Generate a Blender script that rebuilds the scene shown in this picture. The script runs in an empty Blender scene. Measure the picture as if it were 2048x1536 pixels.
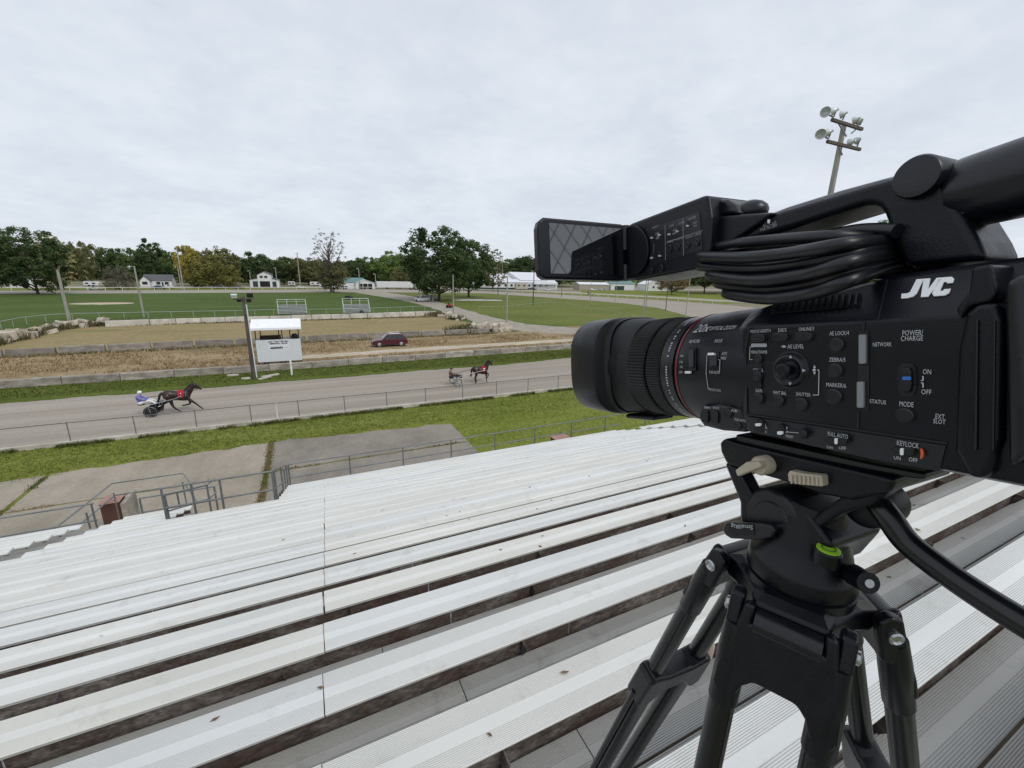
import bpy, bmesh, math, random
from mathutils import Vector, Matrix, noise

random.seed(7)
SC = bpy.context.scene
COL = SC.collection

# ------------------------------------------------------------------ camera
H = 9.6                                   # eye height above the infield
F_PX = 847.09                             # focal length in photo pixels (2048 wide)
PITCH, ROLL, YAW = 0.25294, 0.021978, 0.452
_fwd = Vector((math.sin(YAW)*math.cos(PITCH), math.cos(YAW)*math.cos(PITCH), -math.sin(PITCH)))
_rt = Vector((math.cos(YAW), -math.sin(YAW), 0))
_up = _rt.cross(_fwd)
_r2 = _rt*math.cos(ROLL) + _up*math.sin(ROLL)
_u2 = -_rt*math.sin(ROLL) + _up*math.cos(ROLL)
EYE = Vector((0, 0, H))
cam_data = bpy.data.cameras.new('phone_camera')
cam = bpy.data.objects.new('phone_camera', cam_data)
COL.objects.link(cam)
cam.matrix_world = Matrix(((_r2.x, _u2.x, -_fwd.x, 0), (_r2.y, _u2.y, -_fwd.y, 0), (_r2.z, _u2.z, -_fwd.z, H), (0, 0, 0, 1)))
cam_data.sensor_fit = 'HORIZONTAL'
cam_data.sensor_width = 36.0
cam_data.lens = 36.0*F_PX/2048.0
cam_data.clip_start = 0.01
cam_data.clip_end = 6000
SC.camera = cam

# ------------------------------------------------------------------ overcast sky and soft sun
SUN_EL, SUN_AZ = math.radians(48), math.radians(160)
world = bpy.data.worlds.new('World')
SC.world = world
world.use_nodes = True
wn, wl = world.node_tree.nodes, world.node_tree.links
wn.clear()
w_out = wn.new('ShaderNodeOutputWorld')
w_bg = wn.new('ShaderNodeBackground')
w_bg.inputs['Strength'].default_value = 0.1
w_sky = wn.new('ShaderNodeTexSky')
w_sky.sky_type = 'NISHITA'
w_sky.sun_disc = False
w_sky.sun_elevation = SUN_EL
w_sky.sun_rotation = SUN_AZ
w_tc = wn.new('ShaderNodeTexCoord')
w_sep = wn.new('ShaderNodeSeparateXYZ')
wl.new(w_tc.outputs['Generated'], w_sep.inputs[0])
# project the view direction on a flat cloud deck so that cloud bands flatten towards the horizon
w_zz = wn.new('ShaderNodeMath'); w_zz.operation = 'ABSOLUTE'
wl.new(w_sep.outputs['Z'], w_zz.inputs[0])
w_za = wn.new('ShaderNodeMath'); w_za.operation = 'ADD'; w_za.inputs[1].default_value = 0.22
wl.new(w_zz.outputs[0], w_za.inputs[0])
w_dx = wn.new('ShaderNodeMath'); w_dx.operation = 'DIVIDE'
w_dy = wn.new('ShaderNodeMath'); w_dy.operation = 'DIVIDE'
wl.new(w_sep.outputs['X'], w_dx.inputs[0]); wl.new(w_za.outputs[0], w_dx.inputs[1])
wl.new(w_sep.outputs['Y'], w_dy.inputs[0]); wl.new(w_za.outputs[0], w_dy.inputs[1])
w_cmb = wn.new('ShaderNodeCombineXYZ')
wl.new(w_dx.outputs[0], w_cmb.inputs[0]); wl.new(w_dy.outputs[0], w_cmb.inputs[1])
w_n1 = wn.new('ShaderNodeTexNoise'); w_n1.inputs['Scale'].default_value = 1.6; w_n1.inputs['Detail'].default_value = 5; w_n1.inputs['Roughness'].default_value = 0.5
w_n1.inputs['Distortion'].default_value = 0.5
w_n2 = wn.new('ShaderNodeTexNoise'); w_n2.inputs['Scale'].default_value = 9.0; w_n2.inputs['Detail'].default_value = 5; w_n2.inputs['Roughness'].default_value = 0.6
wl.new(w_cmb.outputs[0], w_n1.inputs['Vector']); wl.new(w_cmb.outputs[0], w_n2.inputs['Vector'])
w_r1 = wn.new('ShaderNodeValToRGB')
w_r1.color_ramp.elements[0].position = 0.33; w_r1.color_ramp.elements[0].color = (6.45, 6.95, 7.75, 1)
w_r1.color_ramp.elements[1].position = 0.66; w_r1.color_ramp.elements[1].color = (7.45, 7.9, 8.5, 1)
wl.new(w_n1.outputs['Fac'], w_r1.inputs[0])
w_r2 = wn.new('ShaderNodeValToRGB')
w_r2.color_ramp.elements[0].position = 0.35; w_r2.color_ramp.elements[0].color = (0.965, 0.97, 0.98, 1)
w_r2.color_ramp.elements[1].position = 0.68; w_r2.color_ramp.elements[1].color = (1.03, 1.025, 1.02, 1)
wl.new(w_n2.outputs['Fac'], w_r2.inputs[0])
w_mul = wn.new('ShaderNodeMix'); w_mul.data_type = 'RGBA'; w_mul.blend_type = 'MULTIPLY'; w_mul.inputs['Factor'].default_value = 1.0
wl.new(w_r1.outputs[0], w_mul.inputs['A']); wl.new(w_r2.outputs[0], w_mul.inputs['B'])
w_mix = wn.new('ShaderNodeMix'); w_mix.data_type = 'RGBA'; w_mix.inputs['Factor'].default_value = 0.93
wl.new(w_sky.outputs[0], w_mix.inputs['A']); wl.new(w_mul.outputs['Result'], w_mix.inputs['B'])
wl.new(w_mix.outputs['Result'], w_bg.inputs['Color'])
wl.new(w_bg.outputs[0], w_out.inputs['Surface'])

sun_data = bpy.data.lights.new('sun', 'SUN')
sun_data.energy = 1.4
sun_data.angle = math.radians(25)
sun_data.color = (1.0, 0.965, 0.92)
sun = bpy.data.objects.new('sun', sun_data)
COL.objects.link(sun)
_sd = Vector((math.sin(SUN_AZ)*math.cos(SUN_EL), math.cos(SUN_AZ)*math.cos(SUN_EL), math.sin(SUN_EL)))
sun.rotation_euler = _sd.to_track_quat('Z', 'Y').to_euler()

SC.view_settings.view_transform = 'Standard'
SC.view_settings.look = 'None'
SC.view_settings.exposure = 0.12
SC.view_settings.gamma = 1.0
SC.view_settings.use_curve_mapping = False
SC.cycles.use_denoising = True
SC.cycles.max_bounces = 8
SC.cycles.diffuse_bounces = 3

# ------------------------------------------------------------------ survey: photo pixel -> point in the place
def ray(x, y):
    return _fwd + _r2*((x-1024)/F_PX) - _u2*((y-768)/F_PX)
def gnd(x, y, z=0.0):
    r = ray(x, y); k = (z-H)/r.z
    return EYE + r*k
def aty(x, y, Y):
    r = ray(x, y); return EYE + r*(Y/r.y)

# ------------------------------------------------------------------ materials
MATS = {}
def mat(name, col, rough=0.6, metal=0.0, var=0.0, vscale=4.0, col2=None, bump=0.0, bscale=30.0, rnd=0.0, space='Object', stretch=(1, 1, 1), spec=None, detail=5.0):
    """principled material: two colours mixed by noise, small value change per object, noise bump"""
    if name in MATS: return MATS[name]
    m = bpy.data.materials.new(name); m.use_nodes = True
    nt = m.node_tree; n, l = nt.nodes, nt.links
    b = n['Principled BSDF']
    b.inputs['Roughness'].default_value = rough
    b.inputs['Metallic'].default_value = metal
    if spec is not None: b.inputs['Specular IOR Level'].default_value = spec
    b.inputs['Base Color'].default_value = (*col, 1)
    src = None
    vec = None
    if var or col2 or bump:
        if space == 'World':
            g = n.new('ShaderNodeNewGeometry'); vec = g.outputs['Position']
        else:
            t = n.new('ShaderNodeTexCoord'); vec = t.outputs['Object']
        mp = n.new('ShaderNodeMapping'); mp.inputs['Scale'].default_value = stretch
        l.new(vec, mp.inputs['Vector']); vec = mp.outputs[0]
        if rnd and space != 'World':
            oi0 = n.new('ShaderNodeObjectInfo')
            sc_ = n.new('ShaderNodeMath'); sc_.operation = 'MULTIPLY'; sc_.inputs[1].default_value = 37.0
            l.new(oi0.outputs['Random'], sc_.inputs[0]); l.new(sc_.outputs[0], mp.inputs['Location'])
    if var or col2:
        nz = n.new('ShaderNodeTexNoise'); nz.inputs['Scale'].default_value = vscale; nz.inputs['Detail'].default_value = detail; nz.inputs['Roughness'].default_value = 0.6
        l.new(vec, nz.inputs['Vector'])
        rp = n.new('ShaderNodeValToRGB')
        c2 = col2 if col2 else tuple(min(1, c*(1+var)) for c in col)
        c1 = col if col2 else tuple(c*(1-var) for c in col)
        rp.color_ramp.elements[0].position = 0.36; rp.color_ramp.elements[0].color = (*c1, 1)
        rp.color_ramp.elements[1].position = 0.66; rp.color_ramp.elements[1].color = (*c2, 1)
        l.new(nz.outputs['Fac'], rp.inputs[0]); src = rp.outputs[0]
    if rnd:
        oi = n.new('ShaderNodeObjectInfo')
        mr = n.new('ShaderNodeMapRange'); mr.inputs['To Min'].default_value = 1-rnd; mr.inputs['To Max'].default_value = 1+rnd
        l.new(oi.outputs['Random'], mr.inputs['Value'])
        mx = n.new('ShaderNodeMix'); mx.data_type = 'RGBA'; mx.blend_type = 'MULTIPLY'; mx.inputs['Factor'].default_value = 1
        if src: l.new(src, mx.inputs['A'])
        else: mx.inputs['A'].default_value = (*col, 1)
        l.new(mr.outputs[0], mx.inputs['B']); src = mx.outputs['Result']
    if src: l.new(src, b.inputs['Base Color'])
    if bump:
        nb = n.new('ShaderNodeTexNoise'); nb.inputs['Scale'].default_value = bscale; nb.inputs['Detail'].default_value = 4
        l.new(vec, nb.inputs['Vector'])
        bp = n.new('ShaderNodeBump'); bp.inputs['Strength'].default_value = bump; bp.inputs['Distance'].default_value = 0.02
        l.new(nb.outputs['Fac'], bp.inputs['Height']); l.new(bp.outputs[0], b.inputs['Normal'])
    MATS[name] = m
    return m

# ------------------------------------------------------------------ mesh builder
class MB:
    def __init__(s): s.v = []; s.f = []
    def add(s, vs, fs):
        o = len(s.v); s.v += [tuple(p) for p in vs]; s.f += [tuple(i+o for i in f) for f in fs]; return s
    def box(s, c, d, R=None):
        x, y, z = d[0]/2, d[1]/2, d[2]/2
        vs = [Vector((a*x, b*y, e*z)) for a in (-1, 1) for b in (-1, 1) for e in (-1, 1)]
        if R: vs = [R @ p for p in vs]
        c = Vector(c)
        return s.add([p+c for p in vs], [(0, 1, 3, 2), (4, 6, 7, 5), (0, 4, 5, 1), (2, 3, 7, 6), (0, 2, 6, 4), (1, 5, 7, 3)])
    def span(s, a, b):
        return s.box([(p+q)/2 for p, q in zip(a, b)], [abs(q-p) for p, q in zip(a, b)])
    def bar(s, p, q, wd, ht=None, up=(0, 0, 1)):
        p, q = Vector(p), Vector(q); ht = ht or wd
        z = (q-p); L = z.length; z.normalize()
        x = Vector(up).cross(z)
        if x.length < 1e-4: x = Vector((1, 0, 0)).cross(z)
        x.normalize(); y = z.cross(x)
        R = Matrix((x, y, z)).transposed()
        return s.box((p+q)/2, (wd, ht, L), R)
    def cyl(s, p, q, r0, r1=None, n=12, caps=True):
        return s.tube([p, q], [r0, r0 if r1 is None else r1], n, caps=caps)
    def tube(s, pts, r, n=8, closed=False, caps=True):
        pts = [Vector(p) for p in pts]; N = len(pts)
        rs = r if isinstance(r, (list, tuple)) else [r]*N
        vs, fs = [], []
        ref = None
        for i, p in enumerate(pts):
            if closed: t = pts[(i+1) % N]-pts[i-1]
            else: t = pts[min(i+1, N-1)]-pts[max(i-1, 0)]
            t.normalize()
            if ref is None:
                ref = Vector((0, 0, 1)) if abs(t.z) < 0.9 else Vector((1, 0, 0))
            x = ref.cross(t); x.normalize(); y = t.cross(x); ref = y.copy()
            for k in range(n):
                a = 2*math.pi*k/n
                vs.append(p + (x*math.cos(a)+y*math.sin(a))*rs[i])
        M = N if closed else N-1
        for i in range(M):
            j = (i+1) % N
            for k in range(n):
                k2 = (k+1) % n
                fs.append((i*n+k, i*n+k2, j*n+k2, j*n+k))
        if caps and not closed:
            fs.append(tuple(range(n-1, -1, -1))); fs.append(tuple((N-1)*n+k for k in range(n)))
        return s.add(vs, fs)
    def lathe(s, prof, o, ax, n=24, cap0=True, cap1=True, sup=2.0, ry=1.0, xref=None):
        """prof: list of (distance along axis, radius); sup > 2 squares the section"""
        o, ax = Vector(o), Vector(ax).normalized()
        x = Vector(xref) if xref else (Vector((0, 0, 1)) if abs(ax.z) < 0.9 else Vector((1, 0, 0)))
        y = ax.cross(x).normalized(); x = y.cross(ax)
        vs, fs = [], []
        for h, r in prof:
            for k in range(n):
                a = 2*math.pi*(k+0.5)/n
                c, q = math.cos(a), math.sin(a)
                c = math.copysign(abs(c)**(2/sup), c); q = math.copysign(abs(q)**(2/sup), q)
                vs.append(o + ax*h + x*(c*r) + y*(q*r*ry))
        for i in range(len(prof)-1):
            for k in range(n):
                k2 = (k+1) % n
                fs.append((i*n+k, i*n+k2, (i+1)*n+k2, (i+1)*n+k))
        if cap0: fs.append(tuple(range(n-1, -1, -1)))
        if cap1: fs.append(tuple((len(prof)-1)*n+k for k in range(n)))
        return s.add(vs, fs)
    def prism(s, poly, off):
        """poly: 3-D points of a planar face, extruded by off"""
        P = [Vector(p) for p in poly]; off = Vector(off); n = len(P)
        return s.add(P+[p+off for p in P], [tuple(range(n))[::-1], tuple(range(n, 2*n))]+[(i, (i+1) % n, n+(i+1) % n, n+i) for i in range(n)])
    def loft(s, rings, cap=True):
        n = len(rings[0]); vs = [p for r in rings for p in r]; fs = []
        for i in range(len(rings)-1):
            for k in range(n):
                k2 = (k+1) % n; fs.append((i*n+k, i*n+k2, (i+1)*n+k2, (i+1)*n+k))
        if cap: fs.append(tuple(range(n-1, -1, -1))); fs.append(tuple((len(rings)-1)*n+k for k in range(n)))
        return s.add(vs, fs)
    def quad(s, a, b, c, d): return s.add([a, b, c, d], [(0, 1, 2, 3)])
    def ball(s, c, r, n=10, m=6):
        c = Vector(c); r = Vector(r) if hasattr(r, '__len__') else Vector((r, r, r))
        rings = []
        for i in range(1, m):
            t = math.pi*i/m
            rings.append([c+Vector((r.x*math.sin(t)*math.cos(2*math.pi*k/n), r.y*math.sin(t)*math.sin(2*math.pi*k/n), -r.z*math.cos(t))) for k in range(n)])
        return s.loft(rings)
    def mesh(s, name, fix=True):
        me = bpy.data.meshes.new(name)
        me.from_pydata(s.v, [], s.f); me.update()
        if fix:
            bm = bmesh.new(); bm.from_mesh(me); bmesh.ops.recalc_face_normals(bm, faces=bm.faces); bm.to_mesh(me); bm.free()
        return me
    def build(s, name, m, parent=None, smooth=35, bevel=0.0, seg=2, fix=True):
        return put(name, s.mesh(name, fix), m, parent, smooth, bevel, seg)

def put(name, me, m, parent=None, smooth=35, bevel=0.0, seg=2):
    if m is not None and not me.materials: me.materials.append(m)
    if smooth and me.polygons:
        me.polygons.foreach_set('use_smooth', [True]*len(me.polygons))
        me.set_sharp_from_angle(angle=math.radians(smooth))
    o = bpy.data.objects.new(name, me); COL.objects.link(o)
    if parent is not None: o.parent = parent
    if bevel:
        b = o.modifiers.new('edge', 'BEVEL'); b.width = bevel; b.segments = seg; b.limit_method = 'ANGLE'; b.angle_limit = math.radians(40)
        if hasattr(b, 'harden_normals'): b.harden_normals = True
    return o

def tag(o, label=None, cat=None, group=None, kind=None):
    if label: o['label'] = label
    if cat: o['category'] = cat
    if group: o['group'] = group
    if kind: o['kind'] = kind
    return o
def empty(name, loc=(0, 0, 0), rz=0.0):
    o = bpy.data.objects.new(name, None); COL.objects.link(o)
    o.location = loc; o.rotation_euler = (0, 0, rz); o.empty_display_size = 0.2
    return o
def thing(name, label, cat, loc=(0, 0, 0), rz=0.0, group=None):
    return tag(empty(name, loc, rz), label, cat, group)
def kids(o): return [c for c in bpy.data.objects if c.parent == o]
def clone(o, parent=None, _top=True):
    c = o.copy(); COL.objects.link(c); c.parent = parent
    for ch in CH.get(o.name, []) or kids(o): clone(ch, c, False)
    return c
CH = {}

def text_mesh(body, size, italic=0.0, bold=0.0, align='LEFT', spacing=1.0):
    cu = bpy.data.curves.new('lettering', 'FONT'); cu.body = body; cu.size = size; cu.align_x = align
    cu.shear = italic; cu.offset = bold; cu.space_character = spacing; cu.resolution_u = 2
    ob = bpy.data.objects.new('lettering', cu); COL.objects.link(ob)
    dg = bpy.context.evaluated_depsgraph_get()
    me = bpy.data.meshes.new_from_object(ob.evaluated_get(dg))
    bpy.data.objects.remove(ob); bpy.data.curves.remove(cu)
    return me
def add_text(mb, body, o, xd, yd, size, **kw):
    """flat lettering laid in the plane spanned by xd, yd at o"""
    me = text_mesh(body, size, **kw)
    o, xd, yd = Vector(o), Vector(xd), Vector(yd)
    mb.add([o + xd*v.co.x + yd*v.co.y for v in me.vertices], [tuple(p.vertices) for p in me.polygons])
    bpy.data.meshes.remove(me)
def catmull(pts, sub=8, closed=False):
    P = [Vector(p) for p in pts]; N = len(P); out = []
    rng = range(N) if closed else range(N-1)
    for i in rng:
        a = P[i-1] if (closed or i > 0) else P[0]
        b = P[i]; c = P[(i+1) % N]; d = P[(i+2) % N] if (closed or i+2 < N) else P[-1]
        for k in range(sub):
            t = k/sub
            out.append(0.5*((2*b)+(c-a)*t+(2*a-5*b+4*c-d)*t*t+(3*b-3*c+d-a)*t**3))
    if not closed: out.append(P[-1])
    return out

# ================================================================== ground, track, walls
def world_mat(name, cols, scale=1.0, stretch=(1, 1, 1), rough=0.9, bump=0.3, bscale=6.0, fine=None, patch=None):
    """ground material in world space: ramp over layered noise, optional second fine noise and large patches"""
    m = bpy.data.materials.new(name); m.use_nodes = True
    n, l = m.node_tree.nodes, m.node_tree.links
    b = n['Principled BSDF']; b.inputs['Roughness'].default_value = rough; b.inputs['Specular IOR Level'].default_value = 0.05
    g = n.new('ShaderNodeNewGeometry')
    mp = n.new('ShaderNodeMapping'); mp.inputs['Scale'].default_value = stretch; l.new(g.outputs['Position'], mp.inputs[0])
    nz = n.new('ShaderNodeTexNoise'); nz.inputs['Scale'].default_value = scale; nz.inputs['Detail'].default_value = 8; nz.inputs['Roughness'].default_value = 0.65
    l.new(mp.outputs[0], nz.inputs['Vector'])
    rp = n.new('ShaderNodeValToRGB'); e = rp.color_ramp.elements
    while len(e) < len(cols): e.new(0.5)
    for i, c in enumerate(cols):
        e[i].position = 0.30 + 0.42*i/(len(cols)-1); e[i].color = (*c, 1)
    l.new(nz.outputs['Fac'], rp.inputs[0]); src = rp.outputs[0]
    if fine:
        f = n.new('ShaderNodeTexNoise'); f.inputs['Scale'].default_value = fine[0]; f.inputs['Detail'].default_value = 3
        l.new(g.outputs['Position'], f.inputs['Vector'])
        mr = n.new('ShaderNodeMapRange'); mr.inputs['From Min'].default_value = 0.3; mr.inputs['From Max'].default_value = 0.7
        mr.inputs['To Min'].default_value = 1-fine[1]; mr.inputs['To Max'].default_value = 1+fine[1]; l.new(f.outputs['Fac'], mr.inputs['Value'])
        mx = n.new('ShaderNodeMix'); mx.data_type = 'RGBA'; mx.blend_type = 'MULTIPLY'; mx.inputs['Factor'].default_value = 1
        l.new(src, mx.inputs['A']); l.new(mr.outputs[0], mx.inputs['B']); src = mx.outputs['Result']
    if patch:
        f = n.new('ShaderNodeTexNoise'); f.inputs['Scale'].default_value = patch[0]; f.inputs['Detail'].default_value = 5
        l.new(g.outputs['Position'], f.inputs['Vector'])
        mr = n.new('ShaderNodeMapRange'); mr.inputs['From Min'].default_value = patch[2]; mr.inputs['From Max'].default_value = patch[2]+0.12; l.new(f.outputs['Fac'], mr.inputs['Value'])
        mx = n.new('ShaderNodeMix'); mx.data_type = 'RGBA'; mx.inputs['B'].default_value = (*patch[1], 1)
        l.new(mr.outputs[0], mx.inputs['Factor']); l.new(src, mx.inputs['A']); src = mx.outputs['Result']
    l.new(src, b.inputs['Base Color'])
    nb = n.new('ShaderNodeTexNoise'); nb.inputs['Scale'].default_value = bscale; nb.inputs['Detail'].default_value = 5
    l.new(mp.outputs[0], nb.inputs['Vector'])
    bp = n.new('ShaderNodeBump'); bp.inputs['Strength'].default_value = bump; bp.inputs['Distance'].default_value = 0.05
    l.new(nb.outputs['Fac'], bp.inputs['Height']); l.new(bp.outputs[0], b.inputs['Normal'])
    MATS[name] = m
    return m

M_FAR = world_mat('far_ground', [(0.1, 0.115, 0.05), (0.22, 0.2, 0.14), (0.14, 0.145, 0.07)], 0.03)
M_FIELD = world_mat('field_grass', [(0.058, 0.088, 0.022), (0.076, 0.112, 0.03), (0.098, 0.132, 0.04)], 0.05, (0.6, 1.4, 1), fine=(0.9, 0.14), patch=(0.035, (0.11, 0.12, 0.042), 0.63))
M_LAWN = world_mat('lawn_grass', [(0.112, 0.138, 0.024), (0.155, 0.182, 0.036), (0.2, 0.215, 0.06)], 0.35, (0.35, 1.6, 1), fine=(5.0, 0.30), bump=0.8, bscale=9, patch=(0.22, (0.185, 0.175, 0.06), 0.62))
M_STRIP = world_mat('strip_grass', [(0.066, 0.088, 0.016), (0.088, 0.115, 0.022), (0.115, 0.14, 0.034)], 0.3, (0.3, 1.6, 1), fine=(3.0, 0.25), bump=0.8, bscale=7)
M_TRACK = world_mat('track_dirt', [(0.25, 0.215, 0.178), (0.325, 0.288, 0.245), (0.4, 0.36, 0.312)], 0.8, (0.025, 1.0, 1), fine=(4.0, 0.07), bump=0.35, bscale=8)
M_DRY = world_mat('dry_grass_ground', [(0.17, 0.125, 0.068), (0.25, 0.185, 0.105), (0.32, 0.245, 0.15), (0.2, 0.175, 0.08)], 0.22, (0.3, 1.3, 1), fine=(2.2, 0.30), bump=1.0, bscale=5)
M_DIRT = world_mat('bare_dirt', [(0.21, 0.175, 0.08), (0.285, 0.225, 0.12), (0.165, 0.16, 0.058)], 0.12, (0.35, 1.2, 1), fine=(1.5, 0.16), bump=0.5, bscale=4)
M_ROAD = world_mat('gravel_road', [(0.24, 0.215, 0.175), (0.33, 0.30, 0.25), (0.40, 0.365, 0.31)], 0.5, fine=(3.0, 0.12), bump=0.4)
M_SAND = world_mat('pale_sand', [(0.36, 0.30, 0.22), (0.47, 0.41, 0.32), (0.55, 0.49, 0.40)], 0.5, (0.4, 1.5, 1), fine=(2.0, 0.12), bump=0.6)
M_FARTRACK = world_mat('far_track_dirt', [(0.27, 0.24, 0.205), (0.33, 0.30, 0.26), (0.37, 0.335, 0.29)], 0.1, (0.2, 1, 1))
M_APRON = world_mat('apron_concrete', [(0.175, 0.155, 0.13), (0.245, 0.22, 0.188), (0.32, 0.29, 0.25)], 0.30, (1, 0.7, 1), rough=0.85, fine=(7.0, 0.08), bump=0.2, bscale=25, patch=(0.16, (0.125, 0.118, 0.108), 0.57))

rj = random.Random(3)
def sheet(name, pts, z, m, step=1.2, jag=0.12, kind='structure', label=None):
    out = []
    N = len(pts)
    for i in range(N):
        a, b = Vector((pts[i][0], pts[i][1])), Vector((pts[(i+1) % N][0], pts[(i+1) % N][1]))
        k = max(1, min(160, int((b-a).length/step)))
        nrm = Vector((-(b-a).y, (b-a).x)).normalized()
        for j in range(k):
            p = a+(b-a)*(j/k)
            if j: p = p + nrm*(noise.noise(Vector((p.x*0.45, p.y*0.45, z*90)))*jag*2.2 + rj.uniform(-jag, jag)*0.6)
            out.append((p.x, p.y, z))
    mb = MB(); mb.add(out, [tuple(range(len(out)))])
    o = mb.build(name, m, None, 0)
    return tag(o, label, None, None, kind)

g = MB(); g.add([(-2500, -900, 0), (2500, -900, 0), (2500, 3600, 0), (-2500, 3600, 0)], [(0, 1, 2, 3)])
tag(g.build('ground', M_FAR, None, 0), kind='structure')

INNER = [(-160, 41.8), (-40, 41.7), (30, 42.2), (58, 46), (78, 60), (92, 84), (104, 106), (108, 127), (104, 148), (95, 172), (84, 203), (60, 212), (28, 214), (0, 212), (-52, 203), (-88, 197.5), (-160, 190)]
OUTER = [(-160, 30.12), (50, 30.12), (85, 34), (116, 50), (138, 78), (147, 113), (139, 149), (121, 190), (99, 222), (72, 241), (40, 250), (0, 243), (-57, 228), (-96, 219), (-160, 213)]
sheet('lawn', [(-160, -20), (200, -20), (200, 30.3), (-160, 30.3)], 0.004, M_LAWN, jag=0)
sheet('infield_grass', INNER, 0.008, M_FIELD, 2.5, 0.1)
M_FIELDR = world_mat('right_field_grass', [(0.10, 0.125, 0.030), (0.135, 0.158, 0.042), (0.165, 0.178, 0.055)], 0.06, (0.6, 1.4, 1), fine=(0.9, 0.14), patch=(0.05, (0.20, 0.155, 0.075), 0.62))
sheet('right_infield', [(41.5, 163), (40.6, 128), (38.5, 96), (40, 77), (48, 68), (60, 62), (70, 58), (78, 61), (91.5, 84), (103.5, 106), (107.5, 127), (103.5, 148), (94.5, 172), (83, 201), (60, 210), (39, 211), (38.5, 198)], 0.010, M_FIELDR, 3, 0.4)
sheet('race_track', OUTER[:-1]+[OUTER[-1]]+INNER[::-1], 0.012, M_TRACK, 0.9, 0.10)
sheet('far_track', [(-160, 191), (-88, 198), (-52, 203.5), (0, 212.5), (28, 214.5), (60, 212.5), (84, 204), (95, 173), (104, 149), (125, 160), (119, 190), (98, 220), (72, 239), (40, 248), (0, 241), (-57, 226), (-96, 217.5), (-160, 211)], 0.016, M_FARTRACK, 4, 0.15)
sheet('grass_verge', [(-70, 41.0), (20, 41.4), (62, 45.8), (70, 52), (32, 47.8), (7, 46.8), (0, 46.45), (-70, 46.4)], 0.020, M_STRIP, 0.7, 0.16)
sheet('arena_ground', [(-62, 46.7), (0, 46.8), (7, 47.2), (32, 48.2), (60, 56), (64, 66), (48, 70), (38, 70), (33, 66), (-30, 63.4), (-62, 62)], 0.024, M_DRY, 1.5, 0.3)
sheet('arena_dirt', [(-40, 63.4), (-30, 63.9), (32, 66.0), (32, 72), (29, 84), (28, 97), (26, 102), (-30, 96.5), (-35, 90), (-35.5, 72)], 0.022, M_DIRT, 1.5, 0.3)
sheet('dirt_road', [(13, 246), (18.1, 227.5), (24.8, 189.4), (30.4, 155), (32, 126), (31.5, 97.6), (31, 80), (32.5, 68), (40, 60), (52, 62), (46, 67), (39.5, 76), (38.5, 96), (40.5, 128), (41.0, 163), (38.0, 198), (29, 246)], 0.028, M_ROAD, 1.5, 0.25)
sheet('sandy_bank', [(-1.5, 51.6), (7.7, 52.4), (20, 52.9), (36, 53.4), (60, 55.5), (60, 57.8), (36, 55.4), (20, 55.0), (8, 54.6), (-1.5, 53.4)], 0.030, M_SAND, 0.8, 0.2)
sheet('fairground_road', [(-260, 238), (-96, 240), (0, 262), (45, 272), (80, 268), (110, 246), (140, 200), (160, 160), (170, 120), (190, 125), (180, 180), (160, 225), (130, 262), (400, 262), (400, 300), (-260, 262)], 0.006, M_ROAD, 6, 0.5)
sheet('grass_bank', [(118, 200), (143, 150), (152, 118), (166, 120), (157, 160), (137, 200), (122, 225), (110, 226)], 0.009, M_LAWN, 3, 0.3)
sheet('grass_bank', [(150, 215), (172, 175), (184, 130), (260, 130), (260, 240), (170, 250)], 0.009, M_LAWN, 3, 0.3)
sheet('grass_bank', [(-200, 224), (-96, 225), (-30, 240), (10, 250), (10, 262), (-30, 258), (-96, 246), (-200, 240)], 0.009, M_LAWN, 3, 0.3)
sheet('stand_ground', [(-16, -6), (30, -6), (30, 15.6), (-1.2, 15.6), (-16, 13.5)], 0.006, world_mat('under_stand_dirt_shade', [(0.03, 0.026, 0.02), (0.05, 0.042, 0.034)], 0.5), 1.5, 0.1)  # dirt coloured near black: the shade under the stand is put into it
# pale bare patch on the far field
c_ = gnd(205, 607)
sheet('bare_patch', [(c_.x+math.cos(a)*6.5, c_.y+math.sin(a)*4.0) for a in [k*math.pi/10 for k in range(20)]], 0.013, M_SAND, 1.0, 0.5)

# concrete apron in front of the stand: slabs with weed-grown joints
JX = [-40, -24, -11.6, -2.45, 8.0]
apron = tag(empty('concrete_apron'), kind='structure')
M_APRON2 = world_mat('apron_concrete_tan', [(0.25, 0.215, 0.168), (0.33, 0.29, 0.235), (0.40, 0.355, 0.295)], 0.30, (1, 0.7, 1), rough=0.85, fine=(7.0, 0.08), bump=0.2, bscale=25, patch=(0.13, (0.20, 0.178, 0.15), 0.58))
FARY = {-40: 24.6, -24: 24.8, -11.6: 25.7, -2.45: 26.25, 8.0: 25.4}
for i in range(len(JX)-1):
    x0, x1 = JX[i]+0.10, JX[i+1]-0.10
    if i == 3: x0 = JX[i]+0.11
    for (ya, yb) in ((8.0, 22.0), (22.14, None)):
        p = []
        y0l, y1l = ya, yb or FARY[JX[i]]; y0r, y1r = ya, yb or FARY[JX[i+1]]
        n = 14
        for k in range(n+1): p.append((x0+(x1-x0)*k/n, ya+rj.uniform(-.04, .04), 0.035))
        for k in range(n+1):
            t = 1-k/n
            p.append((x0+(x1-x0)*t, y1l+(y1r-y1l)*t + (0 if yb else noise.noise(Vector((x0+t*9, 3, 1)))*0.45), 0.035))
        mb = MB(); mb.prism(p, (0, 0, -0.03))
        o = mb.build('slab', M_APRON if i == 3 else M_APRON2, apron, 0)

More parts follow.
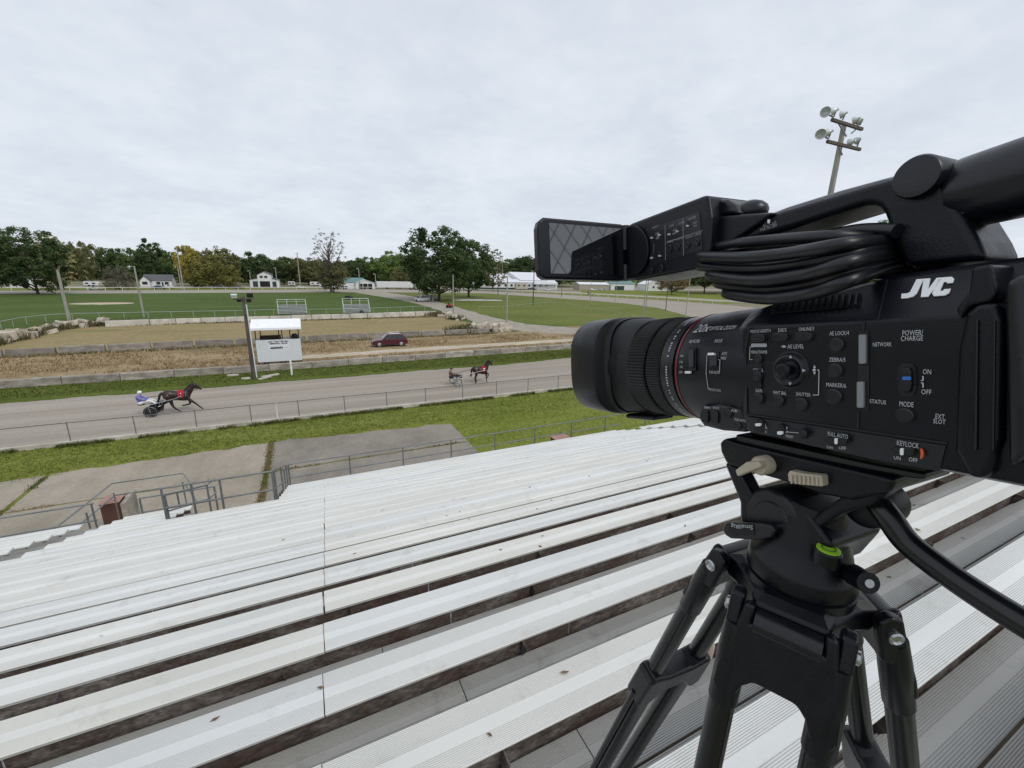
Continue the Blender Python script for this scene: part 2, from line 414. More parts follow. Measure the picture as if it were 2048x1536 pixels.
# weeds and grass: little blades standing up, joined as stuff
def tufts(name, pts, h, m, blades=4, spread=0.06, wid=0.012, seed=1, parent=None, label=None):
    r = random.Random(seed); vs = []; fs = []
    for (x, y, z) in pts:
        for _ in range(blades):
            a = r.uniform(0, 6.283); hh = h*r.uniform(0.45, 1.25); ln = r.uniform(0.1, 0.7)*hh
            bx, by = x+r.gauss(0, spread), y+r.gauss(0, spread)
            c, s = math.cos(a), math.sin(a)
            w_ = wid*r.uniform(0.7, 1.4); o = len(vs)
            vs += [(bx-s*w_, by+c*w_, z), (bx+s*w_, by-c*w_, z), (bx+c*ln, by+s*ln, z+hh)]
            fs.append((o, o+1, o+2))
    me = bpy.data.meshes.new(name); me.from_pydata(vs, [], fs)
    o = put(name, me, m, parent, 0)
    return tag(o, label, None, None, 'stuff')
M_WEED = mat('weed_green', (0.072, 0.092, 0.022), 0.9, col2=(0.145, 0.158, 0.050), vscale=1.3, space='World', spec=0.1)
M_WEEDD = mat('weed_dry', (0.22, 0.155, 0.080), 0.9, col2=(0.40, 0.305, 0.18), vscale=0.9, space='World', spec=0.1)
M_BLADE = mat('lawn_blades', (0.115, 0.140, 0.030), 0.9, col2=(0.195, 0.212, 0.062), vscale=0.8, space='World', spec=0.1)
R_ = random.Random(11)
pts = []
for _ in range(620):                        # joint between slabs, weeds
    pts.append((-2.45+R_.gauss(0, 0.07), R_.uniform(15, 26.4), 0.03))
for _ in range(170):
    pts.append((-11.6+R_.gauss(0, 0.08), R_.choice([R_.uniform(24.2, 25.4), R_.uniform(20.8, 22.5), R_.uniform(15, 26)]), 0.03))
for _ in range(600):
    x = R_.uniform(-24, 7.5)
    if noise.noise(Vector((x*0.35, 5, 5))) > 0.05: pts.append((x, 22.07+R_.gauss(0, 0.06), 0.03))
tufts('joint_weeds', pts, 0.10, M_WEED, 3, 0.05, 0.014, 5, label='weeds growing in the joints of the concrete apron')
pts = [(R_.uniform(-9, 9)+0.0, R_.gauss(0, 0.10), 0.03) for _ in range(10)]
pts = []
for _ in range(900):
    x = R_.uniform(-24, 7.0)
    if noise.noise(Vector((x*0.5, 15, 5))) > 0: pts.append((x, 22.07+R_.gauss(0, 0.07), 0.03))
for _ in range(900): pts.append((-2.45+R_.gauss(0, 0.08), R_.choice([R_.uniform(17, 20.5), R_.uniform(22, 26)]), 0.03))
tufts('joint_dry_weeds', pts, 0.08, M_WEEDD, 3, 0.05, 0.014, 6, label='dry brown weeds in the joints of the concrete apron')
pts = []
for _ in range(15000):                      # lawn blades towards the fence
    x = R_.uniform(-24, 40); y = R_.uniform(25.4, 29.95)
    if x > 8 and R_.random() < 0.5: y = R_.uniform(16, 29.9)
    fy = 26.2 if -11 < x < 8 else 25.6
    if x < 8 and y < fy - 0.15 + 0.5*noise.noise(Vector((x*0.8, 1, 2))): continue
    pts.append((x, y, 0.0))
tufts('lawn_grass', pts, 0.09, M_BLADE, 3, 0.08, 0.02, 7, label='short green lawn grass in front of the track fence')
pts = [(R_.uniform(-30, 34), 29.86+abs(R_.gauss(0, 0.10))*-1, 0.0) for _ in range(3800)]
pts = [q for q in pts if noise.noise(Vector((q[0]*0.55, 7, 3))) > -0.10]
tufts('kerb_weeds', pts, 0.20, M_WEED, 4, 0.06, 0.03, 8, label='dark weeds along the foot of the kerb')
pts = []
for _ in range(12000):
    x = R_.uniform(-34, 60); t_ = R_.random(); y = 48.0+(x*0.012)+t_*14.5
    if 7.0 < x < 12.4 and 55.5 < y < 59.5: continue
    if -2.0 < x and 50.9+(x+1.5)*.045 < y < 55.0+(x+1.5)*.04: continue
    if noise.noise(Vector((x*0.12, y*0.3, 3))) + R_.uniform(-.3, .3) > 0.0: pts.append((x, y, 0.02))
tufts('dry_grass', pts, 0.26, M_WEEDD, 3, 0.16, 0.045, 9, label='tall dry tan grass covering the arena ground')
pts = []
for _ in range(9000):
    x = R_.uniform(-30, 66); y = 42.4+R_.random()*4.4
    if x > 40: y += 2
    pts.append((x, y, 0.01))
tufts('verge_grass', pts, 0.14, M_WEED, 3, 0.15, 0.035, 10, label='green grass on the verge inside the race track')
pts = []
for _ in range(1800):
    x = R_.uniform(-33, 28); w3 = R_.random() < 0.5
    pts.append((x, (63.4 if not w3 else 92.6)+x*0.045+R_.gauss(0, .35), 0.02))
tufts('wall_weeds', pts, 0.30, mat('weed_olive', (0.10, 0.088, 0.035), 0.9, col2=(0.20, 0.16, 0.07), vscale=0.5, space='World'), 3, 0.2, 0.06, 12, label='olive weeds at the foot of the arena barriers')

# ---- concrete barriers, one block at a time
M_CONC = mat('old_concrete', (0.20, 0.18, 0.15), 0.9, col2=(0.40, 0.365, 0.31), vscale=1.1, rnd=0.18, bump=0.4, bscale=9, stretch=(1, 1, 2.5))
M_CONCD = mat('dark_concrete', (0.16, 0.145, 0.125), 0.9, col2=(0.30, 0.27, 0.225), vscale=0.9, rnd=0.20, bump=0.4, bscale=9, stretch=(1, 1, 2.5))
M_CONCW = mat('pale_concrete', (0.40, 0.37, 0.31), 0.9, col2=(0.58, 0.55, 0.48), vscale=0.7, rnd=0.10, bump=0.4, bscale=9)
def block_mesh(L, h, w0, w1):
    mb = MB(); a, b = w0/2, w1/2
    sec = [(-a, 0), (-a, h*0.16), (-a*0.92, h*0.2), (-b, h-0.04), (-b+0.04, h), (b-0.04, h), (b, h-0.04), (a*0.92, h*0.2), (a, h*0.16), (a, 0)]
    mb.loft([[(x, y, z) for y, z in sec] for x in (-L/2, L/2)])
    return mb.mesh('block')
def barrier(name, label, path, L, gap, h, w0, w1, m, seed, lift_dark=None):
    t = thing(name, label, 'barrier', (path[0][0], path[0][1], 0))
    me = block_mesh(L-gap, h, w0, w1); me.materials.append(m)
    r = random.Random(seed)
    P = [Vector((*p, 0)) for p in path]
    for a, b in zip(P, P[1:]):
        D = (b-a); n = max(1, round(D.length/L)); ang = math.atan2(D.y, D.x)
        for k in range(n):
            c = a + D*((k+0.5)/n) - P[0]
            o = bpy.data.objects.new('block', me); COL.objects.link(o); o.parent = t
            o.location = (c.x, c.y+r.uniform(-.05, .05), r.uniform(-.05, .02)); o.rotation_euler = (0, r.uniform(-.008, .008), ang+r.uniform(-.012, .012))
            o.scale = ((D.length/n)/L, 1, 1)
    return t
barrier('concrete_barrier', 'long low stained concrete block wall between race track verge and dry arena', [(-62, 46.4), (-22.4, 46.6), (0, 46.6), (7, 47.0), (32, 48), (62, 54)], 3.8, 0.05, 0.66, 0.50, 0.44, M_CONC, 1)
barrier('concrete_barrier', 'grey concrete barrier row with dark gaps behind the maroon car', [(-58, 61.4), (-29.3, 63.2), (-13, 64.4), (4, 65.2), (27.5, 65.9)], 3.9, 0.26, 0.80, 0.55, 0.34, M_CONCD, 2)
barrier('concrete_barrier', 'pale concrete barrier row at the edge of the green field', [(-29.6, 90.6), (-24.1, 91.6), (-6.4, 93.6), (8.1, 95.0), (22.2, 97.2), (27.5, 98.2)], 3.9, 0.12, 0.95, 0.8, 0.55, M_CONCW, 3)

# ---- piles of broken stone at the ends of the barriers
M_ROCK = mat('broken_stone', (0.34, 0.30, 0.235), 0.95, col2=(0.56, 0.51, 0.42), vscale=1.6, rnd=0.18, bump=0.6, bscale=5)
def rock_mesh(seed):
    r = random.Random(seed)
    bm = bmesh.new(); bmesh.ops.create_icosphere(bm, subdivisions=1, radius=1)
    for v in bm.verts:
        v.co = Vector((max(-.72, min(.72, v.co.x*1.2)), max(-.6, min(.6, v.co.y)), max(-.45, min(.42, v.co.z))))*(1+r.uniform(-.14, .14))
    me = bpy.data.meshes.new('stone'); bm.to_mesh(me); bm.free(); me.materials.append(M_ROCK); return me
ROCKS = [rock_mesh(i) for i in range(5)]
def rubble(label, path, n, seed, smin=0.5, smax=1.25, hgt=1.0):
    r = random.Random(seed)
    t = thing('rubble_pile', label, 'rubble', (path[0][0], path[0][1], 0))
    for k in range(n):
        f = r.random()*(len(path)-1.001); i = int(f); f -= i
        x = path[i][0]+(path[i+1][0]-path[i][0])*f; y = path[i][1]+(path[i+1][1]-path[i][1])*f
        o = bpy.data.objects.new('stone', r.choice(ROCKS)); COL.objects.link(o); o.parent = t
        s = r.uniform(smin, smax)
        lay = r.random()
        o.location = (x-path[0][0]+r.gauss(0, .55), y-path[0][1]+r.gauss(0, .5), 0.25*s + (hgt*0.55 if lay > 0.6 else 0))
        o.rotation_euler = (r.uniform(-.3, .3), r.uniform(-.3, .3), r.uniform(0, 6.28)); o.scale = (s, s*r.uniform(.7, 1), s*r.uniform(.7, 1.1))
    return t
rubble('curved heap of pale broken stone at the left end of the far barrier row', [(-34.5, 71), (-34.3, 79), (-34.6, 86.4), (-33.3, 90.4), (-30.3, 92.6)], 44, 4)
rubble('low heap of pale broken stone beside the dirt road, behind the larger heap', [(27.6, 99), (28.4, 90), (28.2, 82.5)], 20, 5, 0.4, 1.0)
rubble('large stacked heap of pale broken stone at the right end of the grey barrier row', [(25.8, 69.0), (27.5, 67.0), (31.2, 67.2)], 30, 6, 0.6, 1.2, 1.4)
M_BUSH = mat('scrub_leaf', (0.075, 0.07, 0.028), 0.9, col2=(0.17, 0.145, 0.065), vscale=1.5, space='World')
pts = []
for _ in range(800):
    f = R_.random()*4; i = min(3, int(f)); f -= i
    P_ = [(-34.5, 71), (-34.3, 79), (-34.6, 86.4), (-33.3, 90.4), (-26, 94.0)]
    pts.append((P_[i][0]+(P_[i+1][0]-P_[i][0])*f+R_.gauss(0, .5), P_[i][1]+(P_[i+1][1]-P_[i][1])*f+R_.gauss(0, .6), 0.0))
for _ in range(500):
    c = R_.choice([(27.0, 96, 1.0), (24.0, 69.2, 1.2), (29.0, 88, .7), (26.8, 71, .8)])
    pts.append((R_.gauss(c[0], c[2]), R_.gauss(c[1], c[2]), 0))
tufts('scrub', pts, 1.0, M_BUSH, 4, 0.3, 0.10, 14, label='brown scrub weeds growing among the broken stone heaps')

# ---- kerb and pipe fence on the near side of the track
M_KERB = mat('kerb_concrete', (0.36, 0.33, 0.27), 0.9, col2=(0.56, 0.53, 0.46), vscale=0.8, bump=0.3, stretch=(1, 1, 1))
mb = MB()
for k in range(34):
    x0 = -60+k*4.0; mb.span((x0+0.012, 29.93, -0.05), (x0+3.988, 30.13, 0.23))
tag(mb.build('kerb', M_KERB, None, 0, 0.015), kind='structure')
M_GALV = mat('galvanised_pipe', (0.26, 0.27, 0.28), 0.5, 0.6, var=0.2, vscale=3)
M_PIPE_D = mat('weathered_pipe', (0.16, 0.155, 0.15), 0.6, 0.3, var=0.25, vscale=2)
fence = thing('pipe_fence', 'grey pipe rail fence on the kerb along the near side of the race track', 'fence', (0, 30.03, 0))
post = MB(); post.cyl((0, 0, 0.2), (0, 0, 1.30), 0.030, n=8); post.ball((0, 0, 1.31), 0.04, 8, 5)
pme = post.mesh('post'); pme.materials.append(M_GALV)
posts_px = [128, 264, 389, 501, 599, 692, 777, 855, 929, 997, 1060, 1120, 1176]
PX = [gnd(x, 906.6-0.1157*x+1, 0.2).x for x in posts_px]
st = PX[-1]-PX[-2]
PX = [PX[0]-3.05*k for k in range(10, 0, -1)] + PX + [PX[-1]+3.05*k for k in range(1, 16)]
for x in PX:
    o = bpy.data.objects.new('post', pme); COL.objects.link(o); o.parent = fence; o.location = (x, 0, 0)
    o.rotation_euler = (R_.uniform(-.015, .015), R_.uniform(-.02, .02), 0)
    MATS['galvanised_pipe']
mb = MB(); mb.tube([(x, 0, 1.27+0.02*noise.noise(Vector((x*.3, 0, 0)))) for x in PX], 0.024, 8); mb.build('top_rail', M_PIPE_D, fence)
# chain-link fabric: thin galvanised wires, crossing diagonals
mb = MB()
x = PX[6]
while x < PX[-6]:
    for sgn in (1, -1):
        a_ = Vector((x, 0, 0.24)); b_ = Vector((x+sgn*1.0, 0, 1.24))
        mb.cyl(a_, b_, 0.0016, n=3, caps=False)
    x += 0.16
mb.build('chain_link_mesh', M_GALV, fence, 0, fix=False)
fp = thing('marker_post', 'thin white marker post standing at the track fence near the sign stand', 'post', (gnd(556, 841).x, 30.25, 0))
mb = MB(); mb.cyl((0, 0, 0), (0, 0, 1.25), 0.035, n=8); mb.build('stake', mat('white_plastic', (0.75, 0.76, 0.74), 0.5, var=0.06), fp)

# ================================================================== aluminium grandstand
RUN, RISE, SEATW, SEATT = 0.68843, 0.26669, 0.254, 0.040
FOOT = 0.41
def seat_y(m): return 1.2062+RUN*m
def seat_z(m): return H-1.92456-RISE*m
def alu_mat(name, c1, c2, rough, dirt, dirt_amt):
    m = bpy.data.materials.new(name); m.use_nodes = True
    n, l = m.node_tree.nodes, m.node_tree.links
    b = n['Principled BSDF']; b.inputs['Roughness'].default_value = rough; b.inputs['Metallic'].default_value = 0.0
    g = n.new('ShaderNodeNewGeometry'); oi = n.new('ShaderNodeObjectInfo')
    mp = n.new('ShaderNodeMapping'); mp.inputs['Scale'].default_value = (0.35, 2.2, 1); l.new(g.outputs['Position'], mp.inputs[0])
    nz = n.new('ShaderNodeTexNoise'); nz.inputs['Scale'].default_value = 1.3; nz.inputs['Detail'].default_value = 6; l.new(mp.outputs[0], nz.inputs['Vector'])
    rp = n.new('ShaderNodeValToRGB')
    rp.color_ramp.elements[0].position = 0.34; rp.color_ramp.elements[0].color = (*c1, 1)
    rp.color_ramp.elements[1].position = 0.64; rp.color_ramp.elements[1].color = (*c2, 1)
    l.new(nz.outputs['Fac'], rp.inputs[0])
    # every plank has aged a little differently
    tint = n.new('ShaderNodeValToRGB'); te = tint.color_ramp.elements
    te[0].position = 0.0; te[0].color = (0.975, 0.985, 0.99, 1); te[1].position = 1.0; te[1].color = (1.0, 0.985, 0.945, 1)
    l.new(oi.outputs['Random'], tint.inputs[0])
    mx = n.new('ShaderNodeMix'); mx.data_type = 'RGBA'; mx.blend_type = 'MULTIPLY'; mx.inputs['Factor'].default_value = 1
    l.new(rp.outputs[0], mx.inputs['A']); l.new(tint.outputs[0], mx.inputs['B'])
    # grime: blotches and specks with a shape of their own
    d1 = n.new('ShaderNodeTexNoise'); d1.inputs['Scale'].default_value = 3.5; d1.inputs['Detail'].default_value = 9; d1.inputs['Roughness'].default_value = 0.75; l.new(g.outputs['Position'], d1.inputs['Vector'])
    mr = n.new('ShaderNodeMapRange'); mr.inputs['From Min'].default_value = 0.56; mr.inputs['From Max'].default_value = 0.78; mr.inputs['To Max'].default_value = dirt_amt; l.new(d1.outputs['Fac'], mr.inputs['Value'])
    mx2 = n.new('ShaderNodeMix'); mx2.data_type = 'RGBA'; mx2.inputs['B'].default_value = (*dirt, 1)
    l.new(mr.outputs[0], mx2.inputs['Factor']); l.new(mx.outputs['Result'], mx2.inputs['A'])
    l.new(mx2.outputs['Result'], b.inputs['Base Color'])
    MATS[name] = m; return m
M_SEAT = alu_mat('anodised_seat', (0.635, 0.64, 0.625), (0.725, 0.73, 0.715), 0.45, (0.33, 0.30, 0.25), 0.50)
M_FOOT = alu_mat('worn_foot_plank', (0.29, 0.285, 0.27), (0.40, 0.395, 0.38), 0.6, (0.13, 0.11, 0.09), 0.65)
def rust_mat():
    m = bpy.data.materials.new('rusty_steel'); m.use_nodes = True
    n, l = m.node_tree.nodes, m.node_tree.links
    b = n['Principled BSDF']; b.inputs['Roughness'].default_value = 0.8
    g = n.new('ShaderNodeNewGeometry')
    mp = n.new('ShaderNodeMapping'); mp.inputs['Scale'].default_value = (0.8, 1, 1.6); l.new(g.outputs['Position'], mp.inputs[0])
    a = n.new('ShaderNodeTexNoise'); a.inputs['Scale'].default_value = 2.6; a.inputs['Detail'].default_value = 9; a.inputs['Roughness'].default_value = 0.75; l.new(mp.outputs[0], a.inputs['Vector'])
    c = n.new('ShaderNodeTexNoise'); c.inputs['Scale'].default_value = 34; c.inputs['Detail'].default_value = 6; l.new(mp.outputs[0], c.inputs['Vector'])
    r1 = n.new('ShaderNodeValToRGB'); e = r1.color_ramp.elements
    e[0].position = 0.36; e[0].color = (0.21, 0.20, 0.19, 1); e[1].position = 0.66; e[1].color = (0.058, 0.029, 0.021, 1)
    k = e.new(0.50); k.color = (0.085, 0.068, 0.058, 1)
    l.new(a.outputs['Fac'], r1.inputs[0])
    r2 = n.new('ShaderNodeValToRGB'); r2.color_ramp.elements[0].position = 0.35; r2.color_ramp.elements[0].color = (0.55, 0.5, 0.48, 1); r2.color_ramp.elements[1].position = 0.7; r2.color_ramp.elements[1].color = (1.35, 1.25, 1.2, 1)
    l.new(c.outputs['Fac'], r2.inputs[0])
    mx = n.new('ShaderNodeMix'); mx.data_type = 'RGBA'; mx.blend_type = 'MULTIPLY'; mx.inputs['Factor'].default_value = 1
    l.new(r1.outputs[0], mx.inputs['A']); l.new(r2.outputs[0], mx.inputs['B']); l.new(mx.outputs['Result'], b.inputs['Base Color'])
    bp = n.new('ShaderNodeBump'); bp.inputs['Strength'].default_value = 0.4; bp.inputs['Distance'].default_value = 0.004
    l.new(c.outputs['Fac'], bp.inputs['Height']); l.new(bp.outputs[0], b.inputs['Normal'])
    return m
M_RUST = rust_mat()

def plank_mesh(L, W, T, zones, depth=0.0046, pitch=0.0080):
    """extruded aluminium plank: ribbed bands beside a smooth band, closed ends; near edge at y=0"""
    top = [(0, -0.004), (0.004, 0.0)]
    for (a, b, rib) in zones:
        if not rib: top.append((b*W, 0.0)); continue
        n = int((b-a)*W/pitch); p = (b-a)*W/n
        for k in range(n):
            y = a*W+k*p
            top += [(y+p*0.10, 0.0), (y+p*0.22, -depth), (y+p*0.52, -depth), (y+p*0.64, 0.0)]
    top = [q for q in top if q[0] < W-0.0045] + [(W-0.004, 0.0), (W, -0.004)]
    sec = [(0.020, -T), (0.020, -0.011), (0.0, -0.009), (0, -0.004)] + top[1:] + [(W, -T), (W-0.012, -T), (W-0.012, -T+0.006), (0.032, -T+0.006), (0.032, -T)]
    mb = MB(); mb.loft([[(0, y, z) for y, z in sec], [(L, y, z) for y, z in sec]])
    return mb.mesh('seat_plank')
SEAT_Z = [(0.02, 0.36, True), (0.36, 0.60, False), (0.60, 0.98, True)]
FOOT_Z = [(0.02, 0.42, True), (0.42, 0.62, False), (0.62, 0.98, True)]
_pc = {}
def plank(L, kind):
    key = (round(L, 2), kind)
    if key not in _pc:
        if kind == 'seat': me = plank_mesh(L, SEATW, SEATT, SEAT_Z); me.materials.append(M_SEAT)
        else: me = plank_mesh(L, 0.203, 0.035, FOOT_Z, 0.004, 0.0080); me.materials.append(M_FOOT)
        _pc[key] = me
    return _pc[key]
JX0 = 0.0
stand = thing('grandstand', 'large aluminium grandstand bleachers with long ribbed seat planks over rusty steel', 'grandstand', (0, 0, 0))
rs = random.Random(21)
def lay(kind, x0, x1, y, z):
    o = bpy.data.objects.new('seat_plank' if kind == 'seat' else 'foot_plank', plank(x1-x0, kind)); COL.objects.link(o)
    o.parent = stand; o.location = (x0, y, z+rs.uniform(-.0015, .0015)); o.rotation_euler = (rs.uniform(-.006, .006), 0, 0)
    return o
def segs(m):
    """x-runs of seat planks in row m: left block, aisle, middle block, aisle, right block"""
    out = []
    jx = 0.0 + 0.008*m - 0.11
    if m <= 15: out += [(-5.3, jx)]
    else:
        if m <= 19: out.append((-5.25, -3.65))
        out.append((-1.15, jx))
    jr = 7.2+0.008*m
    out += [(jx+0.006, jr), (jr+0.006, 13.6)]
    if m <= 19 and m >= 6: out.append((-15.0, -6.15))
    if m >= 4 and m <= 20: out.append((14.5, 21.7)); out.append((21.706, 29.0))
    return out
riser_m = {}
brk = MB()
brk.prism([(0, 0, 0), (0, -0.075, 0), (0, -0.075, -0.02), (0, -0.012, -0.115), (0, 0, -0.115)], (0.006, 0, 0)); brk.span((0, -0.003, -0.115), (0.07, 0.003, 0))
bme = brk.mesh('bracket'); bme.materials.append(M_RUST)
for m in range(-3, 22):
    y, z = seat_y(m), seat_z(m)
    S = segs(m)
    for (a, b) in S: lay('seat', a, b, y, z)
    # foot planks in front of the row (far side), two planks with a gap, running on through the aisles
    fz = z-FOOT
    last = (m >= 21)
    fl = -15.0 if 6 <= m <= 19 else (-5.3 if m <= 15 else -1.15)
    fj = 2.35+0.1*(m % 2)
    runs = [(fl, 1.28-0.33*m if -2 < 1.28-0.33*m else -0.9+0.1*m), ]
    j1 = max(-0.8, 0.62-0.35*m) if m < 8 else 0.9
    if m in (16, 17, 18, 19): runs = [(-15.0, -3.65), (-1.15, j1)]
    else: runs = [(fl, j1)]
    runs += [(j1+0.006, j1+7.2), (j1+7.206, 14.0)]
    if m >= 4: runs.append((14.006, 29.0))
    for (a, b) in runs:
        lay('foot', a, b, y+SEATW+0.004, fz)
        lay('foot', a, b, y+SEATW+0.219, fz).scale = (1, 1.17, 1)
    if m == 15:
        pass
    # rusty steel beam under the back of each seat, seen as the riser
    if m >= -2:
        mbr = MB()
        lo, hi = (fl if m <= 15 else (-5.25 if m <= 19 else -1.15)), 13.6
        if m > 15 and m <= 19:
            rr = [(-5.25, -3.65), (-1.15, 13.6)]
        elif m > 19: rr = [(-1.15, 13.6)]
        else: rr = [(-5.3, 13.6)]
        for (a, b) in rr:
            x = a
            while x < b-0.01:                   # lengths of channel butted at the brackets
                e = min(b, x+rs.choice([3.05, 3.66, 2.44]))
                mbr.span((x, y+0.034, z-SEATT-0.128), (e-0.012, y+0.040, z-SEATT-0.004))
                mbr.span((x, y+0.040, z-SEATT-0.012), (e-0.012, y+0.115, z-SEATT-0.004))
                mbr.span((x, y+0.004, z-SEATT-0.128), (e-0.012, y+0.034, z-SEATT-0.120))
                x = e
        riser_m[m] = mbr.build('riser_beam', M_RUST, stand, 0)
        if m <= 9:
            xb = -4.9 + (0.45*m) % 1.83
            while xb < 13.3:
                o = bpy.data.objects.new('bracket', bme); COL.objects.link(o); o.parent = stand; o.location = (xb, y+0.033, z-SEATT-0.004)
                xb += 1.83
# sloping steel stringers and legs under the planks
M_STEEL = mat('stand_steel', (0.12, 0.115, 0.11), 0.7, 0.2, var=0.3, vscale=2)
for xb in [-14.6, -11, -6.6, -4.8, -1.3, 2.2, 5.8, 9.4, 13.2, 14.9, 18.5, 22.1, 25.7, 28.6]:
    m0, m1 = (-3, 21) if -1.5 < xb < 14 else ((-3, 15) if -5.5 < xb < -1.5 else (5, 19))
    mb = MB()
    a_ = Vector((xb, seat_y(m0), seat_z(m0)-0.58)); b_ = Vector((xb, seat_y(m1)+0.6, seat_z(m1)-0.80))
    mb.bar(a_, b_, 0.09, 0.16)
    for k in range(5):
        p = a_.lerp(b_, (k+0.3)/5); mb.bar(p, (p.x, p.y, 0), 0.09)
    mb.build('stringer', M_STEEL, stand, 0)
    for m in range(m0, m1+1):
        if xb < 14 and xb > -5.5 and m < 4: continue
    mb = MB()
    for m in range(m0, m1+1):                   # seat stands
        yy, zz = seat_y(m), seat_z(m)
        mb.bar((xb, yy+0.13, zz-SEATT), (xb, yy+0.13, zz-0.62), 0.05)
    mb.build('seat_support', M_STEEL, stand, 0)

# ---- front walkway rails
M_RAIL = mat('painted_rail', (0.20, 0.215, 0.22), 0.5, 0.4, var=0.18, vscale=2)
def railing(name, label, pts, posts, h=1.07, mid=0.5, z=None, group=None, r=0.024):
    P = [Vector(p) for p in pts]
    t = thing(name, label, 'railing', P[0], 0, group)
    o = P[0]
    for hh, nm in ((h, 'top_rail'), (h*mid, 'mid_rail')):
        mb = MB(); mb.tube([p-o+Vector((0, 0, hh)) for p in P], r, 8); mb.build(nm, M_RAIL, t)
    for q in posts:
        q = Vector(q)-o
        mb = MB(); mb.cyl(q+Vector((0, 0, -0.45)), q+Vector((0, 0, h)), r*1.1, n=8); mb.build('post', M_RAIL, t)
    return t
ZW = 1.62                                     # front walkway level
FY = seat_y(21)+SEATW+0.42
walk = thing('front_walkway', 'narrow grey plank walkway below the front row behind the long railing', 'walkway', (0, FY-0.42, ZW))
for a, b in ((-1.15, 6.0), (6.006, 13.6)):
    for k in range(2):
        o = bpy.data.objects.new('foot_plank', plank(b-a, 'foot')); COL.objects.link(o); o.parent = walk; o.location = (a, 0.02+0.21*k, 0)
RY = FY+0.02
railing('railing', 'long grey two-rail railing along the front of the middle seat block', [(-1.15, RY, ZW), (14.3, RY, ZW)], [(-1.10, RY, ZW)]+[(1.0+2.05*k, RY, ZW) for k in range(7)])
# rail round the stair opening at the left
ys = seat_y(15)+SEATW+0.36; zs = seat_z(15)-0.42
yb = seat_y(19)+0.5; zb = seat_z(19)-0.42
railing('railing', 'grey railing across the back of the stair opening, between rows and apron', [(-3.62, ys, zs+0.02), (-1.2, ys, zs+0.02)], [(-3.6, ys, zs), (-3.0, ys, zs), (-2.4, ys, zs), (-1.22, ys, zs)], 1.07)
railing('railing', 'short stepped railing joining the stair opening to the long front railing', [(-1.18, ys+0.06, zs+0.02), (-1.17, RY-0.06, ZW)], [(-1.18, ys+0.1, zs), (-1.175, (ys+RY)/2, (zs+ZW)/2), (-1.17, (ys+RY)/2+1.0, ZW+0.3), (-1.17, RY-0.1, ZW)], 1.07)
railing('railing', 'low grey rail in front of the narrow seats left of the stair opening', [(-5.15, FY-0.9, 1.75), (-3.2, FY-0.9, 1.75)], [(-5.13, FY-0.9, 1.75), (-4.2, FY-0.9, 1.75), (-3.22, FY-0.9, 1.75)], 0.95)
railing('railing', 'grey railing sloping with the entrance stair beyond the stair opening', [(-3.62, ys+.1, zs-.05), (-3.1, ys+1.9, zs-0.75), (-3.0, ys+2.4, zs-0.8)], [(-3.6, ys+0.15, zs-.05), (-3.1, ys+1.9, zs-0.75)], 0.9)
railing('railing', 'grey railing before the left seat block, ending at the red stair block', [(-15, FY-1.0, 1.72), (-6.15, FY-1.0, 1.72)], [(-6.2, FY-1.0, 1.72), (-6.6, FY-0.4, 1.2), (-9.2, FY-1.0, 1.72), (-12.2, FY-1.0, 1.72)], 1.1)
railing('railing', 'grey stair handrail around the red stair block at the left', [(-7.55, 15.9, 0.75), (-6.95, 18.9, 0.85), (-4.85, 18.9, 0.85), (-4.2, 17.4, 0.75)], [(-6.95, 18.85, 0.5), (-4.9, 18.85, 0.5)], 1.06, 0.55)
# little white landing planks of the entrance stair
st_ = thing('entrance_stair', 'white plank entrance stair inside the stair opening at the left', 'stair', (-3.5, ys+0.35, 0))
for k in range(4):
    mb = MB(); mb.span((0.05, k*0.28, zs-0.20-k*0.2), (1.0, k*0.28+0.26, zs-0.16-k*0.2)); mb.build('tread', M_SEAT, st_, 0, 0.004)
for x in (0.0, 1.05):
    mb = MB(); mb.bar((x, -0.05, zs-0.20), (x, 1.25, zs-1.15), 0.05, 0.18); mb.build('stringer', M_STEEL, st_, 0)
M_RED = mat('red_oxide_paint', (0.070, 0.028, 0.020), 0.8, col2=(0.115, 0.046, 0.032), vscale=1.4, bump=0.3)
M_PINK = mat('faded_red_paint', (0.30, 0.16, 0.13), 0.85, col2=(0.40, 0.24, 0.20), vscale=1.6, bump=0.3)
rb = thing('stair_block', 'dark red painted stair block with faded pink top beside the left railing', 'stair', (-7.2, 18.6, 0))
mb = MB(); mb.span((-0.22, 0.25, 0.02), (0.34, 0.85, 1.15)); mb.build('body', M_RED, rb, 0, 0.02)
mb = MB(); mb.span((-0.24, 0.22, 1.153), (0.36, 0.88, 1.20)); mb.build('top_slab', M_PINK, rb, 0, 0.02)
mb = MB(); mb.span((0.40, 0.1, 0.05), (0.56, 1.2, 1.15)); mb.build('side_wall', M_CONC, rb, 0, 0.02)
rb2 = thing('stair_block', 'faded red stair block beyond the railing at the right', 'stair', (11.9, 18.0, 0))
mb = MB(); mb.span((-0.45, -0.6, 0.02), (0.45, 0.6, 1.02)); mb.build('body', M_RED, rb2, 0, 0.02)
mb = MB(); mb.span((-0.48, -0.63, 1.023), (0.48, 0.63, 1.09)); mb.build('top_slab', M_PINK, rb2, 0, 0.02)
railing('railing', 'grey railing in front of the right seat block behind the lens hood', [(15.3, RY-0.7, 1.9), (29, RY-0.7, 1.9)], [(15.3, RY-.7, 1.9), (19, RY-.7, 1.9), (23, RY-.7, 1.9), (27, RY-.7, 1.9)])

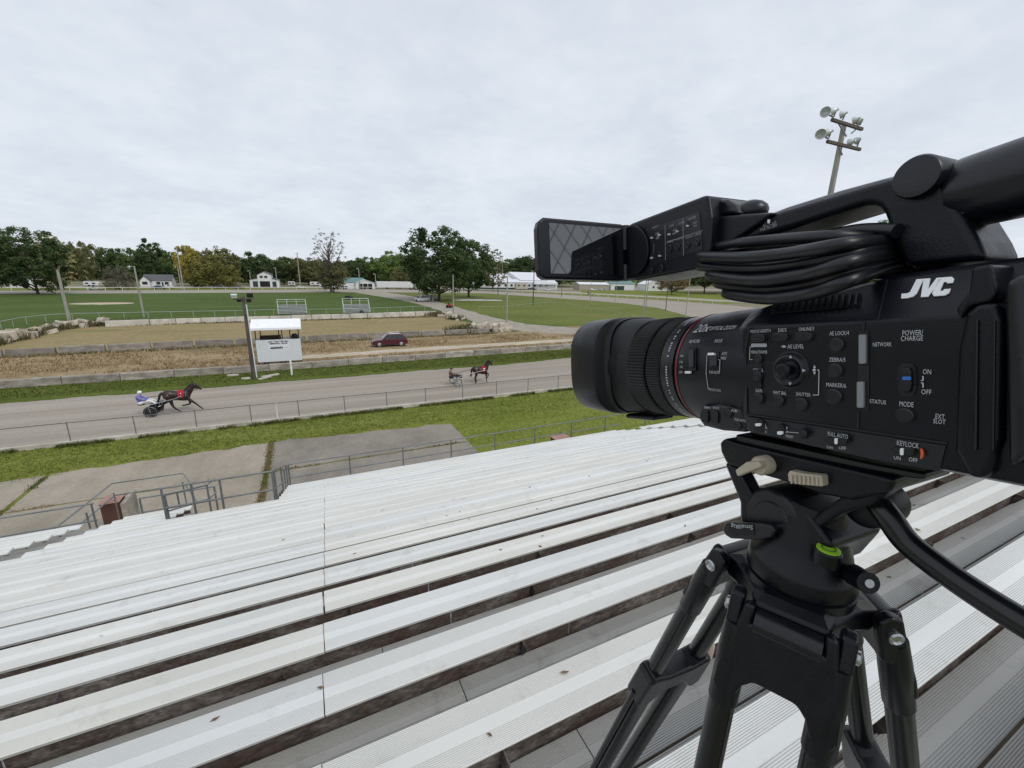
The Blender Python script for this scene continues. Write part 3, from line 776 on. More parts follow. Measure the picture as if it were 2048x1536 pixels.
# ---- a few dry leaves and grit lying on the planks
rl = random.Random(91); vs = []; fs = []
for _ in range(150):
    m = rl.randint(-2, 8); foot = rl.random() < 0.6
    y = seat_y(m)+(rl.uniform(0.27, 0.66) if foot else rl.uniform(0.03, 0.23)); z = seat_z(m)-(FOOT if foot else 0)+0.004; x = rl.uniform(-4.5, 7.5)
    a = rl.uniform(0, 6.28); L = rl.uniform(0.008, 0.030); w_ = L*rl.uniform(0.35, 0.6); c, q = math.cos(a), math.sin(a); o = len(vs)
    for u_, v_, h_ in ((-L, 0, 0), (-0.2*L, w_, 0.003), (L, 0.1*w_, 0.006*rl.random()), (0.1*L, -w_, 0.002)): vs.append((x+u_*c-v_*q, y+u_*q+v_*c, z+h_))
    fs.append((o, o+1, o+2, o+3))
me = bpy.data.meshes.new('leaf_litter'); me.from_pydata(vs, [], fs); o = put('leaf_litter', me, mat('dry_leaf', (0.10, 0.06, 0.03), 0.9, col2=(0.22, 0.15, 0.08), vscale=3, space='World'), None, 0); tag(o, 'scattered dry brown leaf litter lying on the grandstand planks', None, None, 'stuff')

# ================================================================== camcorder (local axes: x forward along lens, y towards its left side, z up)
CD = ray(670, 706).normalized()
CW = Vector((0, 0, 1)).cross(CD).normalized()
CV = CD.cross(CW)
CSD = 0.26
CO = EYE - CW*CSD
def loc(px, py, t=0.0):
    r = ray(px, py); q = Vector((r.dot(CD), r.dot(CW), r.dot(CV)))
    return Vector((0, CSD, 0)) + q*((t-CSD)/q.y)
def locp(px, py, p0, nrm):
    r = ray(px, py); q = Vector((r.dot(CD), r.dot(CW), r.dot(CV))); o = Vector((0, CSD, 0))
    return o + q*((Vector(p0)-o).dot(nrm)/q.dot(nrm))
M_BLK = mat('black_plastic', (0.0038, 0.0044, 0.0085), 0.36, var=0.12, vscale=60, bump=0.06, bscale=900, spec=0.32)
M_BLK2 = mat('satin_black', (0.0055, 0.0062, 0.0108), 0.30, var=0.1, vscale=40, bump=0.03, bscale=700)
M_STRIPB = mat('charcoal_plastic', (0.0115, 0.0125, 0.0180), 0.38, var=0.1, vscale=40, bump=0.05, bscale=800)
M_RUB = mat('black_rubber', (0.0048, 0.0048, 0.0062), 0.55, var=0.15, vscale=50, bump=0.1, bscale=600)
M_DEEP = mat('deep_black', (0.004, 0.004, 0.005), 0.6)
M_PRINT = mat('white_print', (0.50, 0.51, 0.53), 0.6)
M_PRINTG = mat('grey_print', (0.36, 0.37, 0.39), 0.6)
M_LOGO = mat('logo_white', (0.86, 0.87, 0.88), 0.4)
M_LEDG = mat('grey_lens', (0.25, 0.265, 0.28), 0.3)
def worn(m, lo, hi, sc):
    # handled plastic: gloss changes softly with smudges and dust
    n, l = m.node_tree.nodes, m.node_tree.links
    t = n.new('ShaderNodeTexCoord'); z = n.new('ShaderNodeTexNoise'); z.inputs['Scale'].default_value = sc; z.inputs['Detail'].default_value = 6; z.inputs['Roughness'].default_value = 0.7
    r = n.new('ShaderNodeMapRange'); r.inputs['From Min'].default_value = 0.32; r.inputs['From Max'].default_value = 0.68; r.inputs['To Min'].default_value = lo; r.inputs['To Max'].default_value = hi
    l.new(t.outputs['Object'], z.inputs['Vector']); l.new(z.outputs['Fac'], r.inputs['Value']); l.new(r.outputs[0], n['Principled BSDF'].inputs['Roughness'])
worn(M_BLK, 0.26, 0.46, 28); worn(M_BLK2, 0.22, 0.40, 35); worn(M_STRIPB, 0.28, 0.44, 30)
cc = thing('camcorder', 'black shoulder-carry video camcorder with lens hood and flip-out screen on tripod', 'camcorder')
cc.matrix_world = Matrix(((CD.x, CW.x, CV.x, CO.x), (CD.y, CW.y, CV.y, CO.y), (CD.z, CW.z, CV.z, CO.z), (0, 0, 0, 1)))

vS = loc(1700, 859).z; vB = loc(1740, 925).z; vC = loc(1700, 644).z; vD = loc(1790, 549, -0.020).z
uF = loc(1492, 740).x; uR = loc(1908, 760).x; uX = 0.028
BW = 0.112                                    # body width
T_UP0, T_UP1 = -0.003, -0.019                 # upper face leans in from crease to deck
def sec(u, t0=0.0, top=None, bot=None):
    d = vD if top is None else top; b = vB if bot is None else bot
    pts = [(-0.012+t0, b), (-0.004+t0, b+0.003), (t0, vS), (t0, vC), (T_UP0+t0, vC+0.003), (T_UP1, d-0.003), (T_UP1-0.004, d), (-BW+0.022, d), (-BW+0.016, d-0.004), (-BW, vC), (-BW, vS), (-BW+0.012, b)]
    return [(u, t, v) for t, v in pts]
mb = MB()
mb.loft([sec(uF+0.016, -0.012, vD-0.014, vB+0.006), sec(uF+0.004, -0.002, vD-0.010, vB+0.001), sec(uF, 0.0, vD-0.009), sec(uF-0.055, 0, vD-0.003), sec(uF-0.075, 0, vD), sec(uX, 0, vD)])
mb.build('body', M_BLK, cc, 40, 0.0016, 2)
# seams between the shells
def strip_line(mb, pts, wd, t, h=0.0003):
    P = [loc(x, y, t) if len((x, y)) == 2 else None for x, y in pts]
    for a, b in zip(P, P[1:]):
        d = (b-a); n = Vector((-d.z, 0, d.x)).normalized()*wd/2
        mb.prism([a-n, b-n, b+n, a+n], (0, h, 0))
for pts_ in ([(1728, 643), (1727, 664)], [(1717, 822), (1716, 858)], [(1494, 829), (1620, 846), (1895, 887)], [(1494, 829), (1491, 700), (1500, 655)]):
    mb = MB(); strip_line(mb, pts_, 0.0011, 0.0001); mb.build('shell_seam', M_DEEP, cc, 0)
def rrect(x0, y0, x1, y1, t, e=4.0, n=24):
    a, b, c, d = loc(x0, y0, t), loc(x1, y0, t), loc(x1, y1, t), loc(x0, y1, t)
    o = (a+b+c+d)/4; X = ((b-a)+(c-d))/4; Y = ((a-d)+(b-c))/4
    out = []
    for k in range(n):
        an = 2*math.pi*k/n; cs, sn = math.cos(an), math.sin(an)
        out.append(o + X*math.copysign(abs(cs)**(2/e), cs) + Y*math.copysign(abs(sn)**(2/e), sn))
    return out
# charcoal control strip along the bottom
mb = MB()
P = [loc(x, y, 0.0) for x, y in ((1494, 833), (1620, 850), (1893, 891), (1870, 945), (1740, 921), (1600, 890), (1494, 862))]
for p in P[3:]: p.y = -0.0045
mb.add([p+Vector((0, 0.0007, 0)) for p in P]+[p-Vector((0, 0.003, 0)) for p in P], [tuple(range(7))]+[(i, (i+1) % 7, 7+(i+1) % 7, 7+i) for i in range(7)])
mb.build('control_strip', M_STRIPB, cc, 0)
# front lower switch block under the lens
mb = MB(); pl = [(1393, 838), (1400, 812), (1440, 806), (1492, 818), (1494, 866), (1440, 862), (1405, 853)]
A = [loc(x, y, -0.006) for x, y in pl]
mb.prism(A, (0, -0.085, 0)); mb.build('lens_base', M_STRIPB, cc, 0, 0.004, 3)
# ---- lens: barrel, rings, hood
TC, VCN = -0.050, -0.029
def un(px, t): return loc(px, 730, t).x
def ring_u(px, R): return un(px, TC+R)
AX0 = Vector((0, TC, VCN))
def lath(name, m, prof, n=64, **kw):
    mb = MB(); mb.lathe(prof, AX0, (1, 0, 0), n, **kw); return mb.build(name, m, cc, 30)
RB = 0.0475
u_b0, u_b1 = uF-0.012, ring_u(1346, RB)
lath('lens_barrel', M_BLK, [(u_b0, RB+0.0035), (uF+0.006, RB+0.0030), (uF+0.02, RB+0.0015), (u_b1-0.004, RB), (u_b1, RB-0.001), (u_b1, RB-0.006)])
def ribbed(name, m, u0, u1, R, n=110, d=0.0011):
    mb = MB(); vs = []; fs = []
    for i, (u, rr) in enumerate(((u0, R-0.002), (u0+0.001, R), (u1-0.001, R), (u1, R-0.002))):
        for k in range(n*2):
            a = 2*math.pi*k/(n*2); r = rr - (d if k % 2 and i in (1, 2) else 0)
            vs.append((u, TC+r*math.cos(a), VCN+r*math.sin(a)))
    N = n*2
    for i in range(3):
        for k in range(N): fs.append((i*N+k, i*N+(k+1) % N, (i+1)*N+(k+1) % N, (i+1)*N+k))
    fs.append(tuple(range(N))); fs.append(tuple(3*N+k for k in range(N)))
    mb.add(vs, fs); return mb.build(name, m, cc, 25)
r3a, r3b = ring_u(1342, RB), ring_u(1318, RB)
lath('scale_ring', M_BLK2, [(r3a, RB-0.0055), (r3a, RB-0.001), (r3b, RB-0.001), (r3b, RB-0.0055)])
r2a, r2b = ring_u(1314, RB), ring_u(1286, RB+0.001)
ribbed('iris_ring', M_RUB, r2a, r2b, RB-0.0004, 120)
r1a, r1b = ring_u(1281, RB+0.002), ring_u(1246, RB+0.003)
ribbed('focus_ring', M_RUB, r1a, r1b, RB+0.0008, 100, 0.0013)
lath('inner_barrel', M_DEEP, [(u_b1-0.004, RB-0.004), (r1b+0.02, RB-0.004)], 48)
lath('red_ring', mat('red_trim', (0.30, 0.02, 0.035), 0.4), [(ring_u(1352.6, RB), RB-0.002), (ring_u(1352.6, RB), RB+0.00030), (ring_u(1350.8, RB), RB+0.00030), (ring_u(1350.8, RB), RB-0.002)], 72)
# hood: round neck opening into a squared flare with a deep inside
hn0, hn1, hl0, hl1 = r1b+0.002, ring_u(1212, RB+0.002), ring_u(1190, RB+0.006), 0.433
def hood_ring(u, R, e, sd=1.0):
    out = []
    for k in range(72):
        a = 2*math.pi*(k+0.5)/72; c, s = math.cos(a), math.sin(a)
        out.append((u, TC+R*1.02*sd*math.copysign(abs(c)**(2/e), c), VCN+R*0.985*math.copysign(abs(s)**(2/e), s)))
    return out
mb = MB()
prof = [(hn0, RB-0.004, 2.0, 0.93), (hn0+0.003, RB+0.001, 2.2, 0.86), (hn1-0.008, RB+0.0035, 2.7, 0.79), (hn1+0.006, RB+0.0045, 3.0, 0.77), (hl0-0.010, RB+0.0050, 3.2, 0.78), (hl0-0.0055, RB+0.0054, 3.2, 0.84), (hl0-0.0030, RB+0.0060, 3.2, 0.985), (hl0-0.0018, RB+0.0066, 3.2, 1.015), (hl0+0.002, RB+0.0068, 3.3, 1.02), (hl1-0.004, RB+0.0072, 3.3, 1.02), (hl1, RB+0.0058, 3.3, 1.02), (hl1, RB+0.0028, 3.2), (hl1-0.012, RB+0.001, 2.8), (hn1, RB-0.006, 2.0), (hn0+0.004, RB-0.010, 2.0)]
mb.loft([hood_ring(*q) for q in prof[6:]], cap=False); hood_ = mb.build('lens_hood', M_BLK, cc, 30)
mb = MB(); mb.loft([hood_ring(*q) for q in prof[:7]], cap=False); mb.build('hood_neck', M_RUB, cc, 30)
mb = MB(); mb.lathe([(hn0+0.006, 0.001), (hn0+0.010, RB-0.011)], AX0, (1, 0, 0), 48); mb.build('front_glass', mat('lens_glass', (0.01, 0.01, 0.02), 0.05, spec=1.0), cc)
mb = MB(); q = [Vector((loc(x, y, TC+RB+0.0035).x, TC+RB-0.0095, loc(x, y, TC+RB-0.009).z)) for x, y in ((1212, 718), (1236, 717), (1237, 745), (1213, 745))]
mb.prism(q, (0, 0.0016, 0)); mb.build('hood_latch', M_BLK2, cc, 0, 0.0008)
mb = MB(); mb.prism([(hn0-0.004, TC-0.012, VCN-RB-0.002), (hl0, TC-0.012, VCN-RB-0.006), (hl0, TC+0.016, VCN-RB-0.006), (hn0-0.004, TC+0.016, VCN-RB-0.002)], (0, 0, -0.0055)); mb.build('hood_lock_tab', M_BLK, cc, 0, 0.003, 2)

# ---- lettering helpers
XD, YD = Vector((-1, 0, 0)), Vector((0, 0, 1))
def on_cyl(px, py, R):
    r = ray(px, py); q = Vector((r.dot(CD), r.dot(CW), r.dot(CV))); o = Vector((0, CSD, 0))
    a = q.y**2+q.z**2; oy, oz = o.y-TC, o.z-VCN
    b = 2*(oy*q.y+oz*q.z); c = oy*oy+oz*oz-R*R; D = max(0, b*b-4*a*c)
    k = (-b-math.sqrt(D))/(2*a); return o+q*k
def text_panel(mb, s, x, y, hpx, t=0.0005, wpx=None, **kw):
    o = loc(x, y, t); top = loc(x, y-hpx, t)
    size = (top.z-o.z)/0.70
    me = text_mesh(s, size, **kw)
    sx = 1.0
    if wpx:
        L = max(v.co.x for v in me.vertices); sx = (o.x-loc(x+wpx, y, t).x)/L
    mb.add([o + XD*(v.co.x*sx) + YD*v.co.y for v in me.vertices], [tuple(p.vertices) for p in me.polygons]); bpy.data.meshes.remove(me)
def text_barrel(mb, s, x, y, hpx, R, wpx=None, **kw):
    o = on_cyl(x, y, R); top = on_cyl(x, y-hpx, R); size = abs(top.z-o.z)/0.70
    me = text_mesh(s, size, **kw); sx = 1.0
    if wpx:
        L = max(v.co.x for v in me.vertices); sx = (o.x-on_cyl(x+wpx, y, R).x)/L
    vs = []
    for v in me.vertices:
        p = o + XD*(v.co.x*sx) + YD*v.co.y
        p.y = TC + math.sqrt(max(1e-8, R*R-(p.z-VCN)**2)); vs.append(p)
    mb.add(vs, [tuple(p.vertices) for p in me.polygons]); bpy.data.meshes.remove(me)
W_ = MB()
for a in [('FOCUS ASSIST/1', 1501, 666, 6, 40), ('DIS/2', 1556, 664, 7, 17), ('ONLINE/3', 1597, 662, 7, 31), ('MENU/THUMB', 1502, 707, 6, 32), ('AE LEVEL', 1575, 697, 8, 33), ('CANCEL', 1506, 743, 6.5, 21), ('GAIN', 1511, 784, 7, 13), ('WHT BAL', 1546, 788, 7, 27), ('SHUTTER', 1592, 791, 7, 29),
          ('AE LOCK/4', 1659, 671, 8, 39), ('ZEBRA/5', 1658, 723, 8, 33), ('MARKER/6', 1652, 773, 8, 40), ('NETWORK', 1745, 693, 8, 38), ('STATUS', 1739, 806, 8, 33), ('POWER/', 1804, 671, 10, 42), ('CHARGE', 1801, 682, 10, 45), ('ON', 1845, 748, 10, 17), ('OFF', 1842, 788, 10, 21), ('MODE', 1798, 812, 10, 29), ('EXT.', 1870, 837, 10, 21), ('SLOT', 1866, 846, 9, 25)]:
    text_panel(W_, a[0], a[1], a[2], a[3], 0.0006, a[4])
for a in [('FULL AUTO', 1655, 871, 8, 41), ('ON', 1653, 896, 7, 12), ('OFF', 1677, 898, 7, 15), ('KEYLOCK', 1793, 890, 10, 45), ('ON', 1787, 918, 8, 14), ('OFF', 1817, 922, 8, 18), ('L', 1530, 852, 5, 3), ('M', 1530, 858, 5, 4), ('H', 1530, 866, 5, 3), ('B', 1572, 858, 5, 3), ('A', 1572, 866, 5, 3), ('PRESET', 1571, 874, 5, 16)]:
    text_panel(W_, a[0], a[1], a[2], a[3], 0.0012 if a[2] < 885 else 0.0008, a[4])
for a in [('A/B', 1462, 823, 5, 12), ('PUSH AUTO', 1469, 841, 5, 22), ('ZEBRA', 1408, 816, 4, 12), ('ZOOM', 1426, 817, 4, 12)]: text_panel(W_, a[0], a[1], a[2], a[3], -0.0015, a[4])
for a in [('20x', 1384, 665, 15, 31, dict(italic=0.3, bold=0.0)), ('OPTICAL ZOOM', 1417, 661, 7, 50, dict(italic=0.3)), ('ND FILTER', 1377, 686, 6, 21, {}), ('FOCUS', 1428, 685, 6, 15, {}), ('AUTO', 1443, 710, 6, 10, {}), ('MANU', 1441, 719, 6, 11, {}), ('1/64', 1359, 714, 5, 7, {}), ('1/16', 1358, 726, 5, 7, {}), ('1/4', 1359, 736, 5, 6, {}), ('OFF', 1358, 747, 5, 7, {}), ('PUSH AUTO', 1418, 747, 6, 21, {}), ('FOCUS LOCK', 1418, 781, 5, 24, {})]:
    text_barrel(W_, a[0], a[1], a[2], a[3], RB+0.0022, a[4], **a[5])
# bracket lines and little arrows
def lines(mb, P, t, wpx=1.6):
    for (a, b) in zip(P, P[1:]):
        p, q = loc(*a, t), loc(*b, t); d = (q-p); n = Vector((-d.z, 0, d.x)).normalized()*(0.0003*wpx/2)
        mb.add([p-n, q-n, q+n, p+n], [(0, 1, 2, 3)])
lines(W_, [(1507, 694), (1500, 694), (1499, 719), (1505, 719)], 0.0006, 1.2)
lines(W_, [(1634, 740), (1638, 740), (1637, 790), (1625, 790)], 0.0006, 1.4)
lines(W_, [(1575, 862), (1575, 864), (1598, 866)], 0.0012, 1.1)
def tri(mb, x, y, s, dr, t=0.0007):
    d = {'u': ((-s, s), (s, s), (0, -s)), 'd': ((-s, -s), (s, -s), (0, s)), 'l': ((s, -s), (s, s), (-s, 0)), 'r': ((-s, -s), (-s, s), (s, 0))}[dr]
    mb.add([loc(x+a, y+b, t) for a, b in d], [(0, 1, 2)])
tri(W_, 1565, 693, 3, 'l'); tri(W_, 1570, 693, 3, 'r'); tri(W_, 1629, 733, 3, 'u'); tri(W_, 1629, 747, 3, 'd')
mb_ = MB(); mb_.prism(rrect(1626, 737, 1632, 743, 0.0003, 2), (0, 0.0004, 0)); W_.add(mb_.v, mb_.f)
lines(W_, [(1846, 752), (1846, 761), (1842, 761)], 0.0006, 1.8); lines(W_, [(1846, 775), (1846, 766), (1842, 766)], 0.0006, 1.8)
W_.build('lettering', M_PRINT, cc, 0, fix=False)
W2 = MB()
for a in [(1503, 687, 1534, 694)]: W2.prism(rrect(*a, 0.0003, 8), (0, 0.0004, 0))
W2.build('time_code_tab', M_PRINTG, cc, 0)
# scale figures round the lens
W3 = MB(); rnd = random.Random(5)
for k in range(46):
    a = math.radians(-62 + k*2.9)
    if rnd.random() < 0.2: continue
    wdt = rnd.uniform(0.0004, 0.0009); hh = 0.0009
    u0 = (r3a*0.55+r3b*0.45); R = RB-0.0007
    vs = []
    for du, da in ((-hh, -wdt), (hh, -wdt), (hh, wdt), (-hh, wdt)):
        an = a+da/R; vs.append((u0+du, TC+R*math.cos(an), VCN+R*math.sin(an)))
    W3.add(vs, [(0, 1, 2, 3)])
W3.build('lens_scale', M_PRINT, cc, 0, fix=False)

# ---- JVC logo on the leaning upper face
UPN = Vector((0, (vD-0.003)-(vC+0.003), T_UP0-T_UP1)).normalized()
UP0 = Vector((0, T_UP0, vC+0.003))
def upl(px, py, lift=0.0): return locp(px, py, UP0+UPN*lift, UPN)
lg = MB()
def logo_poly(pts):
    P = [upl(x, y, 0.0002) for x, y in pts]; lg.prism(P, UPN*0.0005)
def jx(p): return (1803+p[0]*0.957, 598-p[1]*0.36-(p[0]*0.068))
# strokes drawn in a 100 x 100 box (x right, y up), slanted
S_ = lambda x, y: jx((x+y*0.11, y))
logo_poly([S_(*p) for p in [(21, 100), (36, 100), (30, 22), (24, 6), (12, 0), (0, 0), (-2, 26), (10, 26), (15, 32)]])
logo_poly([S_(*p) for p in [(36, 100), (50, 100), (52, 40), (63, 100), (77, 100), (56, 0), (41, 0)]])
logo_poly([S_(*p) for p in [(101, 70), (101, 88), (95, 100), (76, 100), (68, 90), (63, 16), (68, 0), (92, 0), (99, 12), (100, 34), (86, 34), (85, 26), (78, 26), (81, 74), (88, 74), (88, 66), (100, 66)]])
lg.build('brand_logo', M_LOGO, cc, 0)
mb = MB(); mb.add([upl(*q, 0.0003) for q in ((1773, 560), (1776, 560), (1758, 640), (1755, 640))], [(0, 1, 2, 3)]); mb.build('shell_seam', M_DEEP, cc, 0, fix=False)

# ---- vent grille in the upper face
mb = MB(); q = [upl(x, y, -0.0002) for x, y in ((1556, 597), (1722, 586), (1722, 613), (1541, 629))]
mb.prism(q, UPN*0.0005); mb.build('vent_recess', M_DEEP, cc, 0)
for k in range(13):
    x = 1556+k*13.2
    mb = MB(); mb.prism([upl(x+dx, y, 0.0002) for dx, y in ((0, 598-k*0.75), (5, 598-k*0.75), (1, 626-k*1.1), (-4, 626-k*1.1))], UPN*0.0016); mb.build('vent_slat', M_BLK2, cc, 0)

# ---- buttons, dial, switches
def button(name, x, y, rpx, h=0.0016, m=M_BLK2, t=0.0):
    c = loc(x, y, t); r = (c-loc(x, y+rpx, t)).length
    mb = MB(); mb.lathe([(-0.001, r*1.18), (0.0003, r*1.18), (0.0003, r*1.04), (-0.0002, r*1.0)], c, (0, 1, 0), 24, cap1=False); mb.build('button_well', M_DEEP, cc, 30)
    mb = MB(); mb.lathe([(-0.0005, r), (h*0.7, r), (h, r*0.82), (h*0.92, r*0.4), (h*0.9, 0.0001)], c, (0, 1, 0), 24); return mb.build(name, m, cc, 30)
for x, y, r in ((1518, 717, 9), (1516, 752, 10), (1518, 797, 11), (1558, 801, 12), (1604, 808, 13), (1675, 690, 14), (1672, 741, 14), (1670, 793, 15), (1812, 831, 15)): button('button', x, y, r)
for x, y, w, h in ((1519, 676, 14, 8), (1563, 674, 16, 8), (1610, 673, 18, 9)):
    mb = MB(); mb.prism(rrect(x-w-2, y-h-1.5, x+w+2, y+h+1.5, 0.0001, 3), (0, 0.0002, 0)); mb.build('button_well', M_DEEP, cc, 0)
    mb = MB(); mb.prism(rrect(x-w, y-h, x+w, y+h, 0.0, 3), (0, 0.0018, 0)); mb.build('button', M_BLK2, cc, 30, 0.0006)
c = loc(1581, 740); r = (c-loc(1581, 776)).length
mb = MB(); mb.lathe([(-0.001, r*1.03), (0.0003, r*1.03), (0.0004, r*0.97), (0.0026, r*0.84), (0.0030, r*0.74), (0.0016, r*0.56), (0.0010, r*0.50)], c, (0, 1, 0), 40, cap1=False); mb.build('dial', M_BLK2, cc, 30)
mb = MB(); mb.lathe([(0.0008, r*0.5), (0.0012, r*0.30), (0.0058, r*0.30), (0.0066, r*0.42), (0.0078, r*0.40), (0.0086, r*0.28), (0.0084, 0.0001)], c, (0, 1, 0), 28); mb.build('joystick', M_BLK, cc, 30)
mb = MB(); tri(mb, 1581, 713, 3, 'u', 0.0036); tri(mb, 1580, 768, 3, 'd', 0.0034); tri(mb, 1554, 740, 3, 'l', 0.0036); tri(mb, 1608, 741, 3.4, 'r', 0.0036); mb.build('dial_marks', M_PRINT, cc, 0, fix=False)
mb = MB(); mb.prism(rrect(1717, 662, 1739, 822, 0.0001, 12), (0, 0.0003, 0)); mb.build('lamp_slot', M_DEEP, cc, 0)
for a in ((1721, 669, 1735, 727), (1717, 763, 1731, 815)):
    mb = MB(); mb.prism(rrect(*a, 0.0001, 12), (0, 0.0018, 0)); mb.build('status_lamp', M_LEDG, cc, 0, 0.0005)
mb = MB(); mb.prism(rrect(1796, 726, 1834, 793, 0.0001, 3.2), (0, 0.0004, 0)); mb.build('switch_well', M_DEEP, cc, 0)
mb = MB(); mb.prism(rrect(1803, 735, 1827, 784, 0.0001, 4), (0, 0.0022, 0)); mb.build('power_switch', M_BLK2, cc, 0, 0.0007)
for y in (743, 766): 
    mb = MB(); mb.prism(rrect(1805, y-1.5, 1825, y+1.5, 0.0021, 6), (0, 0.0007, 0)); mb.build('switch_ridge', M_STRIPB, cc, 0)
mb = MB(); mb.prism(rrect(1806, 753, 1823, 760, 0.0021, 6), (0, 0.0006, 0)); mb.build('power_mark', mat('blue_mark', (0.03, 0.16, 0.55), 0.4), cc, 0)
def slide(x0, y0, x1, y1, mk, t, e=2.6):
    mb = MB(); mb.prism(rrect(x0, y0, x1, y1, t, e), (0, 0.0004, 0)); mb.build('switch_well', M_DEEP, cc, 0)
    xm = (x0+x1)/2
    for a, b in ((x0+2, xm-1), (xm+1, x1-2)):
        mb = MB(); mb.prism(rrect(a, y0+3, b, y1-3, t, 3), (0, 0.0012, 0)); mb.build('slide_switch', M_BLK2, cc, 0, 0.0004)
    mb = MB(); mb.prism(rrect(*mk, t+0.0006, 4), (0, 0.0010, 0)); mb.build('switch_mark', M_LOGO, cc, 0)
slide(1651, 872, 1699, 893, (1671, 876, 1677, 888), 0.0004)
slide(1783, 892, 1833, 915, (1802, 896, 1809, 910), -0.0002)
mb = MB(); P = [loc(1842+7*math.cos(a)*(1.0)-0, 907+11*math.sin(a), -0.0002) for a in [math.radians(-75+15*k) for k in range(11)]] + [loc(1842+2.0*math.cos(a), 907+8*math.sin(a), -0.0002) for a in [math.radians(75-15*k) for k in range(11)]]
mb.prism(P, (0, 0.0012, 0)); mb.build('lock_mark', mat('orange_mark', (0.75, 0.12, 0.03), 0.4), cc, 0)
for (bx, mk) in (((1511, 838, 1528, 866), (1513, 846, 1524, 852)), ((1555, 849, 1569, 873), (1557, 862, 1568, 869))):
    mb = MB(); mb.prism(rrect(*bx, 0.0006, 3), (0, 0.0004, 0)); mb.build('switch_well', M_DEEP, cc, 0)
    mb = MB(); mb.prism(rrect(*mk, 0.0008, 3), (0, 0.0014, 0)); mb.build('switch_mark', M_LOGO, cc, 0)
button('button', 1608, 868, 8, 0.0014, M_BLK2, 0.0006)
for a in ((1405, 821, 1419, 845), (1424, 822, 1439, 847)):
    mb = MB(); mb.prism(rrect(*a, -0.006, 4), (0, 0.0016, 0)); mb.build('rocker_button', M_BLK2, cc, 30, 0.0006)
button('button', 1458, 826, 9, 0.0014, M_BLK2, -0.006); button('button', 1478, 851, 7, 0.0012, M_BLK2, -0.006)
# slide switches on the barrel
def barrel_piece(name, m, x0, y0, x1, y1, h, lift=0.0):
    a, b, c_, d = [on_cyl(x, y, RB+0.0012) for x, y in ((x0, y0), (x1, y0), (x1, y1), (x0, y1))]
    nr = Vector((0, (a.y+c_.y)/2-TC, (a.z+c_.z)/2-VCN)).normalized()
    mb = MB(); mb.prism([p+nr*lift for p in (a, b, c_, d)], nr*h); return mb.build(name, m, cc, 0, min(0.0005, h*0.4))
barrel_piece('switch_well', M_DEEP, 1379, 694, 1393, 742, 0.0012); barrel_piece('filter_switch', M_BLK2, 1381, 700, 1391, 735, 0.0024)
barrel_piece('switch_mark', M_LOGO, 1373, 742, 1384, 747, 0.0022)
barrel_piece('switch_well', M_DEEP, 1419, 703, 1440, 736, 0.0010); barrel_piece('switch_mark', M_LOGO, 1420, 707, 1433, 712, 0.0028); barrel_piece('focus_switch', M_BLK2, 1424, 714, 1438, 733, 0.0026)
mb = MB()
for seg in ([(1419, 707), (1414, 709), (1412, 745), (1416, 777), (1421, 779)], [(1436, 719), (1440, 720), (1439, 744), (1436, 746)]):
    P = [on_cyl(x, y, RB+0.0022) for x, y in seg]
    mb.tube(P, 0.00022, 4)
mb.build('bracket_lines', M_PRINT, cc, 0)

# ---- rear: ribbed grip column and battery door
mb = MB(); P = [loc(x, y, 0.0) for x, y in ((1947, 535), (1988, 527), (2000, 590), (1985, 606), (1946, 612), (1925, 640), (1913, 620), (1938, 585))]
mb.prism([p+Vector((0, 0.002, 0)) for p in P], (0, -0.03, 0)); mb.build('rear_shell', M_BLK, cc, 0, 0.003, 3)
mb = MB(); P = [loc(x, y, 0.0) for x, y in ((1938, 625), (1960, 606), (2005, 604), (2018, 640), (2012, 880), (1985, 955), (1945, 955), (1915, 900), (1922, 700))]
mb.prism([p+Vector((0, 0.004, 0)) for p in P], (0, -0.05, 0)); mb.build('rear_grip', M_BLK, cc, 0, 0.005, 3)
for x in (1955, 1990):
    mb = MB(); P = [loc(a, b, 0.004) for a, b in ((x-2, 640), (x+4, 640), (x+1, 900), (x-5, 900))]; mb.prism(P, (0, 0.0012, 0)); mb.build('grip_rib', M_BLK2, cc, 0, 0.0006)
mb = MB(); P = [loc(x, y, 0.0) for x, y in ((2022, 560), (2075, 545), (2090, 900), (2030, 935))]; mb.prism([p+Vector((0, 0.008, 0)) for p in P], (0, -0.06, 0)); mb.build('battery', M_BLK2, cc, 0, 0.004, 3)

# ---- handle and its post
def outline(px, t): return [loc(x, y, t) for x, y in px]
T0 = -0.034
arch = [(1725, 411), (1742, 410), (1756, 415), (1765, 427), (1772, 446), (1783, 480), (1806, 533)]
pl = [(1478, 447), (1560, 421), (1700, 379), (1800, 350), (1830, 335), (1868, 345), (1890, 375), (1925, 430), (1955, 480), (1972, 520)] + arch[::-1] + [(1700, 418), (1600, 451), (1482, 486)]
mb = MB(); mb.prism(outline(pl, T0), (0, -0.040, 0)); mb.build('handle', M_BLK, cc, 0, 0.004, 3)
hub = loc(1842, 355, T0); hr = (hub-loc(1842, 397, T0)).length
mb = MB(); mb.lathe([(-0.045, hr), (0.0036, hr), (0.0052, hr*0.93), (0.0055, hr*0.6), (0.0055, 0.0002)], hub, (0, 1, 0), 48); mb.build('pivot_cap', M_BLK2, cc, 30)
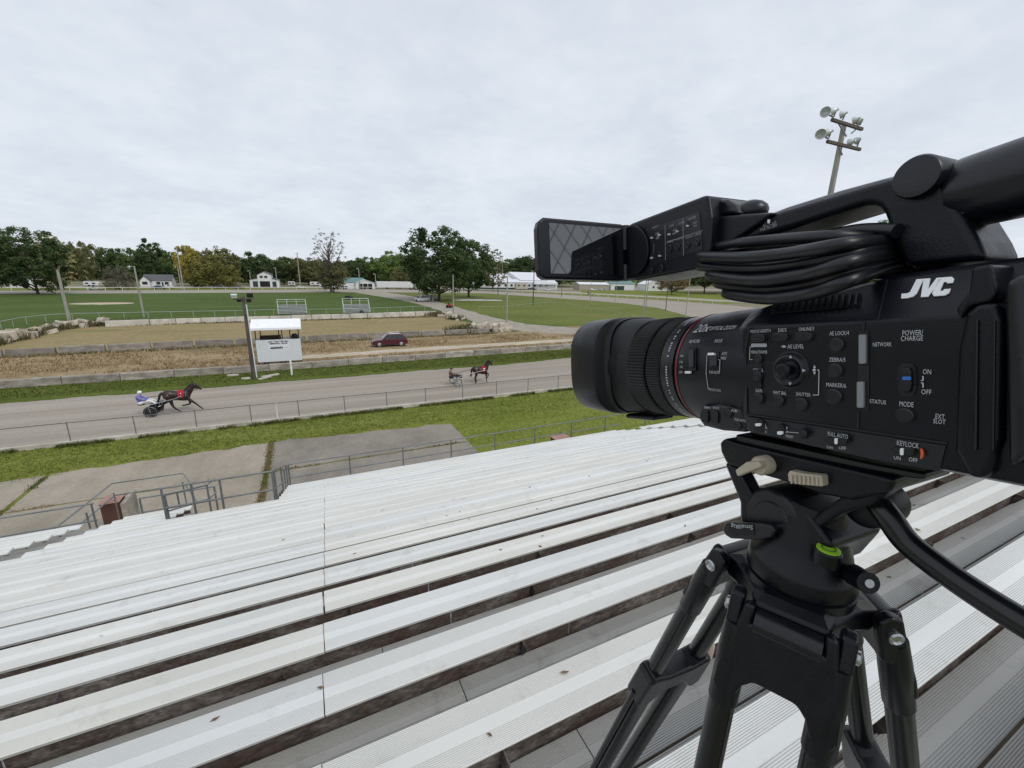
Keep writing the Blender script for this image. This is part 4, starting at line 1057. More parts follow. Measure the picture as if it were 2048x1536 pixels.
# rounded top cover of the handle bar
mb = MB(); rg = []
for px_, py_, hh in ((1497, 443, 0.001), (1510, 439, 0.006), (1560, 423, 0.0075), (1664, 391, 0.0075), (1760, 364, 0.0070), (1802, 352, 0.004)):
    c_ = loc(px_, py_, T0)
    rg.append([(c_.x, T0-0.0015-0.037*k/10, c_.z-0.002+hh*math.sin(math.pi*k/10)**0.5) for k in range(11)] + [(c_.x, T0-0.038, c_.z-0.006), (c_.x, T0-0.002, c_.z-0.006)])
mb.loft(rg); mb.build('handle_cover', M_BLK2, cc, 40)
mb = MB(); mb.prism(rrect(1525, 437, 1545, 448, T0, 3), (0, 0.0012, 0)); mb.build('switch_well', M_DEEP, cc, 0)
mb = MB(); mb.prism(rrect(1537, 439, 1541, 447, T0+0.0008, 4), (0, 0.0012, 0)); mb.build('switch_mark', M_LOGO, cc, 0)
mb = MB(); text_panel(mb, 'REC HOLD', 1526, 455, 6, T0+0.0006, 26); text_panel(mb, 'VAR FIX OFF', 1520, 463, 6, T0+0.0006, 34); mb.build('lettering', M_PRINTG, cc, 0, fix=False)

# ---- viewfinder tube at the rear of the handle
e0 = loc(1930, 388, -0.05); e0.x = 0.1205; e1 = loc(2048, 344, -0.05)
ax = (e1-e0).normalized(); ax = Vector((-1, 0, 0.03)).normalized()
er = (loc(1900, 318, -0.05).z-loc(1960, 447, -0.05).z)/2*0.98
mb = MB(); mb.lathe([(0.010, er*0.80), (0.0, er*0.86), (-0.001, er*0.95), (0.002, er*1.0), (0.02, er*1.02), (0.08, er*1.04), (0.12, er*1.1)], e0, ax, 56, cap0=False); mb.build('viewfinder', M_BLK2, cc, 30)
mb = MB(); mb.lathe([(0.012, er*0.81), (0.013, 0.0005)], e0, ax, 40, cap0=False); mb.build('viewfinder_inside', M_DEEP, cc, 30)
mb = MB(); mb.lathe([(0.012, er*0.78), (-0.008, er*0.74), (-0.022, er*0.70)], e0, ax, 40); mb.build('viewfinder_neck', M_RUB, cc, 30)
mb = MB(); mb.prism(outline([(1880, 340), (1905, 340), (1935, 425), (1918, 440), (1886, 385)], -0.036), (0, -0.03, 0)); mb.build('viewfinder_hinge', M_BLK, cc, 0, 0.003, 2)

# ---- screen housing at the front of the handle
TB = -0.020
pl = [(1252, 452), (1262, 446), (1405, 391), (1415, 390), (1421, 434), (1418, 500), (1411, 534), (1340, 548), (1270, 561), (1252, 560)]
mb = MB(); mb.prism(outline(pl, TB), (0, -0.052, 0)); mb.build('screen_housing', M_BLK, cc, 0, 0.003, 3)
mb = MB(); mb.prism(outline([(1292, 460), (1400, 424), (1406, 500), (1300, 532)], TB), (0, 0.0006, 0)); mb.build('switch_panel', M_BLK2, cc, 0, 0.0004)
mb = MB(); c = loc(1296, 505, TB); mb.prism([loc(1300-32+44*math.cos(an)*0.75, 500+50*math.sin(an), TB+0.0004) for an in [math.radians(-80+16*k) for k in range(11)]] , (0, 0.003, 0)); mb.build('hinge_cover', M_BLK, cc, 0, 0.001)
mb = MB()
lines(mb, [(1330, 450), (1331, 520)], TB+0.0008, 1.3); lines(mb, [(1366, 437), (1367, 512)], TB+0.0008, 1.3); lines(mb, [(1333, 484), (1405, 461)], TB+0.0008, 1.0); lines(mb, [(1308, 488), (1307, 505)], TB+0.0008, 1.0)
for s, x, y, w in (('INPUT', 1305, 458, 12), ('LINE', 1310, 470, 8), ('MIC', 1313, 476, 7), ('+48V', 1311, 480, 8), ('CH1', 1338, 455, 10), ('CH2', 1358, 449, 10), ('AUTO', 1346, 463, 8), ('MANUAL', 1345, 470, 12), ('LIMITER', 1376, 441, 16), ('OFF', 1386, 449, 8), ('ON', 1387, 455, 6), ('STEREO', 1334, 487, 14), ('MONITOR', 1350, 482, 16), ('DISPLAY', 1371, 478, 15), ('CANCEL', 1389, 472, 14)):
    text_panel(mb, s, x, y, 4, TB+0.0008, w)
mb.build('lettering', M_PRINTG, cc, 0, fix=False)
for x, y in ((1305, 474), (1320, 468), (1340, 467), (1356, 461), (1377, 450), (1305, 514), (1321, 510)):
    mb = MB(); mb.prism(rrect(x-3, y-8, x+3, y+5, TB+0.0004, 4), (0, 0.0004, 0)); mb.build('switch_well', M_DEEP, cc, 0)
    mb = MB(); mb.prism(rrect(x-2, y, x+2.5, y+3.5, TB+0.0005, 4), (0, 0.0016, 0)); mb.build('switch_mark', M_PRINT, cc, 0)
for x, y, r in ((1340, 498, 7), (1356, 494, 7), (1376, 491, 6.5), (1396, 485, 6.5), (1303, 541, 6), (1323, 537, 7)): button('button', x, y, r, 0.0014, M_BLK2, TB+0.0004)
mb = MB(); mb.prism(outline([(1424, 396), (1452, 398), (1468, 408), (1480, 428), (1424, 432)], TB-0.012), (0, -0.035, 0)); mb.build('mic_block', M_BLK2, cc, 0, 0.003, 2)
mb = MB(); mb.prism(outline([(1420, 432), (1480, 428), (1545, 424), (1530, 440), (1480, 474), (1425, 510), (1418, 500)], TB-0.010), (0, -0.040, 0)); mb.build('handle_front', M_BLK, cc, 0, 0.003, 2)
mb = MB(); mb.ball(loc(1500, 425, -0.05), (0.014, 0.012, 0.009), 16, 8); mb.build('zoom_rocker', M_BLK2, cc, 50)
# flip-out screen: stands square to the body, facing back
hx = loc(1252, 505, TB); LW, LH = 0.100, 0.028
def lcd(y, z, x=0.0): return Vector((hx.x+x-0.002*(y/LW), TB+y, hx.z+z))
mb = MB(); P = [lcd(0.003, -LH), lcd(LW-0.006, -LH), lcd(LW-0.0015, -LH+0.003), lcd(LW, -LH+0.008), lcd(LW, LH-0.010), lcd(LW-0.002, LH-0.004), lcd(LW-0.007, LH), lcd(0.003, LH)]
mb.prism(P, (0.010, 0, 0)); mb.build('flip_screen', M_BLK, cc, 0, 0.0022, 3)
M_SCR = mat('screen_glass', (0.004, 0.004, 0.006), 0.03, spec=1.0); M_SCR.node_tree.nodes['Principled BSDF'].inputs['IOR'].default_value = 1.75
mb = MB(); mb.prism([lcd(0.004, -LH+0.005, -0.0004), lcd(LW-0.012, -LH+0.005, -0.0004), lcd(LW-0.012, LH-0.005, -0.0004), lcd(0.004, LH-0.005, -0.0004)], (0.0012, 0, 0)); mb.build('screen_glass', M_SCR, cc, 0)
mb = MB(); 
for z0, z1 in ((-LH+0.001, -LH*0.42), (LH*0.1, LH-0.001)): mb.cyl(Vector((hx.x+0.005, TB-0.002, hx.z+z0)), Vector((hx.x+0.005, TB-0.002, hx.z+z1)), 0.0062, n=16)
mb.build('screen_hinge', M_BLK2, cc, 40)
mb = MB(); mb.span((hx.x+0.0015, TB-0.006, hx.z-LH+0.0005), (hx.x+0.0085, TB+0.006, hx.z+LH-0.0005)); mb.build('hinge_block', M_BLK, cc, 0, 0.001)

# ---- coiled cable hung between handle and body
M_CABLE = mat('cable_rubber', (0.0060, 0.0064, 0.0095), 0.38, var=0.1, vscale=30)
cable = thing('coiled_cable', 'thick black cable coiled under the camcorder handle', 'cable')
cable.matrix_world = cc.matrix_world.copy()
loops = [  # near strand in photo points (t), left end, far strand height offset
    ([(1790, 474), (1660, 474), (1540, 481), (1470, 488)], (1437, 497), 0.004, -0.014),
    ([(1790, 482), (1690, 489), (1570, 508), (1480, 515)], (1407, 513), -0.002, 0.002),
    ([(1790, 492), (1700, 508), (1590, 530), (1490, 538)], (1402, 531), -0.006, -0.004),
    ([(1790, 505), (1700, 524), (1610, 549), (1505, 561)], (1425, 549), -0.008, 0.004),
    ([(1785, 516), (1700, 543), (1610, 570), (1520, 579)], (1440, 566), -0.010, -0.003),
    ([(1780, 530), (1700, 561), (1620, 587), (1530, 597)], (1458, 585), -0.012, 0.003)]
mb = MB(); rc = random.Random(8)
for near, left, dv, tt in loops:
    near = [(1830, near[0][1]-6)] + near
    P = [loc(x, y, tt+0.004*math.sin(i*1.1) if x < 1740 else -0.047-0.012*(x > 1810)) for i, (x, y) in enumerate(near)]
    l = loc(*left, tt-0.028)
    far = [Vector((p.x+rc.uniform(-.008, .008), -0.088+rc.uniform(-.006, .006), p.z+rc.uniform(-.004, .008))) for p in P[::-1]]
    rgt = Vector((P[0].x-0.02, -0.05, P[0].z+0.004))
    C_ = catmull(P+[l]+far+[rgt], 10, True)
    mb = MB(); mb.tube(C_, 0.0039, 12, closed=True); mb.build('cable_loop', M_CABLE, cable, 60)
P = [loc(1795, 462, -0.03), loc(1720, 461, -0.035), loc(1640, 474, -0.04), loc(1560, 487, -0.045), loc(1500, 496, -0.05), loc(1470, 505, -0.06)]
mb = MB(); mb.tube(catmull(P, 8), 0.0040, 12); mb.build('cable_end', M_CABLE, cable, 60)

# ================================================================== tripod
M_TRI = mat('tripod_black', (0.0030, 0.0034, 0.0064), 0.34, var=0.15, vscale=30, bump=0.04, bscale=600, spec=0.35)
M_TRIM = mat('tripod_satin', (0.0070, 0.0074, 0.0105), 0.36, 0.0, var=0.12, vscale=25)
M_TUBE = mat('tripod_tube', (0.0050, 0.0052, 0.0066), 0.26, 0.0, var=0.1, vscale=20)
M_TAN = mat('tan_plastic', (0.50, 0.43, 0.33), 0.5, var=0.08, vscale=40)
M_CHR = mat('bolt_steel', (0.45, 0.46, 0.48), 0.25, 0.9)
worn(M_TRI, 0.24, 0.42, 30); worn(M_TRIM, 0.24, 0.40, 30)
A = Vector((0.306, 0.146, 0)); ZB = H
TZ = -1.39
tri_ = thing('tripod', 'black twin-tube video tripod with fluid head and pan arm under the camcorder', 'tripod', (A.x, A.y, H+TZ))
def TW(x, y, z): return Vector((x-A.x, y-A.y, z-TZ))          # phone-relative metres -> tripod local
def tl(px, py, t):                                             # photo pixel at camcorder lateral offset t -> tripod local
    p = loc(px, py, t); w_ = CD*p.x + CW*(p.y-CSD) + CV*p.z
    return TW(w_.x, w_.y, w_.z)
LAT = CW.copy()                                                # towards the viewer
def toutline(px, t): return [tl(x, y, t) for x, y in px]
# quick-release plate and camera platform
mb = MB(); mb.prism(toutline([(1470, 868), (1600, 896), (1740, 926), (1850, 946), (1848, 962), (1740, 944), (1600, 915), (1470, 886)], -0.022), -LAT*0.055); mb.build('release_plate', M_TRIM, tri_, 0, 0.002)
mb = MB(); mb.prism(toutline([(1437, 884), (1450, 876), (1472, 884), (1600, 914), (1760, 950), (1790, 958), (1780, 985), (1700, 1002), (1640, 990), (1560, 962), (1500, 945), (1452, 930), (1440, 905)], -0.018), -LAT*0.066); mb.build('platform', M_TRI, tri_, 0, 0.003, 2)
mb = MB(); mb.prism(toutline([(1446, 925), (1475, 935), (1500, 985), (1530, 1015), (1560, 1030), (1500, 1075), (1478, 1040), (1478, 1005)], -0.020), -LAT*0.014); mb.build('tilt_bracket', M_TRI, tri_, 0, 0.003, 2)
mb = MB(); mb.prism(toutline([(1690, 985), (1790, 975), (1745, 1010), (1680, 1030), (1600, 1085), (1590, 1060)], -0.022), -LAT*0.014); mb.build('tilt_bracket', M_TRI, tri_, 0, 0.003, 2)
# tan clamp knob and lock
k0 = tl(1527, 930, -0.014)
mb = MB(); mb.lathe([(-0.010, 0.0066), (0.004, 0.0068), (0.006, 0.0058)], k0, LAT, 20); mb.build('clamp_knob', M_TAN, tri_, 40)
mb = MB(); mb.prism(toutline([(1481, 938), (1503, 922), (1530, 921), (1535, 932), (1505, 943), (1486, 951)], -0.009), LAT*0.006); mb.build('clamp_lever', M_TAN, tri_, 0, 0.0012)
lk = mb = MB(); mb.prism(toutline([(1574, 948), (1578, 941), (1605, 947), (1643, 951), (1645, 974), (1600, 970), (1576, 964)], -0.012), -LAT*0.012); lock = mb.build('slide_lock', M_TAN, tri_, 0, 0.0012)
for i in range(7):
    mb = MB(); x = 1583+i*8.5; mb.prism(toutline([(x, 950+i*0.6), (x+3, 950.4+i*0.6), (x+3, 967+i*0.5), (x, 967+i*0.5)], -0.0118), LAT*0.0009); mb.build('grip_rib', M_TAN, lock, 0)
# fluid drum and tilt lock lever
dc = tl(1545, 1038, -0.020); dr = 0.0225
mb = MB(); mb.lathe([(-0.058, dr*0.96), (-0.056, dr), (-0.003, dr), (0.0, dr*0.93), (0.0015, dr*0.86), (0.0015, dr*0.60), (0.003, dr*0.55), (0.003, 0.0003)], dc, LAT, 48); mb.build('fluid_drum', M_TRIM, tri_, 30)
mb = MB(); mb.prism(toutline([(1453, 1056), (1457, 1046), (1466, 1042), (1530, 1044), (1552, 1048), (1560, 1060), (1552, 1073), (1530, 1078), (1470, 1075), (1458, 1068)], -0.014), LAT*0.005); mb.build('tilt_lock_lever', M_TRIM, tri_, 0, 0.0018, 3)
mb = MB(); mb.prism(toutline([(1457, 1052), (1464, 1046), (1508, 1048), (1510, 1070), (1470, 1071), (1459, 1065)], -0.0089), LAT*0.0004); mb.build('lever_inlay', M_DEEP, tri_, 0)
mb = MB(); o_ = tl(1506, 1051, -0.0083); e_ = tl(1462, 1048, -0.0083); u_ = tl(1506, 1066, -0.0083)
xd = (e_-o_); yd = (u_-o_).normalized(); me = text_mesh('SmallRig', 1.0); L_ = max(v.co.x for v in me.vertices)
mb.add([o_ + xd*(v.co.x/L_) + yd*(v.co.y*0.0046) for v in me.vertices], [tuple(p.vertices) for p in me.polygons]); bpy.data.meshes.remove(me)
mb.build('lettering', M_PRINT, tri_, 0, fix=False)
# head body, pan base, bowl
def az(x, y, z): return TW(A.x+x, A.y+y, z)
c0 = TW(A.x, A.y, 0)
mb = MB(); mb.lathe([(-0.2145, 0.033), (-0.2135, 0.0342), (-0.2055, 0.0345), (-0.2050, 0.0325), (-0.2035, 0.0325), (-0.2030, 0.0340), (-0.194, 0.0335), (-0.191, 0.0325), (-0.188, 0.0295), (-0.176, 0.026), (-0.160, 0.021), (-0.146, 0.018)], c0, (0, 0, 1), 56); mb.build('pan_base', M_TRI, tri_, 30)
mb = MB(); mb.lathe([(-0.262, 0.022), (-0.252, 0.031), (-0.236, 0.0345), (-0.222, 0.0355), (-0.2165, 0.0362), (-0.2145, 0.0352), (-0.2145, 0.030)], c0, (0, 0, 1), 56); mb.build('bowl', M_TRIM, tri_, 30)
mb = MB(); mb.lathe([(-0.292, 0.013), (-0.288, 0.0155), (-0.268, 0.0165), (-0.258, 0.013)], c0, (0, 0, 1), 28); mb.build('bowl_knob', M_TRI, tri_, 30)
fwdh = Vector((CD.x, CD.y, 0)).normalized()
mb = MB(); mb.prism([dc+Vector((0, 0, z))+fwdh*x for x, z in ((-0.032, -0.020), (-0.040, 0.004), (-0.020, 0.018), (0.016, 0.016), (0.020, -0.012), (0.012, -0.028), (-0.024, -0.028))], -LAT*0.056); mb.build('head_body', M_TRI, tri_, 0, 0.004, 3)
lv = tl(1657, 1099, -0.020)
mb = MB(); mb.lathe([(-0.010, 0.0076), (-0.001, 0.0076), (0.0, 0.0070)], lv, (0, 0, 1), 28); mb.build('level_cup', M_TRI, tri_, 30)
lime = mat('lime_liquid', (0.30, 0.58, 0.03), 0.15)
mb = MB(); mb.lathe([(-0.001, 0.0068), (0.0007, 0.0064), (0.0009, 0.003)], lv, (0, 0, 1), 28); lvl = mb.build('bubble_level', lime, tri_, 30)
mb = MB(); mb.lathe([(0.0007, 0.0042), (0.0012, 0.0040), (0.0012, 0.0033), (0.0007, 0.0032)], lv, (0, 0, 1), 28, cap0=False, cap1=False); mb.build('level_ring', mat('dark_green', (0.06, 0.16, 0.01), 0.3), lvl, 30)
mb = MB(); ka, kb = tl(1690, 1140, -0.040), tl(1737, 1166, -0.028); mb.tube([ka, ka.lerp(kb, 0.35), ka.lerp(kb, 0.4), kb], [0.005, 0.005, 0.0068, 0.0064], 20); kn = mb.build('pan_lock_knob', M_TRI, tri_, 40)
mb = MB(); mb.tube([kb, kb+(kb-ka).normalized()*0.0012], 0.0026, 14); mb.build('knob_bolt', M_CHR, kn, 40)
# pan arm with rosette
mb = MB(); ra = tl(1738, 1010, -0.040); mb.lathe([(-0.016, 0.014), (-0.002, 0.0150), (0.004, 0.0135), (0.006, 0.010)], ra, LAT, 28); mb.build('arm_rosette', M_TRI, tri_, 35)
P = [tl(1757, 1008, -0.036), tl(1778, 1035, -0.034), tl(1812, 1082, -0.034), tl(1868, 1128, -0.034), tl(1950, 1185, -0.034), tl(2080, 1265, -0.034), tl(2350, 1420, -0.034)]
mb = MB(); mb.tube(catmull(P, 8), 0.0068, 20); mb.build('pan_arm', M_TUBE, tri_, 50)
# crown that carries the leg hinges
AZ0 = math.radians(-153.5); SPL = math.radians(16.7); RH, ZH, HS = 0.046, -0.219, 0.0272
mb = MB()
ring = []
for k in range(3):
    a = AZ0-k*2*math.pi/3
    for da, rr in ((-0.66, 0.044), (-0.46, 0.054), (0.46, 0.054), (0.66, 0.044)):
        ring.append((a-da, rr))
ring.sort(key=lambda q: -q[0])
rgs = []
for z, s in ((-0.236, 0.62), (-0.230, 0.86), (-0.214, 0.90), (-0.209, 0.70)):
    rgs.append([c0+Vector((math.cos(a)*r*s, math.sin(a)*r*s, z)) for a, r in ring])
mb.loft(rgs); mb.build('crown', M_TRI, tri_, 0, 0.003, 2)
for k in range(3):
    a = AZ0-k*2*math.pi/3
    dr_ = Vector((math.cos(a), math.sin(a), 0)); tg = Vector((-dr_.y, dr_.x, 0)); ld = dr_*math.sin(SPL)-Vector((0, 0, math.cos(SPL))); nr = ld.cross(tg)
    if nr.dot(dr_) < 0: nr = -nr
    P0 = c0+dr_*RH+Vector((0, 0, ZH))
    def Lg(s, y, n=0.0): return P0+ld*s+tg*y+nr*n
    # yoke plate with arched lower edge
    pl = [(-0.008, -0.0255), (-0.008, -0.019), (0.004, -0.019), (0.004, 0.019), (-0.008, 0.019), (-0.008, 0.0255), (0.014, 0.0290), (0.040, 0.0345), (0.052, 0.0350), (0.060, 0.0310), (0.058, 0.0215), (0.047, 0.0175), (0.041, 0.0120), (0.041, -0.0120), (0.047, -0.0175), (0.058, -0.0215), (0.060, -0.0310), (0.052, -0.0350), (0.040, -0.0345), (0.014, -0.0290)]
    mb = MB(); mb.prism([Lg(s, y, 0.009) for s, y in pl], -nr*0.011); leg = mb.build('leg', M_TRI, tri_, 0, 0.003, 2)
    mb = MB(); mb.cyl(Lg(0.004, -0.0185, 0.002), Lg(0.004, 0.0185, 0.002), 0.0085, n=20); mb.build('hinge_pin', M_TRIM, leg, 40)
    for sd in (-1, 1):
        y = sd*HS
        mb = MB(); mb.prism([Lg(-0.010, sd*0.0262, 0.004), Lg(-0.014, sd*0.0262, -0.003), Lg(-0.010, sd*0.0262, -0.011), Lg(0.02, sd*0.0262, -0.012), Lg(0.03, sd*0.0262, 0.006)], tg*sd*0.009); mb.build('hinge_ear', M_TRI, leg, 0, 0.0025, 2)
        mb = MB(); mb.lathe([(0, 0.0046), (0.0020, 0.0046), (0.0028, 0.0034), (0.0018, 0.0022)], Lg(0.001, sd*0.0350, -0.003), tg*sd, 16); mb.build('hinge_bolt', M_CHR, leg, 40)
        mb = MB(); mb.tube([Lg(0.010, y), Lg(0.03, y), Lg(0.064, y), Lg(0.066, y)], [0.0084, 0.0094, 0.0092, 0.0084], 24); mb.build('collar', M_TRI, leg, 40)
        mb = MB(); mb.cyl(Lg(0.03, y), Lg(0.215, y), 0.0082, n=24, caps=True); mb.build('upper_tube', M_TUBE, leg, 50)
        end = 1.22 if k != 1 else 1.48
        mb = MB(); mb.cyl(Lg(0.190, y*0.95), Lg(end*0.6, y*0.95), 0.0100, n=24); mb.build('middle_tube', M_TUBE, leg, 50)
        for off in (0.0135,):
            mb = MB(); mb.cyl(Lg(0.205, y*0.95+sd*0.0148), Lg(end*0.6, y*0.95+sd*0.0148), 0.0030, n=10); mb.build('guide_rod', M_CHR if False else M_TRIM, leg, 50)
    mb = MB(); mb.prism([Lg(s, y, 0.010) for s, y in ((0.165, -0.034), (0.170, -0.040), (0.215, -0.042), (0.222, -0.030), (0.200, -0.012), (0.200, 0.012), (0.222, 0.030), (0.215, 0.042), (0.170, 0.040), (0.165, 0.034), (0.172, 0.014), (0.172, -0.014))], -nr*0.022); cl = mb.build('leg_clamp', M_TRIM, leg, 0, 0.004, 3)
    mb = MB(); mb.tube([Lg(0.19, -0.040, -0.004), Lg(0.186, -0.047, -0.002), Lg(0.176, -0.052, 0.004), Lg(0.163, -0.050, 0.010)], [0.005, 0.006, 0.006, 0.0035], 12); mb.build('clamp_lever', M_TAN, leg, 40)
    end = 1.22 if k != 1 else 1.48
    mb = MB(); mb.cyl(Lg(end*0.55, 0), Lg(end-0.03, 0), 0.0105, n=20); mb.build('lower_tube', M_TUBE, leg, 50)
    mb = MB(); mb.prism([Lg(end*0.58, -0.045, 0.010), Lg(end*0.62, -0.045, 0.010), Lg(end*0.62, 0.045, 0.010), Lg(end*0.58, 0.045, 0.010)], -nr*0.022); mb.build('leg_clamp', M_TRIM, leg, 0, 0.004, 2)
    mb = MB(); mb.ball(Lg(end-0.015, 0), 0.018, 14, 8); mb.build('rubber_foot', M_RUB, leg, 50)

# ---- chain-link fence behind the photographer, mirrored in the camcorder screen
bf = thing('chain_link_fence', 'chain-link fence mirrored in the camcorder screen, behind the top row', 'fence', (0, -0.95, H-1.9))
mb = MB(); W0, W1, Z0, Z1 = -1.6, 3.2, 0.2, 3.6
D_ = 0.088; SLP = 0.66; n_ = int((W1-W0+(Z1-Z0)*SLP)/D_)
for i in range(n_):
    for sg in (1, -1):
        x0 = W0+(i*D_)-(Z1-Z0)*SLP; x1 = x0+(Z1-Z0)*SLP
        za, zb_ = (Z0, Z1) if sg > 0 else (Z1, Z0)
        p, q = Vector((x0, 0.004*sg, za)), Vector((x1, 0.004*sg, zb_))
        # clip to the panel
        if q.x <= W0 or p.x >= W1: continue
        if p.x < W0: p = p.lerp(q, (W0-p.x)/(q.x-p.x))
        if q.x > W1: q = p.lerp(q, (W1-p.x)/(q.x-p.x))
        if q.x > p.x+0.01: mb.cyl(p, q, 0.0024, n=4, caps=False)
mb.build('chain_link_mesh', M_GALV, bf, 0, fix=False)
for x in (W0, 0.8, W1):
    mb = MB(); mb.cyl((x, -0.03, -1.0), (x, -0.03, Z1), 0.03, n=10); mb.build('post', M_GALV, bf)
mb = MB(); mb.cyl((W0, -0.0, Z1), (W1, -0.0, Z1), 0.021, n=10); mb.build('top_rail', M_GALV, bf)

# ================================================================== horses, sulkies and drivers
def organic(name, mb, m, parent, voxel, smooth=6, fac=0.5):
    """fuse overlapping limbs into one continuous skin"""
    me = mb.mesh(name); ob = bpy.data.objects.new(name, me); COL.objects.link(ob)
    md = ob.modifiers.new('r', 'REMESH'); md.mode = 'VOXEL'; md.voxel_size = voxel
    sm = ob.modifiers.new('s', 'SMOOTH'); sm.iterations = smooth; sm.factor = fac
    dg = bpy.context.evaluated_depsgraph_get()
    me2 = bpy.data.meshes.new_from_object(ob.evaluated_get(dg)); me2.name = name
    bpy.data.objects.remove(ob); bpy.data.meshes.remove(me)
    me2.materials.clear(); me2.materials.append(m)
    return put(name, me2, m, parent, 180)
def limb(mb, pts, rs, n=10, sub=5):
    P = catmull(pts, sub); R = []
    for i in range(len(rs)-1):
        for k in range(sub): R.append(rs[i]+(rs[i+1]-rs[i])*k/sub)
    R.append(rs[-1]); mb.tube(P, R, n)
    mb.ball(pts[0], rs[0], 10, 6); mb.ball(pts[-1], rs[-1], 10, 6)
M_COAT = mat('dark_bay_coat', (0.011, 0.006, 0.005), 0.36, col2=(0.038, 0.016, 0.010), vscale=2.5, bump=0.05)
M_MANE = mat('black_mane', (0.006, 0.005, 0.005), 0.55)
M_CLOTH = mat('red_saddle_cloth', (0.42, 0.018, 0.035), 0.7, var=0.12, vscale=6)
M_STRAP = mat('harness_leather', (0.012, 0.010, 0.010), 0.5)
M_SHAFT = mat('sulky_steel', (0.42, 0.43, 0.45), 0.35, 0.7)
M_TYRE = mat('tyre_rubber', (0.010, 0.010, 0.011), 0.7)
M_SKIN = mat('skin', (0.42, 0.24, 0.17), 0.55)
def horse(name, label, loc_, rz, pose, number, sx=0.86):
    t = thing(name, label, 'horse', loc_, rz, 'harness racing horses'); t.scale = (sx, 1, 1)
    mb = MB()
    # trunk: deep chest, narrowing belly, round croup
    rings = []
    for x, zc, ry, rz_ in ((-0.98, 1.28, 0.10, 0.14), (-0.92, 1.28, 0.20, 0.25), (-0.76, 1.28, 0.27, 0.31), (-0.52, 1.26, 0.285, 0.315), (-0.25, 1.22, 0.27, 0.30), (0.02, 1.18, 0.275, 0.315), (0.28, 1.16, 0.28, 0.345), (0.50, 1.17, 0.25, 0.345), (0.66, 1.19, 0.20, 0.28), (0.76, 1.19, 0.11, 0.17)):
        rings.append([(x, ry*math.cos(a), zc-0.02+rz_*1.08*math.sin(a)) for a in [2*math.pi*k/16 for k in range(16)]])
    mb.loft(rings)
    mb.ball((0.36, 0, 1.44), (0.26, 0.10, 0.12), 12, 8)
    # neck and head
    n0, n1, n2, hd, mz = pose['neck']
    for (a, b, ra, rb) in ((n0, n1, 0.28, 0.205), (n1, n2, 0.205, 0.14)):
        P = [Vector((a[0]+(b[0]-a[0])*k/6, 0, a[1]+(b[1]-a[1])*k/6)) for k in range(7)]
        R = [ra+(rb-ra)*k/6 for k in range(7)]
        for p, r in zip(P, R): mb.ball(p, (r, r*0.62, r), 12, 8)
    for k in range(9):
        f = k/8; p = Vector((n2[0]+(mz[0]-n2[0])*f, 0, n2[1]+(mz[1]-n2[1])*f)); r = (0.135, 0.145, 0.145, 0.135, 0.12, 0.105, 0.095, 0.09, 0.08)[k]
        mb.ball(p, (r, r*0.72, r), 12, 8)
    for s in (-1, 1):
        e = Vector((n2[0]-0.02, 0.065*s, n2[1]+0.10)); mb.tube([e, e+Vector((0.0, 0.012*s, 0.07)), e+Vector((0.01, 0.012*s, 0.15))], [0.035, 0.03, 0.008], 8)
    # legs
    for (side, pts) in pose['hind']:
        y = 0.15*side
        P = [(x, y*(1 if i < 1 else 0.9), z) for i, (x, z) in enumerate(pts)]
        limb(mb, P, [0.21, 0.140, 0.080, 0.054, 0.058, 0.066][:len(P)])
    for (side, pts) in pose['fore']:
        y = 0.15*side
        P = [(x, y, z) for (x, z) in pts]
        limb(mb, P, [0.17, 0.110, 0.070, 0.052, 0.056, 0.064][:len(P)])
    organic('body', mb, M_COAT, t, 0.030, 4)
    # mane and tail
    mb = MB()
    for k in range(26):
        f = k/25; p = Vector((n0[0]+(n2[0]-n0[0])*f, 0, n0[1]+(n2[1]-n0[1])*f)); d = Vector((n2[0]-n0[0], 0, n2[1]-n0[1])).normalized(); up = Vector((-d.z, 0, d.x))
        b = p+up*(0.235-0.10*f); L = 0.20+0.08*math.sin(k*2.3)
        mb.tube([b-up*0.05, b+up*0.06-d*0.03, b+up*0.04-d*L+Vector((0, -0.05, 0)), b-up*0.02-d*(L+0.12)+Vector((0, -0.06, -0.02))], [0.035, 0.04, 0.03, 0.006], 6)
    mb.build('mane', M_MANE, t, 60)
    mb = MB(); P = [Vector((x, 0.02*math.sin(i), z)) for i, (x, z) in enumerate(pose['tail'])]
    for off in (-0.04, 0.0, 0.045):
        mb.tube(catmull([p+Vector((0, off, off*0.4)) for p in P], 5), [0.05+0.03*math.sin(math.pi*k/(5*(len(P)-1))) for k in range(5*(len(P)-1)+1)], 8)
    mb.build('tail', M_MANE, t, 60)
    for s in (-1, 1):
        pass
    # saddle cloth with race number
    mb = MB(); rows = []
    for x in (0.02, 0.14, 0.28, 0.42):
        row = []
        for k in range(11):
            a = math.radians(-20+22*k); row.append((x, 0.305*math.cos(a), 1.19+0.355*math.sin(a)))
        rows.append(row)
    for i in range(3):
        for k in range(10): mb.quad(rows[i][k], rows[i+1][k], rows[i+1][k+1], rows[i][k+1])
    sc = mb.build('saddle_cloth', M_CLOTH, t, 60); so = sc.modifiers.new('t', 'SOLIDIFY'); so.thickness = 0.012
    mb = MB(); me = text_mesh(number, 0.36, bold=0.012)
    vs = []
    for v in me.vertices:
        z = 1.13+v.co.y; x = 0.14+v.co.x
        sx = max(-1, min(1, (z-1.19)/0.355)); vs.append((x, -0.320*math.sqrt(1-sx*sx)-0.012, z))
    mb.add(vs, [tuple(p.vertices) for p in me.polygons]); bpy.data.meshes.remove(me); mb.build('number', M_LOGO, sc, 0, fix=False)
